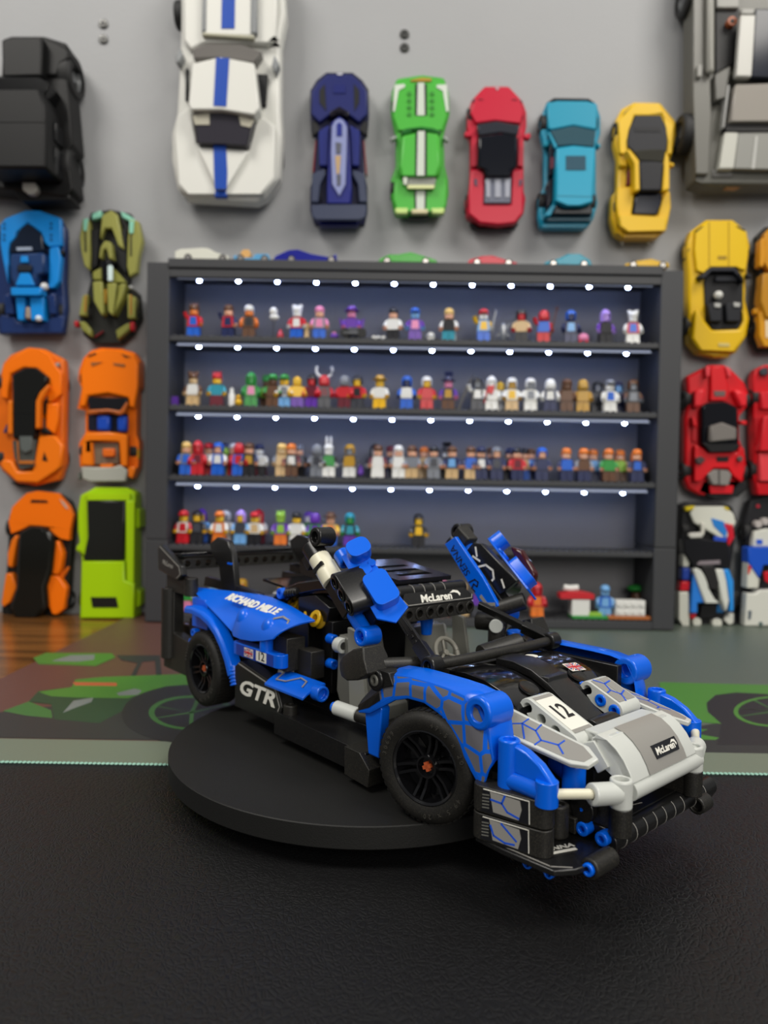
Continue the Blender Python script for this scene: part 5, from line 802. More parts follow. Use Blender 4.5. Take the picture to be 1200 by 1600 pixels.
# wheels -------------------------------------------------------------------------------------------------
def make_wheel():
    t = MB().lathe([(1.95, .8), (2.06, 1.12), (2.35, 1.24), (2.62, 1.25), (2.86, 1.14), (3.03, .92), (3.05, -.92), (2.86, -1.14), (2.4, -1.24), (1.95, -1.1)], None, 64, caps=False)
    for k in range(48):
        for j, z in enumerate((.62, 0, -.62)):
            a = 2 * math.pi * (k + .5 * (j % 2)) / 48; t.box((3.05, 0, z), (.09, .25, .6), Matrix.Rotation(a, 4, 'Z') @ Matrix.Rotation(0, 4, 'X'))
    tyre = t.mesh('tyre', TYR, 40)
    r = MB().lathe([(2.06, 1.1), (1.98, 1.14), (1.86, 1.05), (1.8, .6), (1.72, .2), (.02, .1)], None, 48, caps=False).lathe([(.02, .62), (.5, .62), (.52, .9), (.62, .9), (.66, .82), (.66, .2)], None, 24, caps=False)
    for k in range(6):
        T = Matrix.Rotation(2 * math.pi * k / 6 + .26, 4, 'Z')
        for s in (-1, 1):
            r.loft([[(.5, s * .17 - .09, .2), (.5, s * .17 + .09, .2), (.5, s * .17 + .07, .74), (.5, s * .17 - .07, .74)], [(1.2, s * .2 - .1, .2), (1.2, s * .2 + .1, .2), (1.2, s * .2 + .075, .72), (1.2, s * .2 - .075, .72)], [(1.9, s * .24 - .1, .3), (1.9, s * .24 + .1, .3), (1.9, s * .24 + .08, 1.0), (1.9, s * .24 - .08, 1.0)]], M=T)
    rim = r.mesh('rim', BLG, 40)
    a = MB()
    for k in range(2): a.box((0, 0, .7), (.5, .19, .34), Matrix.Rotation(k * math.pi / 2 + .4, 4, 'Z'))
    axle = a.mesh('axle_end', BRN)
    lt = MB()
    for s, a0, st in (('30699', 172, -1), ('49.5 x 20', -28, -1), ('49.5 x 20', 78, -1)):
        for i, ch in enumerate(s):
            if ch == ' ': continue
            t_ = R(a0 - i * 7.2); txt_to(lt, ch, .36, Matrix.Rotation(t_ - math.pi / 2, 4, 'Z') @ Matrix.Translation((0, 2.52, 1.262)), .004, .02)
    let = lt.mesh('tyre_lettering', cmat('tyre_letter_rubber', '#34322d', .6), 0)
    return tyre, rim, axle, let
TW = make_wheel()
for x, s, steer in ((0, -1, 0), (0, 1, 0), (27, -1, 14), (27, 1, 14)):
    w_ = empty('wheel', (x - (.25 if x else 0), s * (7.4 if x else 6.75), 3.13), parent=car)
    w_.rotation_euler = (Matrix.Rotation(R(steer), 4, 'Z') @ Matrix.Rotation(R(90) * (1 if s < 0 else -1), 4, 'X')).to_euler()
    for nm, me in zip(('tyre', 'rim', 'axle_end', 'tyre_lettering'), TW):
        o = bpy.data.objects.new(nm, me); COL.objects.link(o); o.parent = w_

# chassis ------------------------------------------------------------------------------------------------
m = MB().box((15, 0, 1.3), (38, 9.2, .8)).box((27, 0, 3), (3, 9, 2.2)).box((0, 0, 3.1), (3, 9.5, 1.6)); part('chassis', m, DUST)
m = MB().box((3, 0, 5.0), (13, 7.6, 6.4)).box((8, 0, 7), (5, 6, 3)); part('engine_bay', m, BLK)
part('cockpit_floor', MB().box((17, 0, 2.2), (12, 11, 1)), BLK)
for s in (-1, 1):
    m = MB(); side(m, [(11.2, .75), (21.4, .75), (21.4, 2.2), (11.2, 2.35)], min(s * 5, s * 7.9), max(s * 5, s * 7.9)); part('side_sill', m, BLK)
    m = MB(); side(m, [(19.7, .5), (22, .35), (22.1, 1.45), (21.2, 2.25), (19.7, 2.25)], min(s * 5.8, s * 8.2), max(s * 5.8, s * 8.2)); part('sill_foot', m, DUST)
    m = MB(); side(m, [(5.4, 1.3), (5.4, 4.4), (6.2, 4.95), (11.3, 4.1), (12.0, 2.7), (11.4, 1.3)], min(s * 6.7, s * 7.75), max(s * 6.7, s * 7.75)); gp = part('rear_quarter_panel', m, BLK)
    M = XZ(s * 7.76) if s < 0 else frame((0, s * 7.76, 0), (-1, 0, 0), y=(0, 0, 1))
    q = MB(); sg = 1 if s < 0 else -1; ribbon(q, [(sg * 6.0, 4.72), (sg * 11.1, 3.92), (sg * 11.72, 2.7), (sg * 11.2, 1.8)], .09, .03, M); q.build('sticker_line', STG, gp, smooth=0)
    text('panel_lettering', 'GTR', 1.55, WHT, gp, M @ Matrix.Translation((sg * 8.5, 3.0, .02)), shear=.3, ext=.015, off=.045, sx=1.66)
    m = MB().cyl((12.4, s * 7.3, 1.2), (12.4, s * 7.3, 3), .5, 16, rin=.28, depth=.5); part('sill_peg', m, DUST)
# blue bar with the race number -----------------------------------------------------------------------------
for s in (-1, 1):
    m = MB(); m.prism(stadium(5.4, 11.15, .5, cy=s * 7.3), 5.35, 6.3, holes=[circ(11.15, s * 7.3, .29)]); b_ = part('number_bar', m, BLUE)
    if s < 0:
        M = frame((0, -7.81, 0), (1, 0, 0), y=(0, 0, 1))
        MB().prism([(5.7, 5.42), (10.9, 5.42), (10.9, 6.22), (5.7, 6.22)], 0, .015, M).build('number_sticker', SNAVY, b_, smooth=0)
        flag(b_, M @ Matrix.Translation((7.55, 5.82, .015)), 1.25, .66)
        MB().prism([(8.6, 5.46), (10.0, 5.46), (10.0, 6.2), (8.6, 6.2)], .015, .03, M).build('number_plate', WHT, b_, smooth=0)
        text('number', '12', .86, PBK, b_, M @ Matrix.Translation((9.3, 5.83, .03)), ext=.012, off=.012, sx=1.15)
    part('bar_post', MB().cyl((9.4, s * 7.45, 6.2), (9.4, s * 7.45, 7.6), .5, 16, rin=.27, depth=.4), BLUE)
# rear fender ----------------------------------------------------------------------------------------------
def fender_rear(s):
    S = [((-5, 6.0, 9.28), (-4.7, 6.3, 9.0), 0), ((-1.8, 5.1, 9.3), (-1.2, 7.0, 8.45), .1), ((.8, 4.7, 9.4), (1.9, 7.5, 7.85), .15), ((3.8, 4.5, 9.5), (4.9, 7.8, 7.0), .45), ((4.6, 4.5, 9.5), (5.4, 7.95, 6.75), 1), ((5.5, 4.4, 9.45), (6.6, 8.0, 6.7), 1), ((8.5, 4.7, 9.2), (8.3, 8.05, 6.85), 1), ((10.6, 5.0, 8.95), (9.9, 8.05, 7.15), .9), ((12.3, 5.2, 8.72), (11.05, 8.0, 7.45), .8)]
    loops = []
    for t, l, cu in S:
        o_, i_ = [], []
        for k in range(9):
            f = k / 8; a = f * math.pi / 2
            y = t[1] + (l[1] - t[1]) * (f * (1 - cu) + math.sin(a) * cu); z = l[2] + (t[2] - l[2]) * ((1 - f) * (1 - cu) + math.cos(a) * cu); x = t[0] + (l[0] - t[0]) * f
            o_.append((x, s * y, z)); i_.append((x, s * (y - .13 * math.sin(a) - .02), z - .13 * math.cos(a) - .02))
        loops.append(o_ + i_[::-1])
    m = MB().loft(loops); f = part('rear_fender', m, BLUE, bevel=.03)
    b_ = MB().sphere((5.6, s * 7.1, 7.9), .72, 14, 10, sc=(1, .8, 1.3)).sphere((9.4, s * 7.2, 7.8), .72, 14, 10, sc=(1, .8, 1.2)); b_.build('boss', BLUE, f)
    M = frame((7.1, s * 0, 0), (1, 0, 0), y=(0, 0, 1))
    return f
for s in (-1, 1):
    f = fender_rear(s)
    if s < 0:
        M = frame((5.45, -6.42, 9.0), (1, .03, -.055), z=(0, -.52, .85)); text('fender_lettering', 'RICHARD MILLE', 1.02, WHT, f, M @ Matrix.Translation((0, .1, .06)), shear=.18, ext=.02, off=.05, sx=.98)
        q = MB(); M2 = frame((10.1, -6.95, 8.42), (1, .05, -.1), z=(0, -.68, .73)); ribbon(q, [(-.7, -.75), (-.6, .15), (.1, .55), (.9, .45), (1.1, -.05)], .14, .05, M2); q.build('fender_mark', STG, f, smooth=0)
    arc = [(-2.9, 7.72), (-1.6, 7.8), (0, 7.65), (1.4, 7.25), (2.6, 6.6), (3.6, 5.7), (4.4, 4.7), (5.0, 3.6)]
    loops = []
    for i, (x, z) in enumerate(arc):
        a, b = arc[max(i - 1, 0)], arc[min(i + 1, len(arc) - 1)]; d = V((b[0] - a[0], b[1] - a[1])).normalized(); n = V((-d.y, d.x)) * .3
        y0, y1 = s * 6.9, s * 8.0; loops.append([(x + n.x, y0, z + n.y), (x + n.x, y1 - s * .2, z + n.y), (x + n.x * .3, y1, z + n.y * .3), (x - n.x, y1, z - n.y), (x - n.x, y0, z - n.y)])
    part('rear_wheel_arch', MB().loft(loops), BLUE, bevel=.06)
    m = MB().cyl((4.75, s * 7.5, 4.3), (5.25, s * 7.5, 2.9), .42, 14)
    for k in range(5): m.cyl((4.85 + k * .09, s * 7.5, 4.0 - k * .25), (4.9 + k * .09, s * 7.5, 3.86 - k * .25), .5, 14)
    part('arch_axle', m, BLUE)
    m = MB(); side(m, [(-3.6, 6.1), (-.8, 6.1), (-.4, 7.4), (-1.2, 8.6), (-3.6, 8.6)], min(s * 6.3, s * 6.9), max(s * 6.3, s * 6.9)); part('arch_panel', m, BLUE)
    m = MB(); side(m, [(-6.2, 9.1), (-5.9, 10.0), (-2, 9.9), (3.4, 9.5), (3.4, 9.2)], min(s * 3.9, s * 4.5), max(s * 3.9, s * 4.5)); part('deck_trim', m, BLK)
    q = MB(); pin(q, (-2.9, s * 6.9, 5.6), (0, 1, 0), .3, .38); pin(q, (-3.3, s * 6.9, 4.7), (0, 1, 0), .3, .36); part('rear_pin', q, BLUE)
    m = MB(); side(m, [(-8.6, 1.6), (-4.2, 1.6), (-3.4, 2.8), (-3.4, 4.6), (-6.6, 5.0), (-6.6, 8.9), (-8.6, 8.9)], min(s * 6.2, s * 7.2), max(s * 6.2, s * 7.2)); m.cyl((-7.6, s * 7.1, 2.6), (-7.6, s * 7.1, 9), .75, 16); part('rear_corner', m, DUST)
part('rear_bumper', MB().box((-7, 0, 3.6), (1.6, 11.5, 3.8)).box((-3.4, 0, 6.0), (3.4, 12.8, 1.0)), BLK)
# rear wing -------------------------------------------------------------------------------------------------
wing = empty('rear_wing', (0, 0, 0), parent=car)
m = MB(); beam(m, (-5.6, -6.6, 11.35), (0, 1, 0), (1, 0, 0), 14); m.build('wing_beam', DUST, wing, bevel=.04)
MB().box((-7.2, 0, 12.0), (4.2, 14.4, .25), Matrix.Translation((-7.2, 0, 12)) @ Matrix.Rotation(R(-6), 4, 'Y') @ Matrix.Translation((7.2, 0, -12))).build('wing_blade', BLG, wing, bevel=.06)
for s in (-1, 1):
    m = MB(); side(m, [(-8.9, 12.5), (-8.3, 12.9), (-4.2, 11.3), (-3.9, 10.5), (-4.8, 9.95), (-8.7, 10.6)], min(s * 7.2, s * 7.75), max(s * 7.2, s * 7.75)); ep = m.build('end_plate', BLK, wing, bevel=.08)
    q = MB(); M = XZ(-7.76) if s < 0 else frame((0, 7.76, 0), (-1, 0, 0), y=(0, 0, 1)); g = 1 if s < 0 else -1
    ribbon(q, [(g * -8.3, 12.7), (g * -4.4, 11.2), (g * -4.15, 10.55), (g * -4.8, 10.2)], .07, .03, M); q.build('plate_line', STG, ep, smooth=0)
    if s < 0: text('plate_lettering', 'McLaren', .62, STG, ep, M @ Matrix.Translation((-6.7, 11.25, .01)) @ Matrix.Rotation(R(-8), 4, 'Z'), shear=.3, ext=.012, off=.01, sx=1.0)
    m = MB(); side(m, [(-8.1, 8.7), (-4.0, 8.7), (-4.0, 10.0), (-8.1, 10.4)], min(s * 6.2, s * 7.2), max(s * 6.2, s * 7.2)); m.cyl((-4.2, s * 6.7, 8.6), (-4.2, s * 6.7, 10.2), .6, 16); m.build('wing_foot', DUST, wing, bevel=.06)
    m = MB(); side(m, [(-4.9, 13.1), (-3.6, 13.75), (-1.6, 13.5), (-.9, 12.6), (-.2, 9.2), (-2.6, 9.0), (-3.2, 11.2), (-4.6, 12.3)], min(s * 4.0, s * 4.6), max(s * 4.0, s * 4.6)); m.build('wing_pylon', BLK, wing, bevel=.1)
    q = MB(); pin(q, (-1.2, s * 4.3, 11.6), (1, 0, 0), .45, .32); q.build('pylon_pin', BLUE, wing)
m = MB(); beam(m, (-2.2, 5.4, 9.6), (0, 0, 1), (1, 0, 0), 4); m.build('wing_strut', DUST, wing, bevel=.04)
# roof, engine cover ----------------------------------------------------------------------------------------
prof = [(3.5, 9.2, 3.2), (6, 10.0, 3.5), (8.5, 10.9, 3.6), (11, 11.35, 3.6), (14, 11.55, 3.5), (17, 11.4, 3.4), (18.8, 11.05, 3.3)]
loops = []
for x, z, hw in prof:
    pts = [(x, -hw, z - 1.0), (x, -hw, z - .45), (x, -hw + .35, z - .1), (x, -1.5, z + .05), (x, 1.5, z + .05), (x, hw - .35, z - .1), (x, hw, z - .45), (x, hw, z - 1.0)]
    loops.append(pts + [(x, p[1] * .93, p[2] - .16) for p in pts[::-1]])
part('roof_shell', MB().loft(loops), BLG, bevel=.05)
for s in (-1, 1):
    m = MB(); side(m, [(4.6, 9.1), (6.3, 10.2), (8.6, 11.0), (11, 11.45), (14, 11.7), (14, 11.1), (11, 10.6), (8, 9.9), (6.2, 8.6), (4.8, 8.4)], min(s * 3.5, s * 4.2), max(s * 3.5, s * 4.2)); part('roof_side_arch', m, BLG, bevel=.1)
    q = MB(); pin(q, (6.6, s * 4.1, 9.9), (0, 1, 0), .5, .45); part('arch_pin', q, BLUE)
    q = MB().cyl((6.9, s * 4.2, 9.9), (8.6, s * 4.2, 10.25), .28, 12); 
    for k in range(4): q.cyl((7.2 + k * .35, s * 4.2, 9.96 + k * .07), (7.4 + k * .35, s * 4.2, 10.0 + k * .07), .38, 12)
    part('spring', q, BLK)
    m = MB(); side(m, [(9, 8.7), (12.6, 8.5), (13, 9.6), (11.2, 10.3), (9, 9.9)], min(s * 3.4, s * 4.4), max(s * 3.4, s * 4.4)); part('engine_side', m, BLK)
m = MB(); m.prism([(12.2, -2.9), (18.3, -2.6), (18.3, 2.6), (12.2, 2.9)], 0, .3, Matrix.Translation((18.3, 0, 11.75)) @ Matrix.Rotation(R(7), 4, 'Y') @ Matrix.Translation((-18.3, 0, 0)), holes=[[(x, -1.6), (x + .6, -1.6), (x + .6, 1.6), (x, 1.6)] for x in (14.2, 15.5, 16.8)])
part('roof_vent', m, cmat('car_satin_black', '#17171c', .18), bevel=.08)
part('vent_support', MB().box((15.6, 0, 11.7), (4.4, 4.6, .5)), BLK)
part('rear_deck_plate', MB().box((3.5, 0, 9.9), (6.4, 4.4, .22), Matrix.Translation((3.5, 0, 9.9)) @ Matrix.Rotation(R(5), 4, 'Y') @ Matrix.Translation((-3.5, 0, -9.9))), BLG)
m = MB(); beam(m, (19.35, -3, 9.9), (0, 1, 0), (1, 0, 0), 7); rb = part('roof_front_beam', m, DUST, bevel=.05)
m = MB()
for y in range(-3, 4): m.lathe([(.28, 0), (.42, 0), (.44, .04), (.42, .06), (.28, .06)], frame((19.84, y, 9.9), (0, 1, 0), z=(1, 0, 0)), 16, caps=False)
m.build('hole_rims', DUST, rb)
nrm = V((.83, 0, .56)); M = frame((19.6, 0, 10.85), (0, 1, 0), z=tuple(nrm))
hp = MB().prism([(-3.35, -.5), (3.35, -.5), (3.5, -.2), (2.95, .5), (-2.95, .5), (-3.5, -.2)], -.35, .0, M); hdr = part('header_panel', hp, BLK, bevel=.04)
text('header_lettering', 'McLaren', .78, WHT, hdr, M @ Matrix.Translation((-.25, -.04, .01)), shear=.25, ext=.015, off=.022, sx=1.12)
q = MB(); q.prism([(1.2, .18), (1.65, .38), (2.1, .3), (2.25, .05), (2.1, -.12), (2.02, .1), (1.7, .2)], .0, .025, M); q.build('header_swoosh', WHT, hdr, smooth=0)
q = MB(); ribbon(q, [(-3.3, .0), (-3.05, -.38), (3.2, -.38), (3.4, -.1)], .05, .02, M); q.build('header_line', STG, hdr, smooth=0)
rr = part('roof_ridge', MB().cyl((18.75, -3.3, 11.2), (18.75, 3.3, 11.2), .52, 20), BLK, bevel=.06)
q = MB()
for y in (-2, -1, 0, 1): q.lathe([(.525, 0), (.54, .0), (.54, .05), (.525, .05)], frame((18.75, y, 11.2), (1, 0, 0), z=(0, 1, 0)), 20, caps=False, arc=R(110), a0=R(-100))
q.build('ridge_lines', STG, rr)
# cockpit ---------------------------------------------------------------------------------------------------
for s in (-1, 1):
    m = MB(); side(m, [(15.2, 2.4), (18.6, 2.4), (18.4, 3.6), (16.6, 4.0), (15.6, 7.9), (14.6, 8.0), (14.4, 4)], min(s * 1.6, s * 4.8), max(s * 1.6, s * 4.8)); part('seat', m, DG, bevel=.12)
m = MB().box((12.6, 0, 6), (1.2, 8.6, 5.2)); part('bulkhead', m, BLK)
for s in (-1, 1):
    part('engine_cover_block', MB().box((10.2, s * 6.2, 6.2), (2.4, 1.6, 2.4)).box((12.2, s * 5.4, 5.6), (1.6, 1.2, 2)), DUST)
    q = MB(); pin(q, (13.3, s * 4.4, 7.4), (1, 0, 0), .4, .36); pin(q, (13.3, s * 4.4, 5.6), (1, 0, 0), .4, .36); part('bulkhead_pin', q, BLUE)
    q = MB().lathe([(.28, 0), (.52, 0), (.55, .1), (.55, .7), (.28, .7)], frame((14.6, s * 4.9, 7.3), (0, 1, 0), z=(1, 0, 0)), 18, caps=False); part('grey_bush', q, LG)
    m = MB(); side(m, [(16.6, 2.5), (18.6, 2.3), (17.4, 8.6), (16.2, 8.8)], min(s * 5.0, s * 5.3), max(s * 5.0, s * 5.3)); part('door_frame_panel', m, cmat('car_pale_grey', '#8f8f86', .35), bevel=.06)
for i, (x, y, z) in enumerate(((6.6, -3.0, 9.0), (10.4, -4.1, 8.75), (11.7, -4.5, 8.6))):
    part('yellow_bush', MB().lathe([(.3, -.35), (.62, -.35), (.66, -.25), (.5, -.1), (.5, .1), (.66, .25), (.62, .35), (.3, .35), (.3, -.35)], frame((x, y, z), (1, 0, 0), z=(.5, -.8, .3)), 18, caps=False), YEL)
M = Matrix.Translation((20.4, .1, 7.1)) @ Matrix.Rotation(R(62), 4, 'Y') @ Matrix.Rotation(R(90), 4, 'Z')
m = MB(); m.tube([(1.0 * math.cos(t), 1.0 * math.sin(t), 0) for t in [2 * math.pi * k / 28 for k in range(29)]], .17, 10, M)
for a in (0, 120, 240): m.tube([(0, 0, -.2), (.9 * math.cos(R(a + 90)), .9 * math.sin(R(a + 90)), 0)], .12, 8, M)
m.cyl(tuple(M @ V((0, 0, -1.4))), tuple(M @ V((0, 0, .05))), .22, 12); part('steering_wheel', m, cmat('car_steer_grey', '#77756c', .4))
m = MB().box((22.6, 0, 6.3), (3.6, 9.4, 1.2)).box((24, 0, 7.0), (1.6, 8, .8)); m.cyl((22.6, 1.2, 7.1), (23.4, 4.2, 7.7), .75, 16); part('dashboard', m, DUST)
m = MB().cyl((20.7, 5.0, 7.2), (20.7, 5.0, 8.4), .62, 16).cyl((19.0, 4.8, 8.6), (21, 5.6, 8.6), .68, 16); part('gear_post', m, DUST)
part('grey_button', MB().cyl((21.05, 4.55, 8.55), (21.25, 4.25, 8.55), .5, 16), cmat('car_button_grey', '#b4b8b4', .35))
part('hanging_cup', MB().cyl((17.3, 1.2, 7.7), (17.3, 1.2, 9.0), .38, 16, r1=.5), BLUE); part('cup_mount', MB().box((17.3, 1.2, 9.5), (1.2, 1.2, 1)), DUST)
part('blue_spool', MB().lathe([(.75, 0), (.75, .22), (.5, .3), (.5, 1.0), (.78, 1.08), (.78, 1.35), (.3, 1.35)], Matrix.Translation((21.9, 5.9, 6.8)), 18, caps=True), BLUE)
part('spool_bracket', MB().box((22.6, 6.6, 7.3), (1.2, .9, 1.6)), BLUE)
# windscreen pillars and cross bar --------------------------------------------------------------------------
for s in (-1, 1):
    A, B = V((19.9, s * 3.9, 9.95)), V((24.7, s * 5.75, 8.05)); d = (B - A).normalized()
    M = frame(tuple(A), tuple(d), z=(0, s * .9, .4)); Ln = (B - A).length
    m = MB(); m.box((Ln * .36, 0, 0), (Ln * .72, .62, .34), M); m.box((Ln * .82, 0, 0), (Ln * .36, .8, .62), M)
    for k in range(3): m.box((Ln * (.5 + .11 * k), .0, .2), (.24, .24, .12), M)
    m.box((Ln * .22, .2, .2), (Ln * .4, .09, .1), M); m.box((Ln * .22, -.2, .2), (Ln * .4, .09, .1), M)
    part('windscreen_pillar', m, BLK, bevel=.07)
    m = MB().cyl((24.9, s * 5.3, 7.95), (24.9, s * 6.3, 7.95), .58, 18, rin=.3, depth=.4); part('pillar_joint', m, BLK)
part('cross_bar', MB().tube([(24.9, -5.3, 7.95), (25.2, -3, 8.0), (25.3, 0, 8.05), (25.2, 3, 8.0), (24.9, 5.3, 7.95)], .33, 12), DUST)
# bonnet -----------------------------------------------------------------------------------------------------
def bonnet(y0, y1, P, name, m_, th=.25):
    loops = []
    for x, z in P: loops.append([(x, y0, z), (x, y0 * .75 + y1 * .25, z + .08), (x, y0 * .25 + y1 * .75, z + .08), (x, y1, z), (x, y1, z - th), (x, y0, z - th)])
    return part(name, MB().loft(loops), m_, bevel=.04)
for s in (-1, 1):
    y0, y1 = sorted((s * 1.35, s * 4.4))
    hp = bonnet(y0, y1, [(24.9, 7.45), (26.2, 7.55), (27.6, 7.45), (28.8, 7.1), (29.9, 6.45), (30.8, 5.5), (31.4, 4.4)], 'bonnet_side', BLG)
    MB().lathe([(.02, .05), (.45, .05), (.6, .1), (.64, 0)], frame((29.3, s * 2.4, 6.95), (1, 0, -.5), z=(.45, 0, .9)), 20, caps=False).build('bonnet_dimple', BLK, hp)
    MB().sphere((29.75, s * 2.2, 6.55), .22, 10, 6).build('bonnet_peg', BLUE, hp)
    y0, y1 = sorted((s * 4.4, s * 6.2)); bonnet(y0, y1, [(25.0, 6.9), (27.5, 6.9), (29, 6.5), (30.4, 5.6), (31.2, 4.4)], 'bonnet_edge', BLK)
bp = bonnet(-1.05, 1.05, [(25.7, 7.85), (27, 7.9), (28.4, 7.65), (29.6, 7.1), (30.7, 6.35), (31.8, 5.6), (32.8, 5.0)], 'bonnet_ridge', BLK, .5)
part('bonnet_ridge_side', MB().box((27.6, 0, 6.6), (4.0, 1.9, 1.6)), BLK)
flag(hp, frame((28.7, 2.95, 7.28), (-.25, 1, 0), z=(.36, 0, .92)) @ Matrix.Rotation(R(-90), 4, 'Z') @ Matrix.Rotation(R(76), 4, 'Z'), 1.5, .85)
q = MB(); q.prism(circ(0, 0, .42, 16), 0, .03, frame((26.2, 1.9, 7.65), (1, 0, 0), z=(0, 0, 1))); q.build('round_badge', WHT, hp, smooth=0)
part('bonnet_hinge', MB().cyl((32.6, -1.2, 5.0), (32.6, 1.2, 5.0), .75, 18), BLK, bevel=.06)
# front fenders ------------------------------------------------------------------------------------------------
def front_fender(s):
    arch = [(20.8, 4.55), (21.8, 4.75), (22.9, 5.4), (24.0, 6.05), (25.1, 6.4), (26.4, 6.45), (27.5, 6.15), (28.4, 5.5), (29.2, 4.6), (29.9, 3.75), (30.7, 2.95)]
    top = [(20.7, 5.3), (21.6, 6.2), (22.5, 7.0), (23.4, 7.7), (25.0, 7.85), (26.6, 7.85), (28.0, 7.85), (29.3, 7.8), (30.4, 7.6), (31.0, 6.6), (31.3, 5.0)]
    loops = []
    for (ax_, az), (tx, tz) in zip(arch, top):
        y0 = 7.95
        pts = [(ax_, s * y0, az), (ax_ + .1 * (tx - ax_), s * (y0 + .06), az + .12 * (tz - az)), (ax_ + .55 * (tx - ax_), s * y0, az + .55 * (tz - az)), (ax_ + .85 * (tx - ax_), s * (y0 - .25), az + .85 * (tz - az)), (tx, s * (y0 - .85), tz), (tx, s * (y0 - 1.7), tz + .02)]
        inn = [(p[0], p[1] - s * .18, p[2] - (.0 if i < 3 else .16)) for i, p in enumerate(pts)]
        loops.append(pts + inn[::-1])
    f = part('front_fender', MB().loft(loops), BLUE, bevel=.03)
    # printed hexagon sticker following the outer face
    st = MB(); N = 7
    def surf(i, v):
        a, t = V(arch[i]), V(top[i]); p = a + (t - a) * v; y = 7.97 if v < .55 else 7.97 - .25 * ((v - .55) / .3); return (p.x, s * (y + .045), p.y)
    vs = [surf(i, .14 + .66 * k / 5) for i in range(2, len(arch)) for k in range(6)]; st.add(vs, [(i * 6 + k, i * 6 + k + 1, (i + 1) * 6 + k + 1, (i + 1) * 6 + k) for i in range(len(arch) - 3) for k in range(5)])
    st.build('hexagon_sticker', HEXM, f)
    # black rear patch
    st = MB(); P = [surf(0, v) for v in (.2, .6, .98)] + [surf(1, v) for v in (.98, .6, .24)] + [surf(2, v) for v in (.24, .5, .6)]; st.add([(p[0], p[1] + s * .012, p[2]) for i, p in enumerate(P)], [(0, 1, 4, 5), (1, 2, 3, 4), (5, 4, 7, 6), (4, 3, 8, 7)]); st.build('black_patch', BLK, f, smooth=0)
    m = MB(); side(m, [(21.1, 4.8), (21.5, 2.15), (22.5, 2.15), (22.7, 5.2), (22.2, 5.6)], min(s * 7.1, s * 7.8), max(s * 7.1, s * 7.8)); part('fender_leg', m, BLUE, bevel=.1)
    c = MB().cyl((30.35, s * 6.1, 6.85), (30.35, s * 8.05, 6.85), .88, 22, rin=.45, depth=.5); part('fender_socket', c, BLUE)
    q = MB().lathe([(.3, 0), (.45, 0), (.46, .3), (.3, .3)], frame((30.35, s * 7.35, 6.85), (1, 0, 0), z=(0, s, 0)), 18, caps=False); part('socket_collar', q, BLUE)
    part('wheel_well', MB().box((26.6, s * 5.6, 5.2), (7.4, .5, 4.2)), BLK)
    # mirror and its pin
    m = MB(); M = frame((21.2, s * 8.0, 7.9), (.92, 0, .4), y=(-.4, 0, .92)); 
    loops = []
    for (lx, w_, h_) in ((-1.9, .5, .55), (-1.0, .85, .95), (.2, 1.0, 1.15), (1.2, .95, 1.0)): loops.append([(lx, -h_, -w_), (lx, -h_ * .1, -w_), (lx, h_ * .6, -w_ * .8), (lx, h_ * .6, w_ * .8), (lx, -h_ * .1, w_), (lx, -h_, w_)])
    part('mirror', m.loft(loops, M=M), DUST, bevel=.08)
    part('mirror_arm', MB().cyl((22.2, s * 7.4, 7.7), (23.2, s * 4.8, 7.6), .42, 14), DUST)
    c = MB().cyl((22.5, s * 6.6, 6.95), (22.5, s * 8.25, 6.95), .66, 18, rin=.36, depth=.2); side(c, [(22.4, 6.35), (24.0, 6.9), (23.6, 7.6), (22.4, 7.6)], min(s * 7.0, s * 8.1), max(s * 7.0, s * 8.1)); part('mirror_bracket', c, BLK)
    q = MB(); pin(q, (22.5, s * 8.0, 6.95), (0, 1, 0), .32, .36); part('mirror_pin', q, DG)
    return f
def hex_mat():
    m = bpy.data.materials.new('hexagon_print'); m.use_nodes = True; nt = m.node_tree; b = nt.nodes['Principled BSDF']; N = nt.nodes.new
    tc = N('ShaderNodeTexCoord'); sx = N('ShaderNodeSeparateXYZ'); cb = N('ShaderNodeCombineXYZ'); v = N('ShaderNodeTexVoronoi'); v.feature = 'DISTANCE_TO_EDGE'; v.voronoi_dimensions = '2D'; v.inputs['Scale'].default_value = .78; v.inputs['Randomness'].default_value = .62
    lt = N('ShaderNodeMath'); lt.operation = 'LESS_THAN'; lt.inputs[1].default_value = .085; mx = N('ShaderNodeMix'); mx.data_type = 'RGBA'
    mx.inputs['A'].default_value = lin('#646369'); mx.inputs['B'].default_value = lin('#0060de'); L = nt.links.new
    L(tc.outputs['Object'], sx.inputs[0]); L(sx.outputs['X'], cb.inputs['X']); L(sx.outputs['Z'], cb.inputs['Y']); L(cb.outputs[0], v.inputs['Vector']); L(v.outputs['Distance'], lt.inputs[0]); L(lt.outputs[0], mx.inputs['Factor']); L(mx.outputs['Result'], b.inputs['Base Color']); b.inputs['Roughness'].default_value = .28
    return m
HEXM = hex_mat()
for s in (-1, 1): front_fender(s)
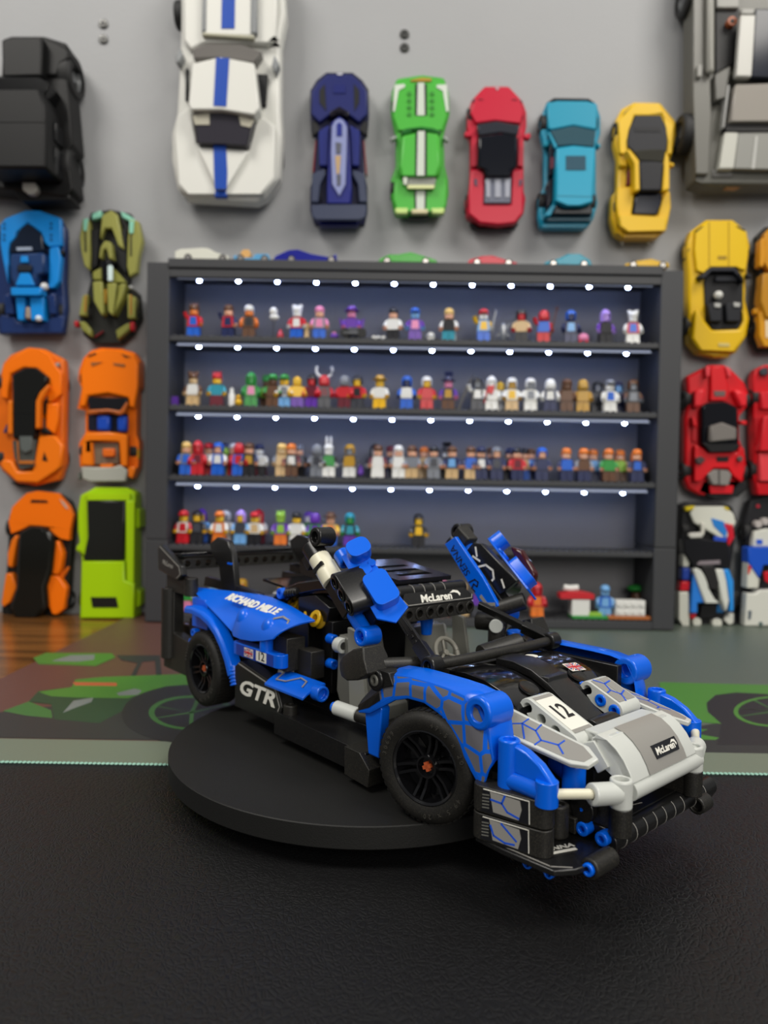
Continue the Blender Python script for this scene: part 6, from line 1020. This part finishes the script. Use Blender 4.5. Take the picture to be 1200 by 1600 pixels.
# nose -----------------------------------------------------------------------------------------------------------
NW = 3.3
m = MB().cyl((33.7, -2.9, 5.15), (33.7, 2.9, 5.15), .62, 20); m.box((34.1, 0, 5.42), (1.6, 5.8, .72)); part('nose_roll', m, LG, bevel=.08)
cv_ = [(34.3, 5.85), (34.9, 5.72), (35.4, 5.4), (35.85, 4.95), (36.2, 4.4), (36.4, 3.95)]
loops = [[(x, -NW, z), (x, NW, z), (x - .3, NW, z - .4), (x - .3, -NW, z - .4)] for x, z in cv_]
nz = part('nose_cone', MB().loft(loops), LG, bevel=.04)
for s in (-1, 1):
    m = MB(); side(m, [(34.0, 5.6), (34.9, 5.7), (35.4, 5.36), (35.85, 4.9), (36.2, 4.35), (36.35, 3.95), (35.3, 3.9), (34.0, 4.6)], min(s * 2.9, s * NW), max(s * 2.9, s * NW)); part('nose_cheek', m, LG, bevel=.03)
    m = MB(); side(m, [(33.5, 5.2), (34.2, 5.5), (35.1, 4.4), (34.5, 3.9)], min(s * 3.1, s * 3.45), max(s * 3.1, s * 3.45)); part('nose_tile', m, LG, bevel=.04)
q = MB(); vs = []
for x, z in cv_[:]: vs += [(x + .035, -1.75, z + .04), (x + .035, 2.15, z + .04)]
q.add(vs, [(2 * i, 2 * i + 1, 2 * i + 3, 2 * i + 2) for i in range(5)]); ns = q.build('nose_sticker', STG, nz)
Mn = frame((36.0, .55, 4.76), (0, 1, 0), z=(.82, 0, .58)); MB().prism([(-1.25, -.35), (1.1, -.35), (1.25, .0), (1.25, .35), (-1.25, .35)], .03, .07, Mn).build('nose_label', PBK, ns, smooth=0)
text('nose_lettering', 'McLaren', .5, WHT, ns, Mn @ Matrix.Translation((-.12, -.03, .07)), shear=.25, ext=.012, off=.014, sx=1.12)
q = MB(); q.prism([(.55, .1), (.8, .26), (1.05, .22), (1.12, .0), (1.02, -.1), (.98, .08), (.8, .14)], .07, .085, Mn); q.build('nose_swoosh', WHT, ns, smooth=0)
lip = MB().cyl((36.1, -3.2, 3.45), (36.1, 3.9, 3.45), .5, 20); part('nose_lip', lip, LG, bevel=.05)
for s in (-1, 1):
    part('nose_corner', MB().cyl((36.0, s * 3.75, 2.75), (36.0, s * 3.75, 4.2), .56, 20, rin=.36, depth=.5), LG)
    part('nose_tube', MB().cyl((35.95, s * 3.9, 3.5), (35.4, s * 5.45, 3.65), .55, 20, rin=.26, depth=.3), LG)
    part('cream_axle', MB().cyl((35.4, s * 5.3, 3.65), (34.5, s * 7.2, 3.85), .25, 12), CRM)
    part('lip_post', MB().cyl((36.0, s * 3.75, 1.4), (36.0, s * 3.75, 2.8), .56, 20), DUST)
# bumper corners ------------------------------------------------------------------------------------------------
for s in (-1, 1):
    m = MB().cyl((31.9, s * 7.35, 3.4), (31.9, s * 7.35, 5.85), .55, 20, rin=.33, depth=.25); m.cyl((31.9, s * 7.35, 3.85), (34.2, s * 7.35, 3.85), .5, 18); m.cyl((34.2, s * 7.35, 3.25), (34.2, s * 7.35, 4.45), .56, 20)
    part('bumper_corner', m, BLUE, bevel=.03)
    m = MB(); side(m, [(31.6, 4.3), (34.6, 4.15), (34.7, 4.4), (33.9, 5.1), (33.0, 5.55), (32.1, 5.75), (31.6, 5.6)], min(s * 7.0, s * 7.55), max(s * 7.0, s * 7.55)); part('bumper_fin', m, BLUE, bevel=.12)
    # stacked black beams with hexagon stickers
    A, B = V((30.9, s * 7.95, 0)), V((33.9, s * 7.2, 0)); d = (B - A).normalized(); Ln = (B - A).length
    for k, z in enumerate((.75, 2.15)):
        m = MB(); M = frame((A.x, A.y, z), tuple(d), z=(0, 0, 1)); m.prism(stadium(0, Ln, .55), 0, 1.32, M); db = part('dive_beam', m, DUST, bevel=.05)
        fo = A + V((-d.y, d.x, 0)) * (-.56 if s < 0 else .56)
        Mf = frame((fo.x, fo.y, z), tuple(d), y=(0, 0, 1)) if s < 0 else frame((fo.x, fo.y, z), tuple(-d), y=(0, 0, 1)); g = 1 if s < 0 else -1
        MB().prism([(g * .1, .1), (g * 2.65, .1), (g * 2.6, 1.2), (g * .15, 1.22)], 0, .02, Mf).build('dive_sticker', PBK, db, smooth=0)
        MB().prism([(g * .75, .2), (g * 2.1, .15), (g * 2.25, .7), (g * 2.15, 1.12), (g * .55, 1.18)], .02, .03, Mf).build('dive_print', STG, db, smooth=0)
        q = MB(); hexlines(q, Mf, [[(g * .62, .8), (g * 1.2, .75), (g * 1.5, .4), (g * 2.1, .25)], [(g * 1.2, .75), (g * 1.35, 1.14)]] if k else [[(g * .62, .9), (g * .8, .45), (g * 1.4, .25), (g * 1.9, .3)], [(g * 1.2, 1.14), (g * 2.0, .5)]], .1, .04); q.build('dive_lines', PRB, db, smooth=0)
        q = MB(); ribbon(q, [(g * .2, 1.22), (g * 2.62, 1.22), (g * 2.66, .12)], .035, .035, Mf); q.build('dive_edge', WHT, db, smooth=0)
        q = MB()
        for j in range(5): ribbon(q, [(g * .16, .3 + .16 * j), (g * .5, .34 + .16 * j)], .06, .035, Mf)
        q.build('dive_ribs', DG, db, smooth=0)
    part('black_post', MB().cyl((33.3, s * 5.1, .75), (33.3, s * 5.1, 2.45), .56, 20, rin=.33, depth=.25), DUST)
    # splitter wings
    m = MB(); pts = [(30.6, s * 8.3), (32.4, s * 8.35), (35.2, s * 8.1), (35.8, s * 7.2), (36.0, s * 6.2), (35.6, s * 3.2), (31, s * 3.2)]; m.prism(pts if s < 0 else pts[::-1], .45, .75); sw = part('splitter_wing', m, BLK, bevel=.06)
    q = MB(); ribbon(q, [(32.2, s * 8.1), (34.9, s * 7.9), (35.6, s * 7.2)], .06, .02, Matrix.Translation((0, 0, .75))); q.build('splitter_line', STG, sw, smooth=0)
    m = MB().cyl((36.05, s * 4.6 if s < 0 else 4.2, .62), (36.05, s * 6.5 if s < 0 else 5.4, .62), .5, 18, rin=.32, depth=.3); part('splitter_tip', m, DUST)
    q = MB(); pin(q, (36.05, -6.4 if s < 0 else 5.3, .62), (0, 1, 0), .28, .31); pin(q, (34.7, s * 7.55, .32), (0, 1, 0), .3, .27); pin(q, (33.5, s * 7.6, .32), (0, 1, 0), .3, .27); part('splitter_pin', q, BLUE)
    q = MB(); pin(q, (35.4, s * 4.15, 1.15), (0, 1, 0), .35, .36); pin(q, (34.3, s * 4.15, 1.25), (0, 1, 0), .35, .36); part('splitter_pin', q, BLUE)
    # tie rod and front mechanism in the gap
    q = MB().cyl((30.6, s * 2.6, 3.6), (33.6, s * 4.2, 3.5), .4, 14).cyl((33.6, s * 4.2, 2.8), (33.6, s * 4.2, 4.4), .6, 18, rin=.34, depth=.3); part('tie_rod', q, BLUE)
    part('grey_wheel', MB().lathe([(.1, .1), (.25, .12), (.3, 0), (.62, 0), (.68, .1), (.68, .5), (.1, .5)], frame((34.2, s * 3.9, 2.2), (1, 0, 0), z=(0, s, 0)), 20, caps=False), BLK)
    q = MB()
    for k in range(2): q.box((34.2, s * 4.32, 2.2), (.6, .1, .18), Matrix.Translation((34.2, 0, 2.2)) @ Matrix.Rotation(k * math.pi / 2 + .5, 4, 'Y') @ Matrix.Translation((-34.2, 0, -2.2)))
    part('cross_axle', q, BLUE)
    part('support_wall', MB().box((34.9, s * 3.5, 2.2), (1.8, .5, 1.5)), DUST)
text('splitter_lettering', 'SENNA', .42, WHT, sw if False else car, frame((34.05, -6.15, .765), (.35, .94, 0), y=(-.94, .35, 0)), shear=.2, ext=.01, off=.015, sx=1.35)
q = MB(); ribbon(q, [(-.75, 0), (.75, 0)], .2, .02, frame((34.42, -6.3, .765), (.35, .94, 0), y=(-.94, .35, 0))); q.build('splitter_stripe', WHT, car, smooth=0)
m = MB().cyl((35.5, -4.1, .95), (35.5, 6.9, .95), .55, 20); fs_ = part('splitter_bar', m, BLK, bevel=.05)
q = MB()
for y in (-3.2, -2.2, -1.2, -.2, .8, 1.8, 2.8, 4.2, 5.4): q.lathe([(.555, 0), (.575, 0), (.575, .05), (.555, .05)], frame((35.5, y, .95), (1, 0, 0), z=(0, 1, 0)), 24, caps=False, arc=R(150), a0=R(-60))
q.build('bar_lines', STG, fs_)
q = MB()
for y in (-2.6, -1.5, -.4): ribbon(q, [(33.8, y + .2), (34.7, y), (34.9, y + .7)], .05, .02, Matrix.Translation((0, 0, 1.5)))
part('splitter_deck', MB().box((34.2, .2, 1.3), (2.2, 8.2, .4)), BLK).name = 'splitter_deck'; q.build('deck_lines', STG, bpy.data.objects['splitter_deck'], smooth=0)
q = MB(); pin(q, (36.0, 5.0, .75), (1, 0, 0), .3, .33); part('splitter_pin', q, BLUE)
part('end_badge', MB().prism([(34.4, 7.3), (35.2, 7.2), (35.5, 7.6), (35.2, 8.1), (34.4, 8.1)], .76, .82), LENS, bevel=0)
part('front_core', MB().box((31.6, 0, 2.6), (4.2, 5, 2)).box((30.3, 0, 4.2), (2.4, 9.5, 1.6)), BLK)
# fins on the nose ----------------------------------------------------------------------------------------------
for s in (-1, 1):
    O_ = V((29.2, s * 5.25, 6.05)); d = V((6.1, s * .35 * -1, -.95)).normalized(); n = V((.12, -.42 if s < 0 else .08, .83)) ; M = frame(tuple(O_), tuple(d), z=tuple(n)); g = -1 if s < 0 else 1
    # outline: local x along the fin, local y towards the car side
    ol = [(-.5, g * .85), (-.35, g * -.75), (.4, g * -.85), (5.4, g * -.65), (6.2, g * -.2), (6.0, g * .45), (5.2, g * .8), (.3, g * 1.0)]
    if s < 0: ol = [(p[0], p[1]) for p in ol]
    fin = part('nose_fin', MB().prism(ol, -.28, 0, M), LG, bevel=.06)
    MB().prism([(cx_ * .92 + .2, cy_ * .76) for cx_, cy_ in ol], .0, .02, M).build('fin_sticker', STG, fin, smooth=0)
    q = MB(); hexlines(q, M, [[(-.05, g * .55), (.45, g * .1), (1.1, g * .25), (1.7, g * -.15), (2.6, g * -.1), (3.2, g * .3), (4.1, g * .1), (4.6, g * .45)], [(.45, g * .1), (.3, g * -.5)], [(1.7, g * -.15), (1.8, g * -.6)], [(2.6, g * -.1), (2.6, g * -.6)], [(1.1, g * .25), (1.2, g * .7)], [(3.2, g * .3), (3.1, g * .7)], [(1.7, g * -.15), (2.4, g * .65)], [(4.1, g * .1), (4.2, g * -.3)]], .09, .035, ); q.build('fin_lines', PRB, fin, smooth=0)
    part('fin_socket', MB().cyl((32.6, s * 4.9, 5.0), (33.4, s * 4.8, 4.9), .4, 14), LG)
    # thick three hole beam inboard of the fin, hole axis across the car
    b0 = V((30.35, s * 2.9, 6.35)); dd = V((2.2, 0, -.95)).normalized()
    m = MB(); beam(m, tuple(b0), tuple(dd), (0, 1, 0), 4 if s < 0 else 3, w=2.0, r=.55); nb = part('number_block', m, LG, bevel=.06)
    up = V((.4, 0, .92)); Mb = frame(tuple(b0 + up * .56), tuple(dd), z=tuple(up))
    if s < 0:
        MB().prism([(-.1, -.8), (2.9, -.8), (2.9, .8), (-.1, .8)], 0, .02, Mb).build('block_sticker', WHT, nb, smooth=0)
        for x in (-.08, 2.7): MB().prism([(x, -.8), (x + .25, -.8), (x + .25, .8), (x, .8)], .02, .03, Mb).build('block_stripe', STG, nb, smooth=0)
        text('block_number', '12', 1.55, PBK, nb, Mb @ Matrix.Translation((1.4, 0, .03)) @ Matrix.Rotation(R(90), 4, 'Z'), ext=.012, off=.03, sx=.82)
    else:
        for y in (-.45, .45): MB().prism([(-.1, y - .4), (2.0, y - .4), (2.0, y + .4), (-.1, y + .4)], 0, .02, Mb).build('block_sticker', STG, nb, smooth=0)
        q = MB(); hexlines(q, Mb, [[(-.1, -.6), (.4, -.1), (1.0, -.35), (1.5, .1), (1.3, .7)], [(.4, -.1), (.3, .6)], [(1.5, .1), (2.0, -.2)], [(1.0, -.35), (1.1, -.8)]], .1, .035); q.build('block_lines', PRB, nb, smooth=0)
        q = MB(); pin(q, tuple(b0 + dd * 1 - V((0, .8, 0))), (0, 1, 0), .3, .37); pin(q, tuple(b0 + dd * 2 - V((0, .8, 0))), (0, 1, 0), .3, .37); part('block_pin', q, BLUE)
# lower blue sill panel and grey connector --------------------------------------------------------------------------
for s in (-1, 1):
    loops = []
    for x in (10.2, 11.5, 13.4, 15.0):
        o_ = [(x, s * (6.2 + 1.9 * k / 5), 4.85 - .7 * (k / 5) ** 2) for k in range(6)]; loops.append(o_ + [(p[0], p[1] - s * .02, p[2] - .18) for p in o_[::-1]])
    bpn = part('sill_panel', MB().loft(loops), BLUE, bevel=.03)
    q = MB(); M = frame((12.4, s * 7.2, 4.7), (1, 0, 0), z=(0, s * .34, .94)); ribbon(q, [(-1.6, .5 * -s), (-1.3, -.5 * -s), (-.3, -.35 * -s), (.5, .45 * -s), (1.4, .3 * -s), (1.7, -.3 * -s)], .1, .05, M); q.build('sill_mark', STG, bpn, smooth=0)
    part('sill_socket', MB().cyl((14.8, s * 6.9, 4.35), (15.7, s * 6.9, 4.35), .55, 18, rin=.36, depth=.3), BLUE)
    part('sill_bush', MB().cyl((10.0, s * 6.3, 4.75), (10.6, s * 6.3, 4.75), .55, 16), LG)
    m = MB().cyl((17.2, s * 7.0, 3.85), (19.0, s * 6.6, 3.7), .48, 18, rin=.36, depth=.3); part('grey_connector', m, LG); part('connector_end', MB().cyl((18.9, s * 6.6, 3.7), (21.0, s * 6.2, 3.6), .42, 16), DUST)
    q = MB(); pin(q, (17.2, s * 7.0, 3.85), (1, s * -.2, 0), .25, .34); part('connector_pin', q, BLUE)
# far front fender rail ----------------------------------------------------------------------------------------------
# raised doors ------------------------------------------------------------------------------------------------------
U = V((-.74, 0, .67)); Wd = V((.67, 0, .74))
def door(s):
    """butterfly door: hinge in front, leaning back and up along U; y measured outwards from the car"""
    d = empty('door', (0, 0, 0), parent=car)
    H = V((20.1, s * 6.9, 9.45))
    pt = lambda u, y, w_: tuple(H + U * u + V((0, s * y, 0)) + Wd * w_)
    b = lambda nm, mb, m_, bv=.06: mb.build(nm, m_, d, bevel=bv)
    # spar: blue hinge piece, black middle, cream sleeve, black head
    b('hinge_knuckle', MB().cyl(pt(-.35, -.75, -.2), pt(-.35, .65, -.2), .62, 20, rin=.36, depth=.5), BLUE); b('hinge_arm', MB().cyl(pt(-.2, .0, -.2), pt(1.6, .0, -.25), .5, 18), BLUE)
    m = MB(); M = frame(pt(1.5, 0, -.25), tuple(U), z=(0, s, 0)); m.prism([(0, -.55), (2.4, -.62), (3.4, -.3), (3.6, .55), (0, .55)], -.55, .55, M); b('spar_middle', m, BLK, .1)
    m = MB(); m.prism([(-.1, -.72), (2.5, -.78), (2.5, -.6), (-.1, -.56)], -.5, .5, M); b('spar_edge', m, BLUE, .03)
    m = MB().cyl(pt(4.2, .1, -.3), pt(6.5, .1, -.3), .74, 22); m.prism([(3.0, -.62), (4.2, -.62), (4.2, .5), (3.6, .4)], -.45, .45, frame(pt(1.5, 0, -.3), tuple(U), z=(0, s, 0))); sl = b('cream_sleeve', m, CRM, .04)
    MB().box((0, 0, 0), (.28, .95, .2), frame(tuple(V(pt(5.45, .1, -.3)) + (Wd * .25 + V((0, s * .97, 0))).normalized() * .68), tuple(U), z=tuple(Wd * .25 + V((0, s * .97, 0))))).build('sleeve_slot', BLK, sl)
    m = MB().cyl(pt(6.4, .1, -.3), pt(7.5, .1, -.3), .76, 20); m.cyl(pt(7.2, -.7, .95), pt(7.2, .7, .95), .66, 20, rin=.38, depth=.4); m.prism([(-.35, -.2), (.35, -.2), (.5, 1.4), (-.5, 1.4)], -.3, .3, frame(pt(7.05, 0, -.3), tuple(U), z=(0, s, 0))); b('spar_head', m, BLK, .04)
    b('blue_collar', MB().cyl(pt(4.7, -.7, .95), pt(5.7, -.7, .95), .58, 18, rin=.38, depth=.4), BLUE)
    # thick black three hole beam
    HA = (V((0, s * .95, 0)) - Wd * .3).normalized(); NB = (Wd * .84 + V((0, s * .54, 0))).normalized(); m = MB(); beam(m, pt(1.2, .1, 1.25), tuple(U), tuple(HA), 3, w=2.3, r=.6); b('thick_beam', m, BLK, .07)
    m = MB().box((0, 0, 0), (3.6, 1.1, .9), frame(pt(1.9, -.9, .6), tuple(U), z=tuple(Wd))); b('beam_packer', m, BLK, .08)
    # blue blade with two raised bosses
    n = (Wd * .84 + V((0, s * .54, 0))).normalized(); o = V(pt(1.9, -.7, 1.95)) if s < 0 else V(pt(1.9, .45, 2.3)); Mp = frame(tuple(o), tuple(U), z=tuple(n)); g = -1 if s < 0 else 1
    m = MB().prism([(-3.0, g * -.1), (-2.4, g * 1.1), (2.7, g * .7), (3.1, g * .4), (3.0, g * -.85), (-2.2, g * -1.0)], -.16, 0, Mp); bl = b('blade', m, BLUE, .05)
    m = MB().prism(rrect(-1.9, -.95, .55, .7, .45), 0, .75, Mp, holes=() if s < 0 else ()); b('blade_boss', m, BLUE, .1)
    m = MB().prism(rrect(1.9, -1.0, 3.2, .55, .5), 0, .95, Mp); b('blade_boss', m, BLUE, .1)
    m = MB().cyl(tuple(Mp @ V((1.25, g * .0, 0))), tuple(Mp @ V((1.25, g * .0, .22))), .42, 16).cyl(tuple(Mp @ V((1.5, g * .62, 0))), tuple(Mp @ V((1.5, g * .62, .16))), .26, 12); b('blade_peg', m, BLUE, .02)
    return d, pt, b
dn, pt, b = door(-1)
q = MB()
for k in range(3): q.lathe([(.3, 0), (.42, 0), (.45, .05), (.42, .07), (.3, .07)], frame(tuple(V(pt(1.2 + k, .1, 1.25)) + (V((0, -.95, 0)) - Wd * .3).normalized() * 1.15), tuple(U), z=tuple(V((0, -.95, 0)) - Wd * .3)), 16, caps=False)
q.build('beam_hole_rims', BLG, dn)
df, pt, b = door(1)
# far door shows its inside: blue lettered panel, black printed panel
def pane(nm, poly, y0, y1, m_, parent, bv=.06): q_ = MB(); side(q_, poly, y0, y1); return q_.build(nm, m_, parent, bevel=bv)
sp = pane('lettered_panel', [(15.3, 14.05), (16.4, 14.7), (19.2, 11.9), (20.8, 9.9), (19.8, 9.0), (18.05, 11.05)], 5.0, 5.35, BLUE, df)
Ms = frame((17.2, 4.99, 12.6), (-.655, 0, .756), y=(.756, 0, .655)); Ms = frame((16.75, 4.985, 13.25), (.655, 0, -.756), z=(0, -1, 0))
text('panel_lettering', 'SENNA', .85, PBK, sp, Ms @ Matrix.Translation((.45, -.05, .0)) @ Matrix.Rotation(R(180), 4, 'Z'), ext=.012, off=.0, sx=1.0, shear=.15)
q = MB(); ribbon(q, [(2.25, -.35), (2.4, .25), (2.75, .4), (2.95, .1), (2.6, -.05), (2.75, -.4), (3.1, -.3)], .1, .02, Ms); q.build('panel_emblem', PBK, sp, smooth=0)
q = MB(); ribbon(q, [(3.75, -.05), (4.5, .05), (4.9, .65)], .26, .02, Ms); q.build('panel_mark', STG, sp, smooth=0)
bp_ = pane('printed_panel', [(16.9, 13.5), (17.7, 14.3), (18.6, 14.25), (21.95, 11.8), (20.45, 10.6), (18.2, 12.3)], 5.6, 6.1, BLK, df, .08)
q = MB(); Mz = frame((0, 5.59, 0), (1, 0, 0), y=(0, 0, 1))
for L_ in ([(18.0, 13.95), (18.15, 13.3)], [(17.75, 13.25), (18.45, 12.95)], [(18.35, 12.5), (19.05, 12.7), (19.75, 12.35), (19.85, 11.75), (19.7, 11.6)], [(20.6, 11.75), (20.85, 11.2)]): ribbon(q, L_, .15, .02, Mz)
q.build('panel_lines', WHT, bp_, smooth=0)
b('door_head', MB().box((16.55, 6.0, 14.65), (1.5, 1.2, 1.0), Matrix.Translation((16.55, 6, 14.65)) @ Matrix.Rotation(R(40), 4, 'Y') @ Matrix.Translation((-16.55, -6, -14.65))), DUST, .12)
q = MB(); side(q, [(19.4, 14.0), (20.4, 13.8), (21.8, 12.1), (21.6, 11.3), (20.6, 11.9)], 7.9, 8.5); q.build('red_lens', LENS, df, bevel=.15)
b('door_foot', MB().cyl((20.2, 5.4, 9.5), (22.0, 6.6, 10.3), .62, 18, rin=.34, depth=.3), DUST, .03)
b('door_stem', MB().cyl((19.6, 5.6, 8.7), (20.9, 6.2, 10.0), .55, 16), BLUE, .05)
